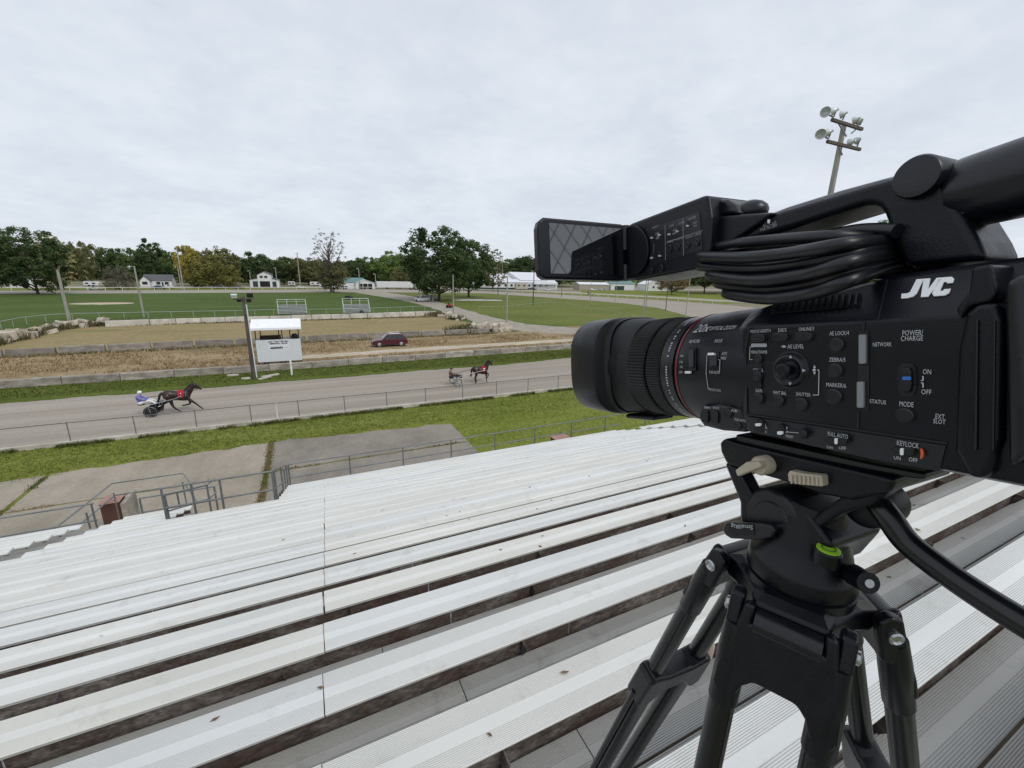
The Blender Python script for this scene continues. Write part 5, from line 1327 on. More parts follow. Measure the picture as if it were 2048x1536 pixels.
    # harness
    for x, zc, ry, r in ((0.46, 1.15, 0.265, 0.385), (-0.30, 1.20, 0.285, 0.335)):
        mb = MB(); mb.tube([(x, ry*math.cos(a), zc+r*math.sin(a)) for a in [2*math.pi*k/20 for k in range(20)]], 0.018, 5, closed=True); mb.build('girth_strap', M_STRAP, t)
    mb = MB(); n2v, mzv = Vector((n2[0], 0, n2[1])), Vector((mz[0], 0, mz[1])); dd = (mzv-n2v)
    for f, r in ((0.22, 0.155), (0.66, 0.115)):
        c = n2v+dd*f; ax_ = dd.normalized(); px_ = Vector((0, 1, 0)); py_ = ax_.cross(px_)
        mb.tube([c+px_*(r*0.78*math.cos(a))+py_*(r*math.sin(a)) for a in [2*math.pi*k/14 for k in range(14)]], 0.013, 5, closed=True)
    mb.build('bridle', M_STRAP, t)
    return t
def wheel_(parent, c, r, disc):
    mb = MB(); n = 28
    mb.tube([(c[0]+r*math.cos(a), c[1], c[2]+r*math.sin(a)) for a in [2*math.pi*k/n for k in range(n)]], 0.022, 8, closed=True); w = mb.build('wheel', M_TYRE, parent, 60)
    mb = MB(); mb.tube([(c[0]+(r-0.035)*math.cos(a), c[1], c[2]+(r-0.035)*math.sin(a)) for a in [2*math.pi*k/n for k in range(n)]], 0.013, 6, closed=True); mb.build('rim', M_SHAFT, w, 60)
    if disc:
        mb = MB(); mb.lathe([(-0.03, 0.03), (-0.012, r-0.04), (0.012, r-0.04), (0.03, 0.03)], c, (0, 1, 0), 28); mb.build('wheel_disc', M_STRAP, w, 30)
    else:
        mb = MB()
        for k in range(12):
            a = 2*math.pi*k/12; mb.cyl(c, (c[0]+(r-0.03)*math.cos(a), c[1], c[2]+(r-0.03)*math.sin(a)), 0.005, n=4, caps=False)
        mb.build('spokes', M_SHAFT, w, 0)
    mb = MB(); mb.cyl((c[0], c[1]-0.05, c[2]), (c[0], c[1]+0.05, c[2]), 0.03, n=10); mb.build('hub', M_SHAFT, w)
def sulky(label, loc_, rz, xw, xs, zs, disc):
    t = thing('sulky', label, 'sulky', loc_, rz, 'racing sulkies')
    for s in (-1, 1):
        wheel_(t, (xw, 0.62*s, 0.36), 0.36, disc)
        mb = MB(); mb.tube(catmull([(xw, 0.66*s, 0.36), (xw-0.05, 0.66*s, 0.75), (xw+0.1, 0.56*s, 0.84), (xw+0.6, 0.46*s, 0.92), (xw+1.3, 0.40*s, 1.05), (0.25, 0.38*s, 1.22)], 6), 0.020, 8); mb.build('shaft', M_SHAFT if not disc else M_SHAFT, t, 60)
        mb = MB(); mb.tube([(xw, 0.58*s, 0.36), (xw, 0.52*s, 0.80)], 0.014, 6); mb.build('fork', M_SHAFT, t)
        mb = MB(); mb.tube([(xw+0.5, 0.45*s, 0.90), (xw+0.45, 0.30*s, 0.62)], 0.012, 6); mb.tube([(xw+0.38, 0.32*s, 0.60), (xw+0.52, 0.28*s, 0.64)], 0.02, 6); mb.build('stirrup', M_SHAFT, t)
    mb = MB(); mb.tube([(xw-0.02, -0.58, 0.80), (xw-0.08, 0, 0.78), (xw-0.02, 0.58, 0.80)], 0.02, 8); mb.build('arch', M_SHAFT, t)
    mb = MB(); mb.tube([(xw-0.06, 0, 0.78), (xs, 0, zs-0.08)], 0.02, 8); mb.build('seat_bar', M_SHAFT, t)
    mb = MB(); mb.ball((xs, 0, zs-0.05), (0.20, 0.20, 0.05), 14, 6); mb.build('seat', M_STRAP, t, 60)
    # mud fender panel between the shafts
    mb = MB(); mb.prism([(xw+0.05, -0.42, 0.78), (xw+0.60, -0.36, 0.86), (xw+0.60, 0.36, 0.86), (xw+0.05, 0.42, 0.78)], (0, 0, -0.012)); mb.build('mud_shield', M_STRAP, t, 0)
    return t
def driver(label, loc_, rz, J, cols):
    t = thing('person', label, 'person', loc_, rz, 'sulky drivers')
    hip, chest, neck, head, knee, foot, elbow, hand = [Vector((p[0], 0, p[1])) for p in J]
    S = lambda v, y: Vector((v.x, y, v.z))
    mb = MB()
    limb(mb, [hip, (hip+chest)/2, chest, neck], [0.13, 0.125, 0.14, 0.06], 12)
    mb.ball(hip, (0.16, 0.17, 0.13), 12, 8); mb.ball(chest, (0.13, 0.19, 0.14), 12, 8)
    limb(mb, [neck, (neck+head)/2, head-Vector((0, 0, 0.04))], [0.06, 0.06, 0.07]); mb.ball(head, (0.095, 0.078, 0.12), 14, 10)
    mb.ball(head+Vector((0.098, 0, -0.01)), (0.022, 0.016, 0.025), 8, 6)
    for s in (-1, 1):
        limb(mb, [S(hip, 0.10*s), S(knee, 0.17*s), S(foot, 0.24*s)], [0.095, 0.065, 0.045])
        limb(mb, [S(foot, 0.24*s), S(foot, 0.25*s)+Vector((0.10, 0, 0.07)), S(foot, 0.25*s)+Vector((0.14, 0, 0.12))], [0.045, 0.042, 0.03])
        limb(mb, [S(chest, 0.18*s)+Vector((0, 0, 0.07)), S(elbow, 0.26*s), S(hand, 0.10*s)], [0.065, 0.048, 0.034])
        hd = S(hand, 0.10*s); mb.ball(hd, (0.05, 0.032, 0.042), 8, 6)
        for f in range(4): limb(mb, [hd+Vector((0.03, 0, 0.025-0.017*f)), hd+Vector((0.07, 0, 0.022-0.018*f)), hd+Vector((0.062, -0.028*s, 0.015-0.018*f))], [0.0105, 0.0095, 0.0085], 6, 3)
        limb(mb, [hd+Vector((0.01, 0, 0.03)), hd+Vector((0.045, -0.012*s, 0.05)), hd+Vector((0.07, -0.02*s, 0.04))], [0.011, 0.010, 0.009], 6, 3)
    organic('body', mb, M_SKIN, t, 0.016, 3)
    mb = MB()
    limb(mb, [hip+Vector((0, 0, 0.04)), (hip+chest)/2, chest, neck-Vector((0, 0, 0.03))], [0.155, 0.15, 0.165, 0.08], 14); mb.ball(chest, (0.15, 0.215, 0.16), 12, 8)
    for s in (-1, 1): limb(mb, [S(chest, 0.19*s)+Vector((0, 0, 0.07)), S(elbow, 0.265*s), S(hand, 0.11*s).lerp(S(elbow, 0.265*s), 0.12)], [0.082, 0.062, 0.048])
    organic('jacket', mb, cols[0], t, 0.024, 4)
    mb = MB(); mb.ball(hip, (0.18, 0.19, 0.145), 12, 8)
    for s in (-1, 1): limb(mb, [S(hip, 0.10*s), S(knee, 0.17*s), S(foot, 0.24*s).lerp(S(knee, 0.17*s), 0.18)], [0.115, 0.084, 0.062])
    organic('trousers', mb, cols[1], t, 0.024, 4)
    mb = MB(); mb.ball(head+Vector((-0.01, 0, 0.045)), (0.135, 0.115, 0.115), 16, 10); h = mb.build('helmet', cols[2], t, 60)
    mb = MB(); mb.prism([head+Vector((0.085, y, z)) for y, z in ((-0.075, 0.0), (0.075, 0.0), (0.075, 0.045), (-0.075, 0.045))], (0.03, 0, 0)); mb.build('goggles', cols[3], h, 0, 0.008)
    for s in (-1, 1):
        mb = MB(); limb(mb, [S(foot, 0.24*s).lerp(S(knee, 0.17*s), 0.25), S(foot, 0.24*s), S(foot, 0.25*s)+Vector((0.11, 0, 0.075))], [0.060, 0.058, 0.050]); mb.build('boot', M_STRAP, t, 60)
    if cols[4]:
        mb = MB(); f = Vector((chest.x-hip.x, 0, chest.z-hip.z)).normalized()
        mb.ball(chest+Vector((0.055, 0, -0.03)), (0.105, 0.20, 0.10), 12, 8); mb.build('chest_panel', cols[4], t, 60)
    return t
def reins(label, loc_, rz, a, b):
    t = thing('reins', label, 'reins', loc_, rz, 'driving reins')
    for s in (-1, 1):
        mb = MB(); A_, B_ = Vector((a[0], 0.10*s, a[1])), Vector((b[0], 0.16*s, b[1]))
        mb.tube([A_, A_.lerp(B_, 0.5)-Vector((0, 0, 0.05)), B_], 0.012, 5); mb.build('rein', M_STRAP, t)
    return t
P1 = dict(neck=[(0.58, 1.28), (0.84, 1.55), (1.10, 1.82), (1.25, 1.72), (1.50, 1.50)],
          hind=[(-1, [(-0.66, 1.18), (-0.50, 0.82), (-0.40, 0.46), (-0.12, 0.16), (0.06, 0.06)]), (1, [(-0.68, 1.18), (-0.74, 0.86), (-1.06, 0.62), (-1.12, 0.34), (-1.20, 0.22)])],
          fore=[(-1, [(0.50, 1.10), (0.70, 0.84), (1.04, 0.56), (1.32, 0.25), (1.46, 0.12)]), (1, [(0.50, 1.08), (0.60, 0.80), (0.62, 0.50), (0.32, 0.42), (0.12, 0.40)])],
          tail=[(-0.96, 1.42), (-1.14, 1.30), (-1.22, 1.08), (-1.34, 0.86)])
P2 = dict(neck=[(0.60, 1.30), (0.76, 1.62), (0.92, 1.98), (1.05, 1.90), (1.36, 1.62)],
          hind=[(-1, [(-0.66, 1.18), (-0.62, 0.80), (-0.78, 0.50), (-0.72, 0.18), (-0.66, 0.05)]), (1, [(-0.66, 1.18), (-0.50, 0.80), (-0.58, 0.46), (-0.50, 0.20), (-0.44, 0.08)])],
          fore=[(-1, [(0.50, 1.10), (0.56, 0.80), (0.58, 0.50), (0.62, 0.18), (0.68, 0.05)]), (1, [(0.52, 1.08), (0.70, 0.82), (0.98, 0.74), (0.92, 0.48), (0.84, 0.38)])],
          tail=[(-0.96, 1.42), (-1.10, 1.28), (-1.14, 0.98), (-1.24, 0.66)])
M_BLUE = mat('blue_silk', (0.15, 0.16, 0.42), 0.6, var=0.1); M_REDS = mat('red_silk', (0.50, 0.03, 0.05), 0.55); M_WHITE = mat('white_cloth', (0.74, 0.74, 0.72), 0.65, var=0.05, vscale=10)
M_HELW = mat('white_helmet', (0.75, 0.74, 0.76), 0.3); M_GOG = mat('goggles', (0.10, 0.03, 0.16), 0.15); M_BROWN = mat('mauve_jacket', (0.17, 0.105, 0.085), 0.75, var=0.1); M_DARKT = mat('navy_trousers', (0.014, 0.015, 0.022), 0.7); M_HELD = mat('maroon_helmet', (0.07, 0.035, 0.04), 0.35)
h1 = (-8.33, 34.6, 0.012); r1 = math.radians(1.0)
horse('horse', 'dark bay horse in red number 1 cloth at full stretch, with blue-jacketed driver', h1, r1, P1, '1')
sulky('racing sulky with solid black wheel discs behind the leading left horse', h1, r1, -1.47, -2.03, 0.82, True)
driver('driver in blue and red jacket, white trousers and white helmet leaning back in sulky', h1, r1, [(-2.03, 0.88), (-2.10, 1.25), (-2.04, 1.42), (-1.98, 1.55), (-1.55, 1.02), (-1.06, 0.70), (-1.80, 1.12), (-1.50, 1.22)], (M_BLUE, M_WHITE, M_HELW, M_GOG, M_REDS))
reins('long black reins running from the blue driver to his horse', h1, r1, (-1.46, 1.22), (1.16, 1.50))
h2 = (13.75, 34.8, 0.012); r2_ = math.radians(0)
horse('horse', 'dark bay horse in red cloth trotting upright, pulling the brown-jacketed driver', h2, r2_, P2, '7', 0.80)
sulky('light spoked-wheel jog cart behind the upright trotting horse', h2, r2_, -2.40, -2.80, 0.74, False)
driver('driver in brown jacket, dark trousers and dark helmet sitting upright in cart', h2, r2_, [(-2.83, 0.80), (-2.85, 1.18), (-2.81, 1.36), (-2.77, 1.50), (-2.37, 0.98), (-2.01, 0.72), (-2.63, 1.02), (-2.37, 1.06)], (M_BROWN, M_DARKT, M_HELD, M_STRAP, None))
reins('long dark reins running from the brown-jacketed driver to the upright horse', h2, r2_, (-2.33, 1.06), (0.95, 1.72))
q3_ = gnd(1178, 592)
h3 = (q3_.x, q3_.y, 0.016); r3_ = math.radians(160)
horse('horse', 'tiny distant dark horse on the far turn below the flip-out screen', h3, r3_, P2, '4')
sulky('tiny distant sulky on the far turn below the flip-out screen', h3, r3_, -2.05, -2.45, 0.74, False)
driver('tiny distant driver on the far turn below the flip-out screen', h3, r3_, [(-2.48, 0.80), (-2.50, 1.18), (-2.46, 1.36), (-2.42, 1.50), (-2.02, 0.98), (-1.66, 0.72), (-2.28, 1.02), (-2.02, 1.06)], (M_BROWN, M_WHITE, M_HELW, M_STRAP, None))

# ================================================================== cars, sign stand, poles, portable bleachers
M_GLASSD = mat('dark_glass', (0.012, 0.014, 0.018), 0.08, spec=0.8)
M_ALLOY = mat('alloy', (0.50, 0.51, 0.52), 0.35, 0.8)
def paint(name, c): return mat(name, c, 0.28, 0.0, spec=0.6)
M_HLAMP = mat('headlamp_glass', (0.55, 0.57, 0.60), 0.15); M_TLAMP = mat('tail_lamp', (0.30, 0.01, 0.012), 0.25); M_TRIMB = mat('black_trim', (0.012, 0.012, 0.013), 0.6)
def car(name, label, cat, loc_, rz, m, L=4.6, W=1.86, Hh=1.66, style='suv', group=None, detail=True):
    """front towards local +x; body sections lofted across the width, glass set into the cabin"""
    t = thing(name, label, cat, loc_, rz, group)
    h = L/2; g = 0.20
    belt = Hh*0.58
    if style == 'suv': cab = [(h-1.35, belt), (h-2.05, Hh-0.06), (h-2.35, Hh), (-h+1.05, Hh-0.02), (-h+0.62, Hh-0.12), (-h+0.14, belt+0.06)]
    elif style == 'sedan': cab = [(h-1.35, belt), (h-2.05, Hh-0.05), (h-2.4, Hh), (-h+1.5, Hh-0.02), (-h+0.75, belt+0.08)]
    elif style == 'pickup': cab = [(h-1.5, belt), (h-2.1, Hh-0.05), (h-2.4, Hh), (-h+2.5, Hh), (-h+2.25, belt)]
    else: cab = [(h-0.55, belt), (h-1.25, Hh-0.08), (h-1.6, Hh), (-h+0.25, Hh), (-h+0.06, belt)]
    low = [(h-0.02, g+0.14), (h, belt*0.62), (h-0.10, belt*0.80), (h-0.55, belt*0.93), (h-1.38, belt+0.01)]
    rear = [(-h+0.10, belt+0.02), (-h, belt*0.72), (-h+0.04, g+0.12)]
    side = low + rear
    # lower body as loft over width with tumblehome
    rings = []
    for y, inset, k in ((-W/2, 0.10, 0.97), (-W/2+0.04, 0.03, 1.0), (-W/2+0.20, 0.0, 1.0), (W/2-0.20, 0.0, 1.0), (W/2-0.04, 0.03, 1.0), (W/2, 0.10, 0.97)):
        rings.append([(x*(1-inset*0.12), y, g+(z-g)*k) for x, z in side])
    # wheel arches cut by dark liners added after
    mb = MB(); mb.loft(rings); mb.build('body', m, t, 40, 0.03, 2)
    mb = MB(); ins = 0.17
    rr = [[(x, -W/2+0.05, z) if z <= belt+0.1 else (x, -W/2+ins, z) for x, z in cab], [(x, W/2-0.05, z) if z <= belt+0.1 else (x, W/2-ins, z) for x, z in cab]]
    mb.loft(rr); cb = mb.build('cabin', m, t, 30, 0.03, 2)
    # side glass
    def inner(f):
        cx_ = sum(p[0] for p in cab)/len(cab); cz_ = sum(p[1] for p in cab)/len(cab)
        return [(cx_+(x-cx_)*f, cz_+(z-cz_)*f*0.92+0.01) for x, z in cab]
    for s in (-1, 1):
        q = inner(0.86)
        def yy(z): return s*(W/2-0.05-(ins-0.05)*max(0, min(1, (z-belt)/(Hh-belt)))+0.006)
        mb = MB(); P = [(x, yy(z), z) for x, z in q]; mb.prism(P, (0, -s*0.02, 0)); gl = mb.build('side_window', M_GLASSD, t, 0)
        if detail:
            for xp in ([h-2.62] if style == 'pickup' else [h-2.55, -h+1.35]):
                mb = MB(); mb.bar((xp, yy(belt)+s*0.004, belt), (xp-0.06, yy(Hh)+s*0.004, Hh-0.05), 0.05, 0.02, (0, 1, 0)); mb.build('pillar', M_TRIMB, gl, 0)
    a, b = cab[0], cab[1]
    mb = MB(); mb.prism([(a[0]-0.06, -W/2+0.16, a[1]+0.05), (a[0]-0.06, W/2-0.16, a[1]+0.05), (b[0]+0.06, W/2-0.24, b[1]-0.03), (b[0]+0.06, -W/2+0.24, b[1]-0.03)], (0.05, 0, 0.03)); mb.build('windscreen', M_GLASSD, t, 0)
    wr = 0.36 if style in ('suv', 'pickup', 'van') else 0.33
    for x in (h-0.92, -h+0.88):
        for s in (-1, 1):
            mb = MB(); mb.lathe([(-0.04, wr+0.05), (0.0, wr+0.06), (0.006, wr+0.02), (0.006, 0.02)], (x, s*(W/2-0.01), wr), (0, s, 0), 24); mb.build('wheel_arch', M_TRIMB, t, 30)
            mb = MB(); mb.lathe([(-0.20, wr-0.03), (-0.18, wr), (0.0, wr), (0.022, wr-0.04), (0.016, wr*0.66)], (x, s*(W/2+0.0), wr), (0, s, 0), 24, cap1=False); w = mb.build('wheel', M_TYRE, t, 30)
            mb = MB(); mb.lathe([(0.010, wr*0.68), (0.020, wr*0.62), (0.012, wr*0.2), (0.024, 0.03)], (x, s*(W/2+0.0), wr), (0, s, 0), 20, cap0=False); mb.build('rim', M_ALLOY, w, 30)
    for s in (-1, 1):
        mb = MB(); mb.prism([(h-0.06, s*(W/2-0.12), belt*0.66), (h-0.06, s*(W/2-0.50), belt*0.68), (h-0.14, s*(W/2-0.46), belt*0.80), (h-0.34, s*(W/2-0.08), belt*0.82)], (0.05, 0, 0)); mb.build('headlight', M_HLAMP, t, 0)
        mb = MB(); mb.prism([(-h-0.004, s*(W/2-0.10), belt*0.72), (-h-0.004, s*(W/2-0.42), belt*0.74), (-h+0.06, s*(W/2-0.40), belt*0.94), (-h+0.06, s*(W/2-0.06), belt*0.94)], (0.04, 0, 0)); mb.build('tail_light', M_TLAMP, t, 0)
        if detail:
            mb = MB(); mb.ball((h-1.72, s*(W/2+0.06), belt+0.06), (0.08, 0.10, 0.065), 10, 6); mb.build('mirror', m, t, 60)
            mb = MB(); mb.bar((h-1.6, s*(W/2+0.002), g+0.10), (-h+1.6, s*(W/2+0.002), g+0.10), 0.10, 0.02, (0, 1, 0)); mb.build('sill_trim', M_TRIMB, t, 0)
    mb = MB(); mb.span((h-0.03, -W/2+0.3, g+0.18), (h+0.012, W/2-0.3, belt*0.66)); mb.build('grille', M_TRIMB, t, 0, 0.02)
    if style == 'pickup':
        mb = MB(); mb.span((-h+0.12, -W/2+0.14, belt-0.02), (-h+2.15, W/2-0.14, belt+0.035)); mb.build('cargo_bed', M_TRIMB, t, 0)
    if detail and style == 'suv':
        for s in (-1, 1):
            mb = MB(); mb.tube([(h-2.3, s*(W/2-0.22), Hh+0.05), (-h+0.9, s*(W/2-0.22), Hh+0.05)], 0.018, 6); mb.build('roof_rail', M_ALLOY, t)
    return t
car('parked_car', 'maroon sport utility car parked on dry grass before the grey barriers', 'car', (9.65, 57.6, 0.02), math.radians(180-3), paint('maroon_paint', (0.070, 0.007, 0.017)))

# ---- sign stand: roofed timing booth with white front
M_WPAN = mat('white_panel', (0.62, 0.66, 0.68), 0.5, var=0.04, vscale=1.5); M_WROOF = mat('white_roof_metal', (0.84, 0.85, 0.88), 0.4, var=0.04, vscale=2); M_WOODD = mat('dark_timber', (0.035, 0.022, 0.014), 0.8, var=0.3, vscale=5)
M_NAVY = mat('navy_print', (0.02, 0.03, 0.07), 0.6)
SY = 48.6
A0, A1 = aty(517, 727, SY), aty(605, 722, SY); B0 = aty(513, 681, SY); 
sx0, sx1 = B0.x-0.10, aty(600, 678, SY).x+0.02
zb0, zt0 = max(0.5, A0.z), aty(556, 679, SY).z
bs = thing('timing_booth', 'white roofed timing booth with printed sign above the long concrete wall', 'booth', ((sx0+sx1)/2, SY, 0))
hw = (sx1-sx0)/2
mb = MB(); mb.span((-hw, -0.03, zb0), (hw, 0.03, zt0)); fpn = mb.build('front_panel', M_WPAN, bs, 0, 0.006)
for s in (-1, 1):
    mb = MB(); mb.span((s*hw-0.03*s-0.02, 0.034, zb0), (s*hw-0.03*s+0.02, 1.8, zt0-0.15)); mb.build('side_panel', M_WPAN, bs, 0)
mb = MB(); mb.span((-hw, 0.05, 0.75), (hw, 1.85, 0.85)); mb.build('floor', M_WOODD, bs, 0)
for x in (-hw+0.05, -hw+0.35, 0.1, 0.3, hw-0.9, hw-0.12):
    y = 0.09 if x in (-hw+0.05, 0.1, hw-0.9, hw-0.12) else 1.75
    mb = MB(); mb.span((x-0.045, y-0.045, 0.0), (x+0.045, y+0.045, zt0+1.25)); mb.build('post', M_WOODD, bs, 0)
zr = zt0+1.18
mb = MB(); mb.prism([(-hw-0.35, -0.55, zr-0.02), (hw+0.18, -0.55, zr-0.02), (hw+0.18, 2.1, zr+0.62), (-hw-0.35, 2.1, zr+0.62)], (0, 0, 0.07)); rf = mb.build('roof', M_WROOF, bs, 0, 0.01)
mb = MB(); mb.span((-hw-0.37, -0.585, zr-0.14), (hw+0.20, -0.555, zr+0.07)); mb.build('fascia', M_WROOF, rf, 0, 0.004)
for k in range(9):
    mb = MB(); x = -hw-0.3+k*(2*hw+0.42)/8; mb.bar((x, -0.5, zr+0.075), (x, 2.05, zr+0.69), 0.03, 0.02); mb.build('roof_rib', M_WROOF, rf, 0)
mb = MB(); mb.span((-hw+0.3, 1.2, zt0-0.2), (0.2, 1.5, zt0+0.28)); mb.build('bench', M_WOODD, bs, 0)
mb = MB(); mb.ball((hw-0.5, 0.7, zt0+0.15), (0.36, 0.3, 0.34), 14, 8); mb.build('chair', M_TRIMB, bs, 50)
sg = MB()
mb = MB(); mb.span((-0.95, -0.040, zt0-1.02), (0.98, -0.033, zt0-0.06)); mb.build('sign_sheet', mat('sign_white', (0.70, 0.72, 0.74), 0.5), bs, 0)
add_text(sg, 'John "Char" McClain', (0.0, -0.044, zt0-0.26), (1, 0, 0), (0, 0, 1), 0.215, align='CENTER', bold=0.010); add_text(sg, 'MEMORIAL TRACK', (0.0, -0.044, zt0-0.46), (1, 0, 0), (0, 0, 1), 0.19, align='CENTER', bold=0.010)
for k in range(7):                            # frieze of running horses
    x = -0.78+k*0.155
    sg.add([(x+dx, -0.044, zt0-0.92+dz) for dx, dz in ((0, 0), (0.20, 0), (0.17, 0.10), (0.20, 0.16+0.02*(k % 3)), (0.15, 0.22+0.03*(k % 2)), (0.10, 0.14), (0.0, 0.11), (-0.03, 0.04))], [tuple(range(8))])
add_text(sg, 'EST. 1952', (0.46, -0.044, zt0-0.86), (1, 0, 0), (0, 0, 1), 0.09)
tag(sg.build('sign_lettering', M_NAVY, bs, 0, fix=False), kind='stuff')
mp_ = gnd(584, 751)
mk = thing('distance_marker', 'short white marker post on the grass below the timing booth', 'post', (mp_.x, mp_.y, 0))
mb = MB(); mb.cyl((0, 0, 0), (0, 0, 1.36), 0.085, n=14); mb.build('pole', mat('white_plastic', (0.75, 0.76, 0.74), 0.5), mk)
mb = MB(); mb.cyl((0, 0, 1.0), (0, 0, 1.05), 0.09, n=14); mb.build('band', M_REDS, mk)
mb = MB(); mb.ball((0, 0, 1.36), (0.10, 0.10, 0.06), 12, 6); mb.build('cap', M_WHITE, mk)

# ---- poles
M_POLE = mat('weathered_pole', (0.24, 0.235, 0.20), 0.9, col2=(0.40, 0.39, 0.34), vscale=1.2, stretch=(4, 4, 0.5), rnd=0.1)
M_POLED = mat('dark_pole', (0.055, 0.040, 0.030), 0.85, col2=(0.115, 0.10, 0.085), vscale=1.5, stretch=(4, 4, 0.5))
M_LAMP = mat('lamp_reflector', (0.60, 0.63, 0.62), 0.4, 0.3); M_LAMPI = mat('lamp_inside', (0.30, 0.31, 0.30), 0.35, 0.4)
bp_ = gnd(508, 757)
lp = thing('flood_light_pole', 'dark wooden pole with small floodlights and white conduit beside the timing booth', 'light pole', (bp_.x, bp_.y, 0))
mb = MB(); mb.cyl((0, 0, 0), (0.0, 0, 7.25), 0.165, 0.115, 12); mb.build('pole', M_POLED, lp)
mb = MB(); mb.tube([(0.24, -0.10, 0.1), (0.20, -0.10, 3), (0.17, -0.08, 6.6)], 0.05, 8); mb.build('conduit', M_WPAN, lp)
mb = MB(); mb.bar((-0.75, -0.12, 7.05), (0.75, -0.12, 7.05), 0.07); mb.build('crossarm', M_POLED, lp, 0)
for x, z, s, mm in ((-0.62, 7.32, 0.34, M_LAMP), (0.55, 7.40, 0.36, M_TRIMB), (0.42, 6.95, 0.28, M_TRIMB), (-0.30, 6.98, 0.26, M_TRIMB)):
    mb = MB(); mb.box((x, -0.22, z), (s*1.3, 0.22, s), Matrix.Rotation(0.5, 3, 'X')); mb.build('flood_lamp', mm, lp, 0, 0.02)
# rubble and timber at its foot
for i, (dx, dy, L_, a_) in enumerate(((1.3, 0.3, 1.5, 0.5), (0.9, -0.5, 1.3, 0.9), (-0.6, -0.2, 0.7, 0.1), (-1.8, 1.6, 0.9, 0.0))):
    o = thing('timber_baulk', ['pale bent timber baulk right of the dark pole', 'short pale timber end in front of the dark pole', 'flat pale stone slab at the dark pole foot', 'pale stone slab by the wall left of the dark pole'][i], 'debris', (bp_.x+dx, bp_.y+dy, 0.02), a_)
    mb = MB(); mb.span((-L_/2, -0.16, 0), (L_/2, 0.16, 0.16)); mb.build('baulk', M_KERB, o, 0, 0.04)
def pole(label, px, top_px, r=0.16, m=None, lamps=0, Y=None, arm=False, name='utility_pole', hgt=None):
    b = gnd(*px) if Y is None else aty(px[0], px[1], Y)
    h_ = hgt or aty(top_px[0], top_px[1], b.y).z
    t = thing(name, label, 'pole', (b.x, b.y, 0))
    mb = MB(); mb.cyl((0, 0, -0.2), (0, 0, h_), r*1.1, r*0.75, 10); mb.build('pole', m or M_POLE, t)
    if arm:
        mb = MB(); mb.bar((-1.1, 0, h_-0.5), (1.1, 0, h_-0.5), 0.12); mb.build('crossarm', M_POLED, t, 0)
    for k in range(lamps):
        s = (-1, 1)[k % 2]
        mb = MB(); mb.tube([(0, 0, h_-0.15), (s*0.55, -0.1, h_-0.05)], 0.04, 6); mb.build('lamp_arm', M_GALV, t)
        mb = MB(); mb.lathe([(0, 0.10), (0.18, 0.16), (0.42, 0.36), (0.40, 0.30)], (s*0.6, -0.1, h_-0.05), (s*0.5, -0.6, -0.55), 14); mb.build('flood_lamp', M_LAMP, t, 40)
    return t
pole('leaning pale wooden pole at the left by the curved stone heap', (139, 642), (117, 540), 0.24)
pole('grey pole with one lamp left of centre, at the near edge of the green field', (288, 634), (265, 532), 0.17, None, 1)
pole('tall pale pole beside the road next to the large oak', (866, 603), (863, 541), 0.26)
pole('slim pole right of the large oak at the dirt road', (907, 628), (905, 549), 0.17)
pole('tall slim pole standing by the stacked stone heap', (1013, 662), (1011, 552), 0.13)
pole('slim light pole between the oak and the flip-out screen', (1066, 611), (1067, 541), 0.17, M_POLED, 1)
pole('far lamp pole before the long white building', (996, 588), (995, 543), 0.20, M_POLED, 1)
for i, (x, y, tp) in enumerate(((1123, 594, 553), (1180, 606, 556), (1230, 607, 556), (1286, 634, 548), (1290, 632, 548), (1331, 622, 552), (1371, 633, 556))):
    pole(['slim dark pole first below the flip-out screen', 'slim pole second below the flip-out screen', 'slim pole third below the flip-out screen', 'pale pole left of a close pair below the screen hinge', 'pale pole right of a close pair below the screen hinge', 'slim dark pole below the screen housing', 'slim grey pole left of the lens top below the cable'][i], (x, y), (x-1, tp), 0.11 if i not in (3, 4) else 0.13, M_POLED if i in (0, 5) else None)
pole('far utility pole beside the white house', (367, 578), (354, 495), 0.28, None, 0, None, True)
pole('far lamp pole beside the utility pole at the white house', (363, 580), (356, 533), 0.2, None, 1)
pole('far lamp pole left of the white barn', (502, 566), (495, 541), 0.22, None, 1, 276)
pole('far lamp pole right of the white barn', (555, 574), (550, 535), 0.24, None, 1)
pole('tall far utility pole between the barn and the cottonwood', (600, 566), (593, 505), 0.30, None, 0, 285, True)
pole('far lamp pole at the teal roofed building', (720, 580), (715, 536), 0.22, None, 1)
pole('far pole at the white trailer', (752, 577), (750, 547), 0.2, None, 1)
pole('far utility pole behind the long white building', (1004, 575), (1003, 512), 0.3, None, 0, 285, True)
# ---- tall stadium light pole at the right
TP = Vector((35.04, 20.0, 0))
tpt = thing('stadium_light_pole', 'tall weathered pole with two crossarms of bowl floodlights against the sky', 'light pole', TP, 0)
ht = 20.3
mb = MB(); mb.cyl((0, 0, 0), (0, 0, ht), 0.27, 0.16, 14); mb.build('pole', M_POLE, tpt, 50)
def tpx(px, py): return aty(px, py, 20.0)-TP
arms = (((1650, 243), (1711, 262)), ((1641, 286), (1707, 302)))
for (a_, b_) in arms:
    p, q = tpx(*a_), tpx(*b_); p.y = q.y = -0.42
    mb = MB(); mb.bar(p, q, 0.17, 0.20); mb.build('crossarm', M_POLED, tpt, 0, 0.02)
for (a_, b_) in (((1664, 250), (1680, 276)), ((1665, 296), (1672, 313)), ((1699, 262), (1690, 270))):
    p, q = tpx(*a_), tpx(*b_); p.y = q.y = -0.40
    mb = MB(); mb.bar(p, q, 0.07); mb.build('brace', M_GALV, tpt, 0)
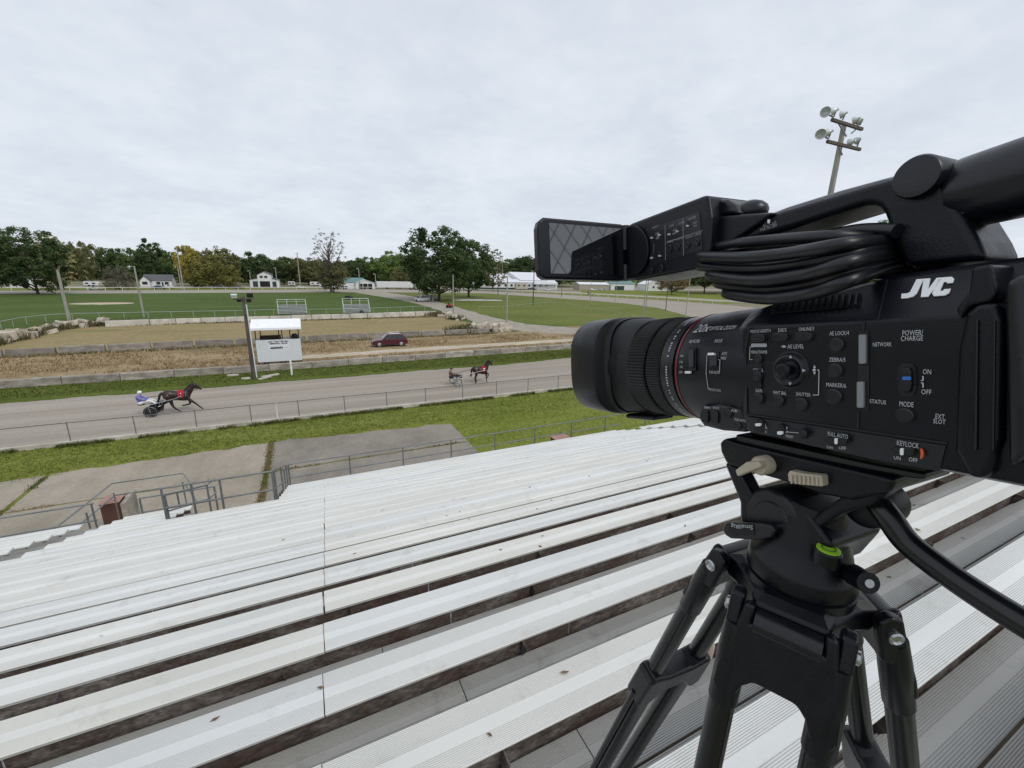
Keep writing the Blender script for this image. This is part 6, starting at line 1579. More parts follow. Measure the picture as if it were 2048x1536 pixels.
lampdef = [((1637, 229), (-1, -0.25, -0.25), 0), ((1653, 226), (-0.35, 0.9, -0.2), 0), ((1671, 232), (-0.2, 0.95, -0.15), 0), ((1705, 245), (0.3, 0.9, -0.2), 0), ((1697, 243), (0.0, 0.95, -0.2), 0), ((1627, 271), (-0.9, -0.35, -0.45), 0), ((1643, 268), (-0.3, 0.9, -0.2), 0), ((1701, 283), (0.3, 0.9, -0.2), 0), ((1688, 287), (0.1, 0.9, -0.1), 0)]
for (px_, d_, _) in lampdef:
    p = tpx(*px_); d_ = Vector(d_).normalized(); p.y = -0.5
    base = p-d_*0.35
    big = d_.y < 0
    k_ = 0.52 if big else 0.42
    mb = MB(); mb.lathe([(-0.55*k_, 0.16*k_), (-0.30*k_, 0.20*k_), (-0.20*k_, 0.30*k_), (0.10*k_, 0.50*k_), (0.42*k_, 0.62*k_), (0.40*k_, 0.58*k_), (0.05*k_, 0.42*k_), (-0.15*k_, 0.16*k_)], p, d_, 20); lm = mb.build('flood_lamp', M_LAMP, tpt, 40)
    mb = MB(); z_arm = (tpx(1650, 243).z if px_[1] < 255 else tpx(1641, 286).z)
    mb.tube([p-d_*0.2*k_+Vector((0, 0, -0.1)), Vector((p.x+(0.9 if big else 0.1), -0.45, z_arm+0.15))], 0.05, 6); mb.build('lamp_bracket', M_GALV, lm)
# ---- portable bleachers on the field edge
def small_bleacher(label, pl, pr, pt, wheel):
    Yb = 104.5
    a_, b_ = aty(*pl, Yb), aty(*pr, Yb); top = aty(*pt, Yb).z
    t = thing('portable_bleacher', label, 'bleacher', ((a_.x+b_.x)/2, Yb, 0), math.radians(2))
    w_ = (b_.x-a_.x)/2
    M_S = mat('white_bleacher_plank', (0.60, 0.61, 0.62), 0.5, var=0.1, vscale=2)
    for k in range(7):
        mb = MB(); mb.span((-w_, 0.30*k-0.0, 0.40+0.27*k), (w_, 0.30*k+0.25, 0.46+0.27*k)); mb.build('seat_plank', M_S, t, 0)
        mb = MB(); mb.span((-w_, 0.30*k+0.22, 0.22+0.27*k), (w_, 0.30*k+0.24, 0.39+0.27*k)); mb.build('riser', M_GALV, t, 0)
    for x in (-w_, -w_/3, w_/3, w_):
        mb = MB(); mb.bar((x, 2.2, 0), (x, 2.2, top), 0.09); mb.build('rail_post', M_S, t, 0)
    for z in (top, top-0.5*(top-2.3)):
        mb = MB(); mb.bar((-w_, 2.2, z), (w_, 2.2, z), 0.09 if z == top else 0.04); mb.build('guard_rail', M_S, t, 0)
    for x in (-w_, w_):
        mb = MB(); mb.bar((x, 0.1, 0.45), (x, 2.2, top), 0.08); mb.build('side_rail', M_S, t, 0)
        mb = MB(); mb.bar((x, 0, 0.1), (x, 2.2, 2.2), 0.08); mb.build('end_frame', M_GALV, t, 0)
    if wheel:
        mb = MB(); mb.lathe([(-0.1, 0.42), (0.1, 0.42), (0.12, 0.2)], (0.3*w_, -0.25, 0.42), (0, -1, 0), 18); w2 = mb.build('wheel', M_TYRE, t, 30)
        mb = MB(); mb.lathe([(0.10, 0.24), (0.13, 0.05)], (0.3*w_, -0.25, 0.42), (0, -1, 0), 14); mb.build('rim', M_ALLOY, w2, 30)
    return t
small_bleacher('white portable bleacher left of the wheeled one, on the field edge', (557, 630), (614, 628), (585, 600), False)
small_bleacher('white portable bleacher with a trailer wheel, right of its twin on the field edge', (689, 629), (741, 626), (712, 598), True)
# ---- field fence, thin rails
def thin_fence(label, path, h_, step, m, rail_r=0.05):
    t = thing('field_fence', label, 'fence', (path[0][0], path[0][1], 0)); o = Vector((path[0][0], path[0][1], 0))
    P = catmull([Vector((x, y, 0))-o for x, y in path], 6)
    mb = MB(); mb.tube([p+Vector((0, 0, h_)) for p in P], rail_r, 6); mb.build('top_rail', m, t)
    d = 0; nxt = 0
    me = None
    for a_, b_ in zip(P, P[1:]):
        L_ = (b_-a_).length
        while nxt <= d+L_:
            p = a_.lerp(b_, (nxt-d)/L_)
            if me is None: mb = MB(); mb.cyl((0, 0, 0), (0, 0, h_), rail_r*0.9, n=5); me = mb.mesh('post'); me.materials.append(m)
            ob = bpy.data.objects.new('post', me); COL.objects.link(ob); ob.parent = t; ob.location = p; nxt += step
        d += L_
    return t
M_FGAL = mat('field_fence_galv', (0.33, 0.36, 0.34), 0.6)
F_ = lambda *px: [(gnd(x, y).x, gnd(x, y).y) for x, y in px]
thin_fence('thin grey fence curving round the near edge of the green field', F_((-60, 672), (0, 660), (60, 648), (140, 641), (290, 637), (460, 633), (560, 630), (700, 628), (860, 621)), 1.2, 3.5, M_FGAL)
thin_fence('thin grey fence on the grass right of the dirt road', F_((958, 621), (1012, 619), (1068, 613), (1120, 611), (1180, 622), (1240, 633), (1300, 650)), 1.0, 4, M_FGAL, 0.035)
M_WRAIL = mat('white_rail', (0.68, 0.67, 0.62), 0.6)
thin_fence('long white track rail along the far side of the oval', [(-170, 211.5), (-96, 219.5), (-57, 228.5), (0, 243.5), (40, 250.5), (72, 241.5), (99, 222.5), (121, 190.5), (139, 149.5), (147, 116)], 1.15, 5.0, M_WRAIL, 0.10)
# ---- small vehicles on the infield road
u = gnd(698, 599)
ut = thing('utility_cart', 'small dark utility cart driving on the field behind the wheeled bleacher', 'cart', (u.x, u.y, 0), math.radians(-70))
mb = MB(); mb.prism([(1.5, -0.75, 0.45), (1.5, -0.75, 0.95), (0.7, -0.75, 1.10), (0.5, -0.75, 0.75), (-0.5, -0.75, 0.75), (-0.6, -0.75, 1.15), (-1.6, -0.75, 1.15), (-1.6, -0.75, 0.45)], (0, 1.5, 0)); mb.build('body', M_TRIMB, ut, 0, 0.04)
mb = MB(); mb.span((-0.7, -0.75, 1.98), (0.8, 0.75, 2.05)); mb.build('roof', M_TRIMB, ut, 0)
for x in (0.75, -0.65):
    for s in (-1, 1):
        mb = MB(); mb.cyl((x, 0.7*s, 0.9), (x, 0.7*s, 2.0), 0.035, n=6); mb.build('roof_post', M_TRIMB, ut)
        mb = MB(); mb.lathe([(-0.12, 0.33), (0.12, 0.33), (0.13, 0.12)], (x*1.5, 0.72*s, 0.33), (0, s, 0), 16); mb.build('wheel', M_TYRE, ut, 30)
v_ = gnd(845, 603)
car('parked_van', 'white work van with roof load parked beside the large oak', 'van', (v_.x, v_.y, 0), math.radians(205), paint('white_paint', (0.70, 0.71, 0.72)), 5.2, 1.95, 2.05, 'van')
v_ = gnd(868, 601)
car('parked_truck', 'dull grey truck partly hidden behind the white van', 'truck', (v_.x, v_.y+3, 0), math.radians(200), paint('grey_paint', (0.20, 0.19, 0.20)), 5.6, 2.0, 1.9, 'pickup')
tr = gnd(900, 616)
tt_ = thing('garden_tractor', 'small red garden tractor on the dirt road by the oak', 'tractor', (tr.x, tr.y, 0), math.radians(20))
M_TRED = paint('tractor_red', (0.50, 0.05, 0.03))
mb = MB(); mb.span((0.0, -0.35, 0.55), (1.0, 0.35, 1.05)); mb.build('bonnet', M_TRED, tt_, 0, 0.06)
mb = MB(); mb.span((-0.9, -0.6, 0.7), (-0.1, 0.6, 0.95)); mb.build('fender', M_TRED, tt_, 0, 0.06)
mb = MB(); mb.span((-0.6, -0.25, 0.96), (-0.45, 0.25, 1.45)); mb.build('seat', M_TRIMB, tt_, 0, 0.03)
for x, r_, w_ in ((-0.5, 0.45, 0.62), (0.75, 0.30, 0.5)):
    for s in (-1, 1):
        mb = MB(); mb.lathe([(-0.1, r_), (0.1, r_), (0.12, r_*0.4)], (x, w_*s, r_), (0, s, 0), 16); mb.build('wheel', M_TYRE, tt_, 30)
sk = gnd(955, 601)
pk = thing('plank_stack', 'low stack of grey boards lying on the grass under the oak', 'boards', (sk.x, sk.y, 0), math.radians(-8))
for k in range(9):
    mb = MB(); mb.span((-9+k*0.4, -1.4+0.4*k, 0.02+0.03*(k % 2)), (9-k*0.8, -1.05+0.4*k, 0.30+0.03*(k % 3))); mb.build('board', M_GALV if k % 2 else M_WPAN, pk, 0)

# ================================================================== trees, buildings and parked vehicles beyond the oval
def leaf_mat(name, c1, c2, c3):
    m = bpy.data.materials.new(name); m.use_nodes = True
    n, l = m.node_tree.nodes, m.node_tree.links
    b = n['Principled BSDF']; b.inputs['Roughness'].default_value = 0.75; b.inputs['Specular IOR Level'].default_value = 0.15
    g = n.new('ShaderNodeNewGeometry')
    a = n.new('ShaderNodeTexNoise'); a.inputs['Scale'].default_value = 0.30; a.inputs['Detail'].default_value = 3; l.new(g.outputs['Position'], a.inputs['Vector'])
    q = n.new('ShaderNodeTexWhiteNoise'); q.noise_dimensions = '1D'; l.new(g.outputs['Random Per Island'], q.inputs['W'])
    ad = n.new('ShaderNodeMath'); ad.operation = 'MULTIPLY_ADD'; ad.inputs[1].default_value = 0.30; l.new(q.outputs['Value'], ad.inputs[0]); l.new(a.outputs['Fac'], ad.inputs[2])
    rp = n.new('ShaderNodeValToRGB'); e = rp.color_ramp.elements
    e[0].position = 0.40; e[0].color = (*c1, 1); e[1].position = 0.92; e[1].color = (*c3, 1); k = e.new(0.64); k.color = (*c2, 1)
    l.new(ad.outputs[0], rp.inputs[0]); l.new(rp.outputs[0], b.inputs['Base Color'])
    tr = n.new('ShaderNodeBsdfTranslucent'); l.new(rp.outputs[0], tr.inputs['Color'])
    mxs = n.new('ShaderNodeMixShader'); mxs.inputs[0].default_value = 0.45; l.new(b.outputs[0], mxs.inputs[1]); l.new(tr.outputs[0], mxs.inputs[2]); l.new(mxs.outputs[0], n['Material Output'].inputs['Surface'])
    MATS[name] = m; return m
LM = dict(
    dark=leaf_mat('leaf_dark', (0.048, 0.079, 0.031), (0.086, 0.132, 0.050), (0.150, 0.198, 0.084)),
    mid=leaf_mat('leaf_mid', (0.072, 0.109, 0.038), (0.130, 0.185, 0.059), (0.210, 0.263, 0.095)),
    olive=leaf_mat('leaf_olive', (0.115, 0.126, 0.050), (0.199, 0.206, 0.084), (0.316, 0.294, 0.126)),
    yellow=leaf_mat('leaf_yellow', (0.210, 0.193, 0.046), (0.400, 0.347, 0.084), (0.630, 0.526, 0.137)),
    rust=leaf_mat('leaf_rust', (0.138, 0.108, 0.054), (0.222, 0.174, 0.086), (0.324, 0.252, 0.132)),
    pale=leaf_mat('leaf_pale', (0.294, 0.274, 0.137), (0.462, 0.420, 0.210), (0.630, 0.568, 0.294)),
    grey=leaf_mat('leaf_grey', (0.102, 0.096, 0.066), (0.168, 0.156, 0.114), (0.240, 0.222, 0.168)),
    willow=leaf_mat('leaf_willow', (0.120, 0.132, 0.038), (0.210, 0.206, 0.062), (0.312, 0.282, 0.102)),
    bright=leaf_mat('leaf_bright', (0.095, 0.157, 0.042), (0.179, 0.263, 0.073), (0.294, 0.378, 0.126)))
M_BARK = mat('bark', (0.045, 0.036, 0.028), 0.95, col2=(0.095, 0.08, 0.065), vscale=1.5, bump=0.4, bscale=4)
def crown_mesh(seed, shape, n_leaf, leaf):
    """unit crown: x,y in [-.5,.5], z in [0,1]; leaf quads gathered in many small clumps of uneven size"""
    r = random.Random(seed); clumps = []
    tries = 0
    while len(clumps) < shape['clumps'] and tries < 9000:
        tries += 1
        x, y, z = r.uniform(-.5, .5), r.uniform(-.5, .5), r.random()
        prof = shape['prof'](z); rad = math.hypot(x, y)
        nz = 1+0.22*noise.noise(Vector((x*3.2+seed, y*3.2, z*3.2)))
        if rad > prof*0.5*nz: continue
        if rad < prof*0.5*nz*shape.get('hollow', 0.45) and r.random() < 0.75: continue
        clumps.append((x, y, z, r.uniform(*shape['cs'])))
    vs, fs = [], []
    per = max(1, n_leaf//len(clumps)); asp = shape['asp']
    for (cx_, cy_, cz_, cr) in clumps:
        for _ in range(int(per*r.uniform(0.6, 1.4))):
            d = Vector((r.gauss(0, 1), r.gauss(0, 1), r.gauss(0, 1)+0.25)).normalized()*cr*(r.random()**0.45)
            p = Vector((cx_+d.x, cy_+d.y, cz_+d.z/asp*0.8))
            nrm = (d.normalized()*0.8+Vector((r.uniform(-1, 1), r.uniform(-1, 1), r.uniform(-.3, 1.2)))*0.8).normalized()
            t = nrm.cross(Vector((r.uniform(-1, 1), r.uniform(-1, 1), r.uniform(-1, 1)))).normalized(); b = nrm.cross(t)
            s = leaf*r.uniform(0.55, 1.35); o = len(vs)
            for a_, c_ in ((-1, -0.5), (0.1, -0.8), (1, 0.1), (0.2, 0.8), (-0.8, 0.5)):
                q = t*(a_*s)+b*(c_*s); vs.append((p.x+q.x, p.y+q.y, p.z+q.z/asp))
            fs.append((o, o+1, o+2, o+3, o+4))
    me = bpy.data.meshes.new('crown'); me.from_pydata(vs, [], fs); me.update(); return me, clumps
def bell(z): return max(0.02, math.sin(math.pi*min(1, max(0, z*0.86+0.10)))**0.55)
def cone(z): return max(0.03, (1-z)**0.55*(0.62+0.38*min(1, z*5)))
def vase(z): return max(0.03, 0.45+0.55*math.sin(math.pi*min(1, z*0.75+0.18)) if z < 0.92 else 0.45)
def umb(z): return max(0.03, math.sin(math.pi*min(1, z*0.6+0.36))**0.6)
SH = dict(
    oak=dict(prof=bell, clumps=210, cs=(0.045, 0.10), asp=1.0, hollow=0.55),
    round=dict(prof=bell, clumps=130, cs=(0.06, 0.115), asp=0.9, hollow=0.5),
    cone=dict(prof=cone, clumps=150, cs=(0.045, 0.10), asp=1.2, hollow=0.4),
    sparse=dict(prof=vase, clumps=240, cs=(0.028, 0.06), asp=1.6, hollow=0.2),
    bush=dict(prof=umb, clumps=110, cs=(0.06, 0.115), asp=0.7, hollow=0.4))
_cm = {}
def crown_for(shape, lm, var, n, leaf):
    key = (shape, lm, var, n)
    if key not in _cm:
        me, cl = crown_mesh(hash((shape, var)) % 1000 if False else var*17+len(shape)*5, SH[shape], n, leaf); me.materials.append(LM[lm]); _cm[key] = (me, cl)
    return _cm[key]
def tree(label, x, Y, top_px, width_px, base_px, shape, lm, var=0, n=2600, leaf=0.028, trunk=0.14, group='trees beyond the oval', name='tree', limbs=True, lean=0.0, x0=None):
    """placed by its photo column at distance Y; real height and width follow from that distance"""
    b = aty(x, base_px, Y); t_ = aty(x, top_px, Y); w_ = (aty(x+width_px/2, base_px, Y)-aty(x-width_px/2, base_px, Y)).length
    hgt = max(2.0, t_.z); tr_h = hgt*trunk
    t = thing(name, label, 'tree', (b.x, b.y, 0), random.Random(var+int(x)).uniform(0, 6.28), group)
    me, cl = crown_for(shape, lm, var, int(n*2.3), leaf*0.64)
    o = bpy.data.objects.new('crown', me); COL.objects.link(o); o.parent = t
    o.location = (0, 0, tr_h); o.scale = (w_*1.02, w_*1.02, (hgt-tr_h)*0.98)
    mb = MB(); r = random.Random(int(x)*3+var); tr_r = max(0.16, hgt*0.020)
    spine = [(0, 0, -0.2), (0.05*tr_h, 0.02, tr_h*0.6), (r.uniform(-.03, .03)*hgt, r.uniform(-.03, .03)*hgt, hgt*0.45), (r.uniform(-.04, .04)*hgt, r.uniform(-.04, .04)*hgt, hgt*0.78)]
    mb.tube(catmull(spine, 4), [tr_r*(1.25-1.1*k/12) for k in range(13)], 8)
    if limbs:
        for (cx_, cy_, cz_, cr) in r.sample(cl, min(44 if shape == 'sparse' else 16, len(cl))):
            e = Vector((cx_*w_, cy_*w_, tr_h+cz_*(hgt-tr_h))); z0 = max(tr_h*0.7, e.z-math.hypot(e.x, e.y)*0.75-hgt*0.1); s0 = Vector((0, 0, min(z0, hgt*0.7)))
            mb.tube([s0, s0.lerp(e, 0.5)+Vector((0, 0, -0.03*hgt)), e], [tr_r*0.5, tr_r*0.3, tr_r*0.07], 5)
    mb.build('trunk', M_BARK, t, 60)
    return t
T = tree
# nearest first: the two oaks, the cottonwood and the big tree at the left
T('huge dark oak beside the white van, tallest tree left of the screen', 878, 148, 449, 140, 602, 'oak', 'dark', 1, 9000, 0.020, 0.13)
T('smaller dark tree overlapping the right side of the huge oak', 938, 170, 478, 92, 594, 'oak', 'dark', 2, 6000, 0.024, 0.13)
T('big dark spreading tree standing alone at the far left', 76, 197, 456, 168, 587, 'oak', 'dark', 8, 9000, 0.020, 0.07)
T('thin-topped cottonwood with see-through crown left of the oak', 664, 211, 456, 72, 586, 'sparse', 'grey', 4, 9000, 0.0085, 0.16)
T('brown-green lower growth around the cottonwood trunk', 668, 214, 516, 62, 580, 'round', 'olive', 5, 2400, 0.03, 0.10, name='tree')
T('pale yellow thin-crowned tree behind the big left tree', 118, 232, 467, 92, 582, 'sparse', 'pale', 6, 3200, 0.02, 0.1)
T('grey leafless bush by the trailers at the left', 240, 236, 531, 74, 580, 'bush', 'grey', 7, 2600, 0.018, 0.06)
T('tall dark cone-shaped evergreen behind the white house', 312, 292, 472, 88, 577, 'cone', 'dark', 8, 6000, 0.026, 0.04)
T('yellow tree right of the evergreen', 384, 285, 488, 56, 577, 'round', 'yellow', 9, 3000, 0.03)
T('broad yellow-green willow left of the white barn', 432, 262, 510, 104, 580, 'bush', 'willow', 10, 4200, 0.026, 0.06)
T('brown-topped tree behind the yellow willow', 448, 300, 491, 74, 577, 'round', 'olive', 11, 3000, 0.03)
T('dark round tree behind the white barn', 515, 310, 503, 76, 576, 'round', 'dark', 12, 4200, 0.028, 0.06)
T('dark tree right of the white barn roof', 570, 322, 514, 60, 575, 'round', 'dark', 13, 3000, 0.03)
T('dull olive tree left of the cottonwood', 618, 320, 514, 70, 575, 'round', 'olive', 14, 3000, 0.03)
T('dark bushy tree behind the cottonwood', 640, 330, 518, 60, 575, 'round', 'dark', 15, 3000, 0.03)
T('small dark tree behind the teal roof', 706, 312, 522, 46, 576, 'round', 'dark', 16, 2400, 0.034)
T('mid green tree right of the teal roof', 737, 318, 510, 54, 576, 'round', 'mid', 17, 3000, 0.032)
T('bright green tree above the white trailer', 786, 305, 504, 74, 577, 'round', 'bright', 18, 3600, 0.03)
T('small yellow-green tree between trailer and oak', 800, 270, 535, 36, 578, 'round', 'olive', 19, 1800, 0.04)
T('grey-green thin tree right of the two oaks', 986, 245, 496, 54, 580, 'sparse', 'olive', 20, 3000, 0.022)
T('dark green tree left of the flip-out screen', 1050, 325, 512, 92, 577, 'round', 'dark', 21, 3600, 0.028)
T('dark tree half hidden by the flip-out screen', 1110, 330, 520, 80, 577, 'round', 'dark', 22, 3000, 0.03)
T('small reddish tree below the screen housing', 1343, 190, 548, 46, 592, 'round', 'rust', 23, 2600, 0.028, 0.2)
T('dark shade tree below the coiled cable', 1408, 205, 520, 80, 590, 'round', 'dark', 24, 3200, 0.03, 0.25)
T('dark shade tree under the cable next to the lens', 1455, 215, 524, 70, 592, 'round', 'dark', 25, 3000, 0.03, 0.25)
T('tree top seen through the gap under the handle', 1700, 150, 440, 110, 600, 'round', 'mid', 26, 3600, 0.03, 0.2)
# the belt of wood behind: separate trees, two deep
rw = random.Random(77)
belt = []
x = -40
while x < 1100:
    w_ = rw.uniform(44, 78)
    belt.append((x, w_)); x += w_*rw.uniform(0.42, 0.6)
tops = [(-40, 492), (40, 488), (120, 486), (170, 490), (200, 490), (240, 494), (280, 498), (330, 502), (400, 506), (480, 512), (560, 517), (640, 520), (720, 522), (800, 518), (900, 520), (1000, 522), (1100, 520)]
def top_at(x):
    for (a, ya), (b, yb) in zip(tops, tops[1:]):
        if a <= x <= b: return ya+(yb-ya)*(x-a)/(b-a)
    return 520
KN = {'dark': 'dark green', 'mid': 'mid green', 'olive': 'olive', 'rust': 'brownish', 'yellow': 'yellowing'}
MARKS = [(-40, 'left picture edge'), (65, 'big left tree'), (118, 'pale thin-crowned tree'), (183, 'white camper at the left'), (240, 'grey leafless bush'), (312, 'tall cone evergreen'), (384, 'yellow tree'), (432, 'yellow willow'), (515, 'white barn'), (600, 'tall far utility pole'), (664, 'cottonwood'), (722, 'teal-roofed shed'), (795, 'white box trailer'), (878, 'huge oak'), (938, 'smaller oak'), (986, 'grey-green thin tree'), (1040, 'long white hall'), (1100, 'flip-out screen')]
seen = set()
for i, (x, w_) in enumerate(belt):
    lm = rw.choice(['olive', 'mid', 'olive', 'mid', 'dark', 'olive', 'rust'] if x < 300 else ['dark', 'mid', 'dark', 'olive', 'dark'])
    mx_, mn_ = min(MARKS, key=lambda q: abs(q[0]-x))
    pos = 'straight behind the' if abs(x-mx_) < 14 else ('behind and left of the' if x < mx_ else 'behind and right of the')
    lab = '%s woodland tree %s %s' % (KN[lm], pos, mn_)
    if lab in seen: lab = ('%s woodland tree farther %s %s' if '%s woodland tree farther %s %s' % (KN[lm], pos, mn_) not in seen else '%s woodland tree farthest %s %s') % (KN[lm], pos, mn_)
    seen.add(lab)
    T(lab, x, rw.uniform(345, 400), top_at(x)+rw.uniform(-7, 4), w_*1.25, 573, 'round', lm, 30+(i % 4), 2200, 0.036, 0.03, 'wooded belt on the horizon', 'tree', False)
M_WOODLEAF = LM['dark']
# low undergrowth that joins the belt into one dark band
vs, fs = [], []
for _ in range(9000):
    x = rw.uniform(-420, 900); y = rw.uniform(395, 470); z = rw.random()**0.7*(7.5+3*noise.noise(Vector((x*0.02, 0, 0)))); s = rw.uniform(0.9, 2.1); o = len(vs)
    t = Vector((rw.uniform(-1, 1), rw.uniform(-1, 1), rw.uniform(-1, 1))).normalized(); b = t.cross(Vector((rw.uniform(-1, 1), rw.uniform(-1, 1), rw.uniform(-1, 1)))).normalized()
    for a_, c_ in ((-1, -0.6), (0.2, -1), (1, 0.1), (0.1, 1), (-0.9, 0.6)): q = t*a_*s+b*c_*s; vs.append((x+q.x, y+q.y, max(0, z+q.z)))
    fs.append((o, o+1, o+2, o+3, o+4))
me = bpy.data.meshes.new('far_wood'); me.from_pydata(vs, [], fs); o = put('far_wood', me, LM['mid'], None, 0); tag(o, 'dense green undergrowth of the far wood along the horizon', None, None, 'stuff')

# ---- buildings
M_WWALL = mat('white_siding', (0.66, 0.67, 0.66), 0.6, var=0.05, vscale=0.4, stretch=(1, 1, 6)); M_ROOFG = mat('grey_shingle', (0.10, 0.10, 0.11), 0.85, var=0.2, vscale=2); M_ROOFT = mat('teal_roof', (0.10, 0.20, 0.19), 0.5, var=0.1); M_ROOFW = mat('white_metal_roof', (0.66, 0.67, 0.70), 0.4, var=0.06, vscale=0.5); M_GREEN = mat('dark_green_trim', (0.018, 0.045, 0.040), 0.6); M_DARKIN = mat('shaded_interior', (0.012, 0.012, 0.012), 0.9); M_PANE = mat('window_pane', (0.03, 0.035, 0.045), 0.1)
def gable(t, x0, x1, y0, y1, h, rise, mw, mr, along='x', over=0.35, nm='wall'):
    mb = MB()
    if along == 'x':
        ym = (y0+y1)/2; sec = [(y0, 0), (y1, 0), (y1, h), (ym, h+rise), (y0, h)]
        mb.loft([[(x, y, z) for y, z in sec] for x in (x0, x1)]); wl_ = mb.build('wall', mw, t, 0)
        mb = MB(); k = rise/((y1-y0)/2)
        for s, ya in ((-1, y0), (1, y1)):
            mb.prism([(x0-over, ya+s*over, h-over*k+0.06), (x1+over, ya+s*over, h-over*k+0.06), (x1+over, ym, h+rise+0.06), (x0-over, ym, h+rise+0.06)], (0, 0, 0.14))
        mb.build('roof', mr, t, 0)
    else:
        xm = (x0+x1)/2; sec = [(x0, 0), (x1, 0), (x1, h), (xm, h+rise), (x0, h)]
        mb.loft([[(x, y, z) for x, z in sec] for y in (y0, y1)]); wl_ = mb.build('wall', mw, t, 0)
        mb = MB(); k = rise/((x1-x0)/2)
        for s, xa in ((-1, x0), (1, x1)):
            mb.prism([(xa+s*over, y0-over, h-over*k+0.06), (xa+s*over, y1+over, h-over*k+0.06), (xm, y1+over, h+rise+0.06), (xm, y0-over, h+rise+0.06)], (0, 0, 0.14))
        mb.build('roof', mr, t, 0)
def window(t, x, z, y, w_, h_, frame=True):
    mb = MB(); mb.span((x-w_/2-0.1, y-0.10, z-0.1), (x+w_/2+0.1, y-0.05, z+h_+0.1)); f = mb.build('window', M_WWALL, t, 0)
    mb = MB(); mb.span((x-w_/2, y-0.13, z), (x+w_/2, y-0.09, z+h_)); mb.build('pane', M_PANE, f, 0)
def doorway_slab(t, x0, x1, z, y, m=None):
    mb = MB(); mb.span((x0, y-0.12, 0.02), (x1, y-0.06, z)); mb.build('doorway', m or M_DARKIN, t, 0)  # without m, a near-black slab paints the shaded inside of an opening
def place(px, py): p = gnd(px, py); return p
def mpp(px, Y): return (aty(px+1, 575, Y)-aty(px, 575, Y)).length
p = place(315, 573); W_m = 60*mpp(315, p.y)
hs = thing('house', 'white bungalow with dark roof and porch before the cone evergreen', 'house', (p.x, p.y, 0), 0.0)
gable(hs, -W_m*0.45, W_m*0.5, 0, 8.5, 3.0, 2.6, M_WWALL, M_ROOFG, 'x'); gable(hs, -W_m*0.5, -W_m*0.18, -2.5, 3, 2.9, 2.1, M_WWALL, M_ROOFG, 'y')
window(hs, -W_m*0.34, 1.0, -2.5, 2.0, 1.4); window(hs, W_m*0.05, 1.0, 0, 1.6, 1.3); window(hs, W_m*0.33, 1.0, 0, 1.6, 1.3); doorway_slab(hs, W_m*0.16, W_m*0.22, 2.2, 0, M_GREEN)
p = place(529, 575); k_ = mpp(529, p.y)
bn = thing('barn', 'white barn with raised centre roof and dark green doors', 'barn', (p.x, p.y, 0), 0.0)
gable(bn, -28*k_, 30*k_, 0.5, 14, 3.9, 1.5, M_WWALL, M_ROOFG, 'y'); gable(bn, -12*k_, 16*k_, 0, 14.5, 6.6, 1.6, M_WWALL, M_ROOFG, 'y')
doorway_slab(bn, -22*k_, -9*k_, 3.2, 0.5, M_GREEN); doorway_slab(bn, 17*k_, 25*k_, 3.2, 0.5, M_GREEN); doorway_slab(bn, -8*k_, 12*k_, 3.3, 0.0)
window(bn, -4*k_, 5.0, 0, 1.4, 1.1); window(bn, 5*k_, 5.0, 0, 1.4, 1.1)
p = place(722, 578); k_ = mpp(722, p.y)
tb = thing('shed', 'white open-fronted shed with teal roof right of the cottonwood', 'shed', (p.x, p.y, 0), 0.0)
gable(tb, -30*k_, 8*k_, 1.5, 12, 3.6, 2.2, M_WWALL, M_ROOFT, 'x'); gable(tb, -10*k_, 28*k_, 0, 9, 3.3, 1.7, M_WWALL, M_ROOFW, 'y'); doorway_slab(tb, -4*k_, 23*k_, 2.9, 0)
for x in (4*k_, 14*k_):
    mb = MB(); mb.bar((x, -0.2, 0), (x, -0.2, 3.0), 0.25); mb.build('post', M_WWALL, tb, 0)
p = place(795, 578); k_ = mpp(795, p.y)
wt = thing('semi_trailer', 'long plain white box trailer between the shed and the oak', 'trailer', (p.x, p.y, 0))
mb = MB(); mb.span((-40*k_, 0, 1.0), (38*k_, 2.6, 4.2)); mb.build('box', M_WWALL, wt, 0, 0.05)
for x in (-25*k_, -20*k_, 25*k_, 30*k_):
    mb = MB(); mb.lathe([(-0.15, 0.5), (0.1, 0.5), (0.12, 0.2)], (x, 0.0, 0.5), (0, -1, 0), 14); mb.build('wheel', M_TYRE, wt, 30)
p = place(1040, 579); k_ = mpp(1040, p.y)
lb = thing('exhibition_hall', 'long white exhibition hall with stepped metal roofs and green base', 'hall', (p.x, p.y, 0), -0.05)
gable(lb, -82*k_, 75*k_, 0, 16, 4.6, 1.8, M_WWALL, M_ROOFW, 'x'); gable(lb, -40*k_, 90*k_, 14, 40, 5.6, 4.2, M_WWALL, M_ROOFW, 'x'); gable(lb, 5*k_, 60*k_, 4, 44, 6.0, 5.2, M_WWALL, M_ROOFW, 'x')
mb = MB(); mb.span((-82*k_, -0.09, 0.02), (20*k_, -0.02, 1.1)); mb.build('base_band', M_GREEN, lb, 0)
for k in range(12): window(lb, (-74+k*11.5)*k_, 1.9, 0, 1.5, 1.5)
for k in range(10):
    mb = MB(); mb.bar(((25+k*5)*k_, -1.5, 0), ((25+k*5)*k_, -1.5, 3.6), 0.25); mb.build('porch_post', M_WWALL, lb, 0)
mb = MB(); mb.prism([(24*k_, -2.0, 3.6), (74*k_, -2.0, 3.6), (74*k_, 0, 4.3), (24*k_, 0, 4.3)], (0, 0, 0.12)); mb.build('porch_roof', M_ROOFW, lb, 0)
p = place(1196, 580); k_ = mpp(1196, p.y)
b2 = thing('stable_block', 'low tan stable block below the flip-out screen', 'stable', (p.x, p.y, 0), -0.12)
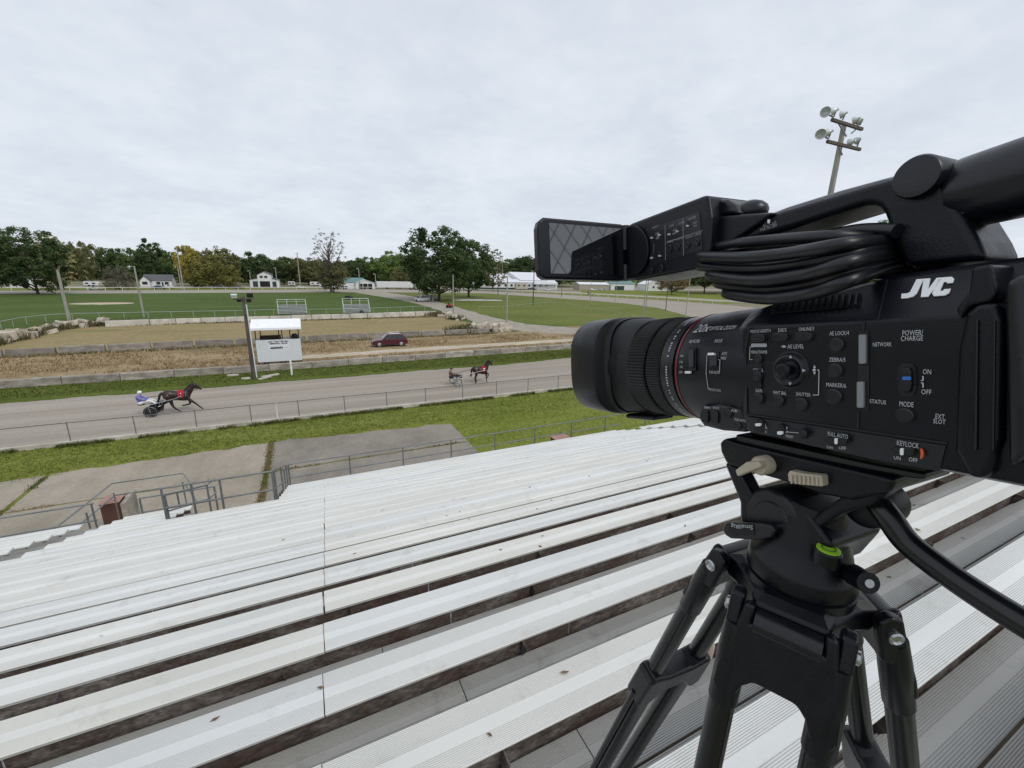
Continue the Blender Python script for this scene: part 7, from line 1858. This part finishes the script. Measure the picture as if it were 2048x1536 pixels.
gable(b2, -34*k_, 20*k_, 0, 10, 3.8, 1.4, mat('tan_siding', (0.34, 0.31, 0.25), 0.7, var=0.08), M_ROOFW, 'x'); gable(b2, 26*k_, 72*k_, 2, 14, 4.6, 2.0, M_WWALL, M_ROOFT, 'x'); doorway_slab(b2, 34*k_, 52*k_, 3.0, 2, M_GREEN)
p = place(1315, 582); k_ = mpp(1315, p.y)
b3 = thing('white_house', 'white two-gabled house below the screen housing', 'house', (p.x, p.y, 0), -0.1)
gable(b3, -22*k_, 6*k_, 0, 10, 4.6, 3.0, M_WWALL, M_ROOFW, 'y'); gable(b3, 4*k_, 34*k_, 2, 12, 3.8, 2.4, M_WWALL, M_ROOFG, 'x'); window(b3, -8*k_, 2.0, 0, 1.6, 1.5)
p = place(18, 576); k_ = mpp(18, p.y)
b4 = thing('white_house', 'white house half hidden by the big tree at the left edge', 'house', (p.x, p.y+10, 0), 0)
gable(b4, -26*k_, 22*k_, 0, 9, 3.4, 2.2, M_WWALL, M_ROOFG, 'x'); window(b4, -6*k_, 1.2, 0, 1.6, 1.3); window(b4, 8*k_, 1.2, 0, 1.6, 1.3)
# ---- campers, trailers and cars along the far road
def camper(label, px, py, wpx, hpx, m, group=None):
    p = gnd(px, py); k_ = mpp(px, p.y); L_ = wpx*k_; h_ = hpx*k_
    t = thing('camper', label, 'camper', (p.x, p.y, 0), 0.03, group)
    mb = MB(); sec = [(-L_/2, 0.6), (L_/2, 0.6), (L_/2, h_*0.75), (L_/2-0.5, h_), (-L_/2, h_)]; mb.prism([(x, 0, z) for x, z in sec], (0, 2.4, 0)); mb.build('body', m, t, 0, 0.06)
    for x in (-L_*0.28, L_*0.18):
        mb = MB(); mb.span((x-0.6, -0.05, h_*0.5), (x+0.6, -0.01, h_*0.78)); mb.build('window', M_PANE, t, 0)
    for x in (-L_*0.15, L_*0.15):
        mb = MB(); mb.lathe([(-0.1, 0.42), (0.1, 0.42), (0.12, 0.2)], (x, 0.05, 0.42), (0, -1, 0), 12); mb.build('wheel', M_TYRE, t, 30)
    return t
M_CW = paint('camper_white', (0.62, 0.63, 0.63)); M_CT = paint('camper_tan', (0.42, 0.39, 0.32))
camper('white camper trailer left of the grey bush', 183, 573, 30, 13, M_CW); camper('pale trailer behind the grey bush', 218, 573, 34, 12, M_CT)
camper('tan camper under the yellow willow', 406, 572, 38, 11, M_CT); camper('white trailer under the yellow willow', 424, 571, 20, 9, M_CW)
camper('small white camper right of the barn pole', 584, 572, 14, 10, M_CW); camper('low white camper between barn and cottonwood', 632, 572, 22, 9, M_CW)
camper('white camper left of the cottonwood', 655, 577, 30, 10, M_CW); camper('white camper right of the cottonwood trunk', 690, 579, 16, 9, M_CW)
camper('cream stock trailer before the long white hall', 1044, 580, 24, 12, M_CT)
M_PS = paint('silver_paint', (0.38, 0.39, 0.40)); M_PB = paint('blue_paint', (0.04, 0.07, 0.22)); M_PD = paint('dark_paint', (0.03, 0.03, 0.035)); M_PW = MATS['white_paint']
def farcar(label, px, py, m, style, rz=0.0):
    p = gnd(px, py); return car('parked_car', label, 'car', (p.x, p.y, 0.01), rz, m, 4.9, 1.85, 1.55 if style != 'van' else 2.0, style, None, False)
farcar('silver pickup parked before the white camper at the left', 191, 580, M_PS, 'pickup', math.pi); farcar('blue car parked before the white bungalow', 318, 578, M_PB, 'sedan'); farcar('white pickup beside the bungalow', 336, 577, M_PW, 'pickup')
farcar('dark car parked by the yellow willow', 440, 577, M_PD, 'suv'); farcar('dark car nearest the white barn', 478, 578, M_PD, 'sedan')
farcar('white car in the row right of the barn', 604, 577, M_PW, 'sedan'); farcar('pale sedan in the row before the cottonwood', 645, 578, M_PS, 'sedan')
farcar('white pickup parked before the porch of the long hall', 1096, 581, M_PW, 'pickup', math.pi); farcar('dark suv beside the stock trailer', 1066, 580, M_PD, 'suv'); farcar('white car below the flip-out screen', 1186, 581, M_PW, 'sedan'); farcar('silver car below the flip-out screen', 1206, 582, M_PS, 'sedan')
car('parked_car', 'dark low cart on the far track gravel left of the oak', 'car', (gnd(828, 580).x, gnd(828, 580).y, 0.01), 0.1, M_PD, 4.2, 1.8, 1.3, 'sedan', None, False)
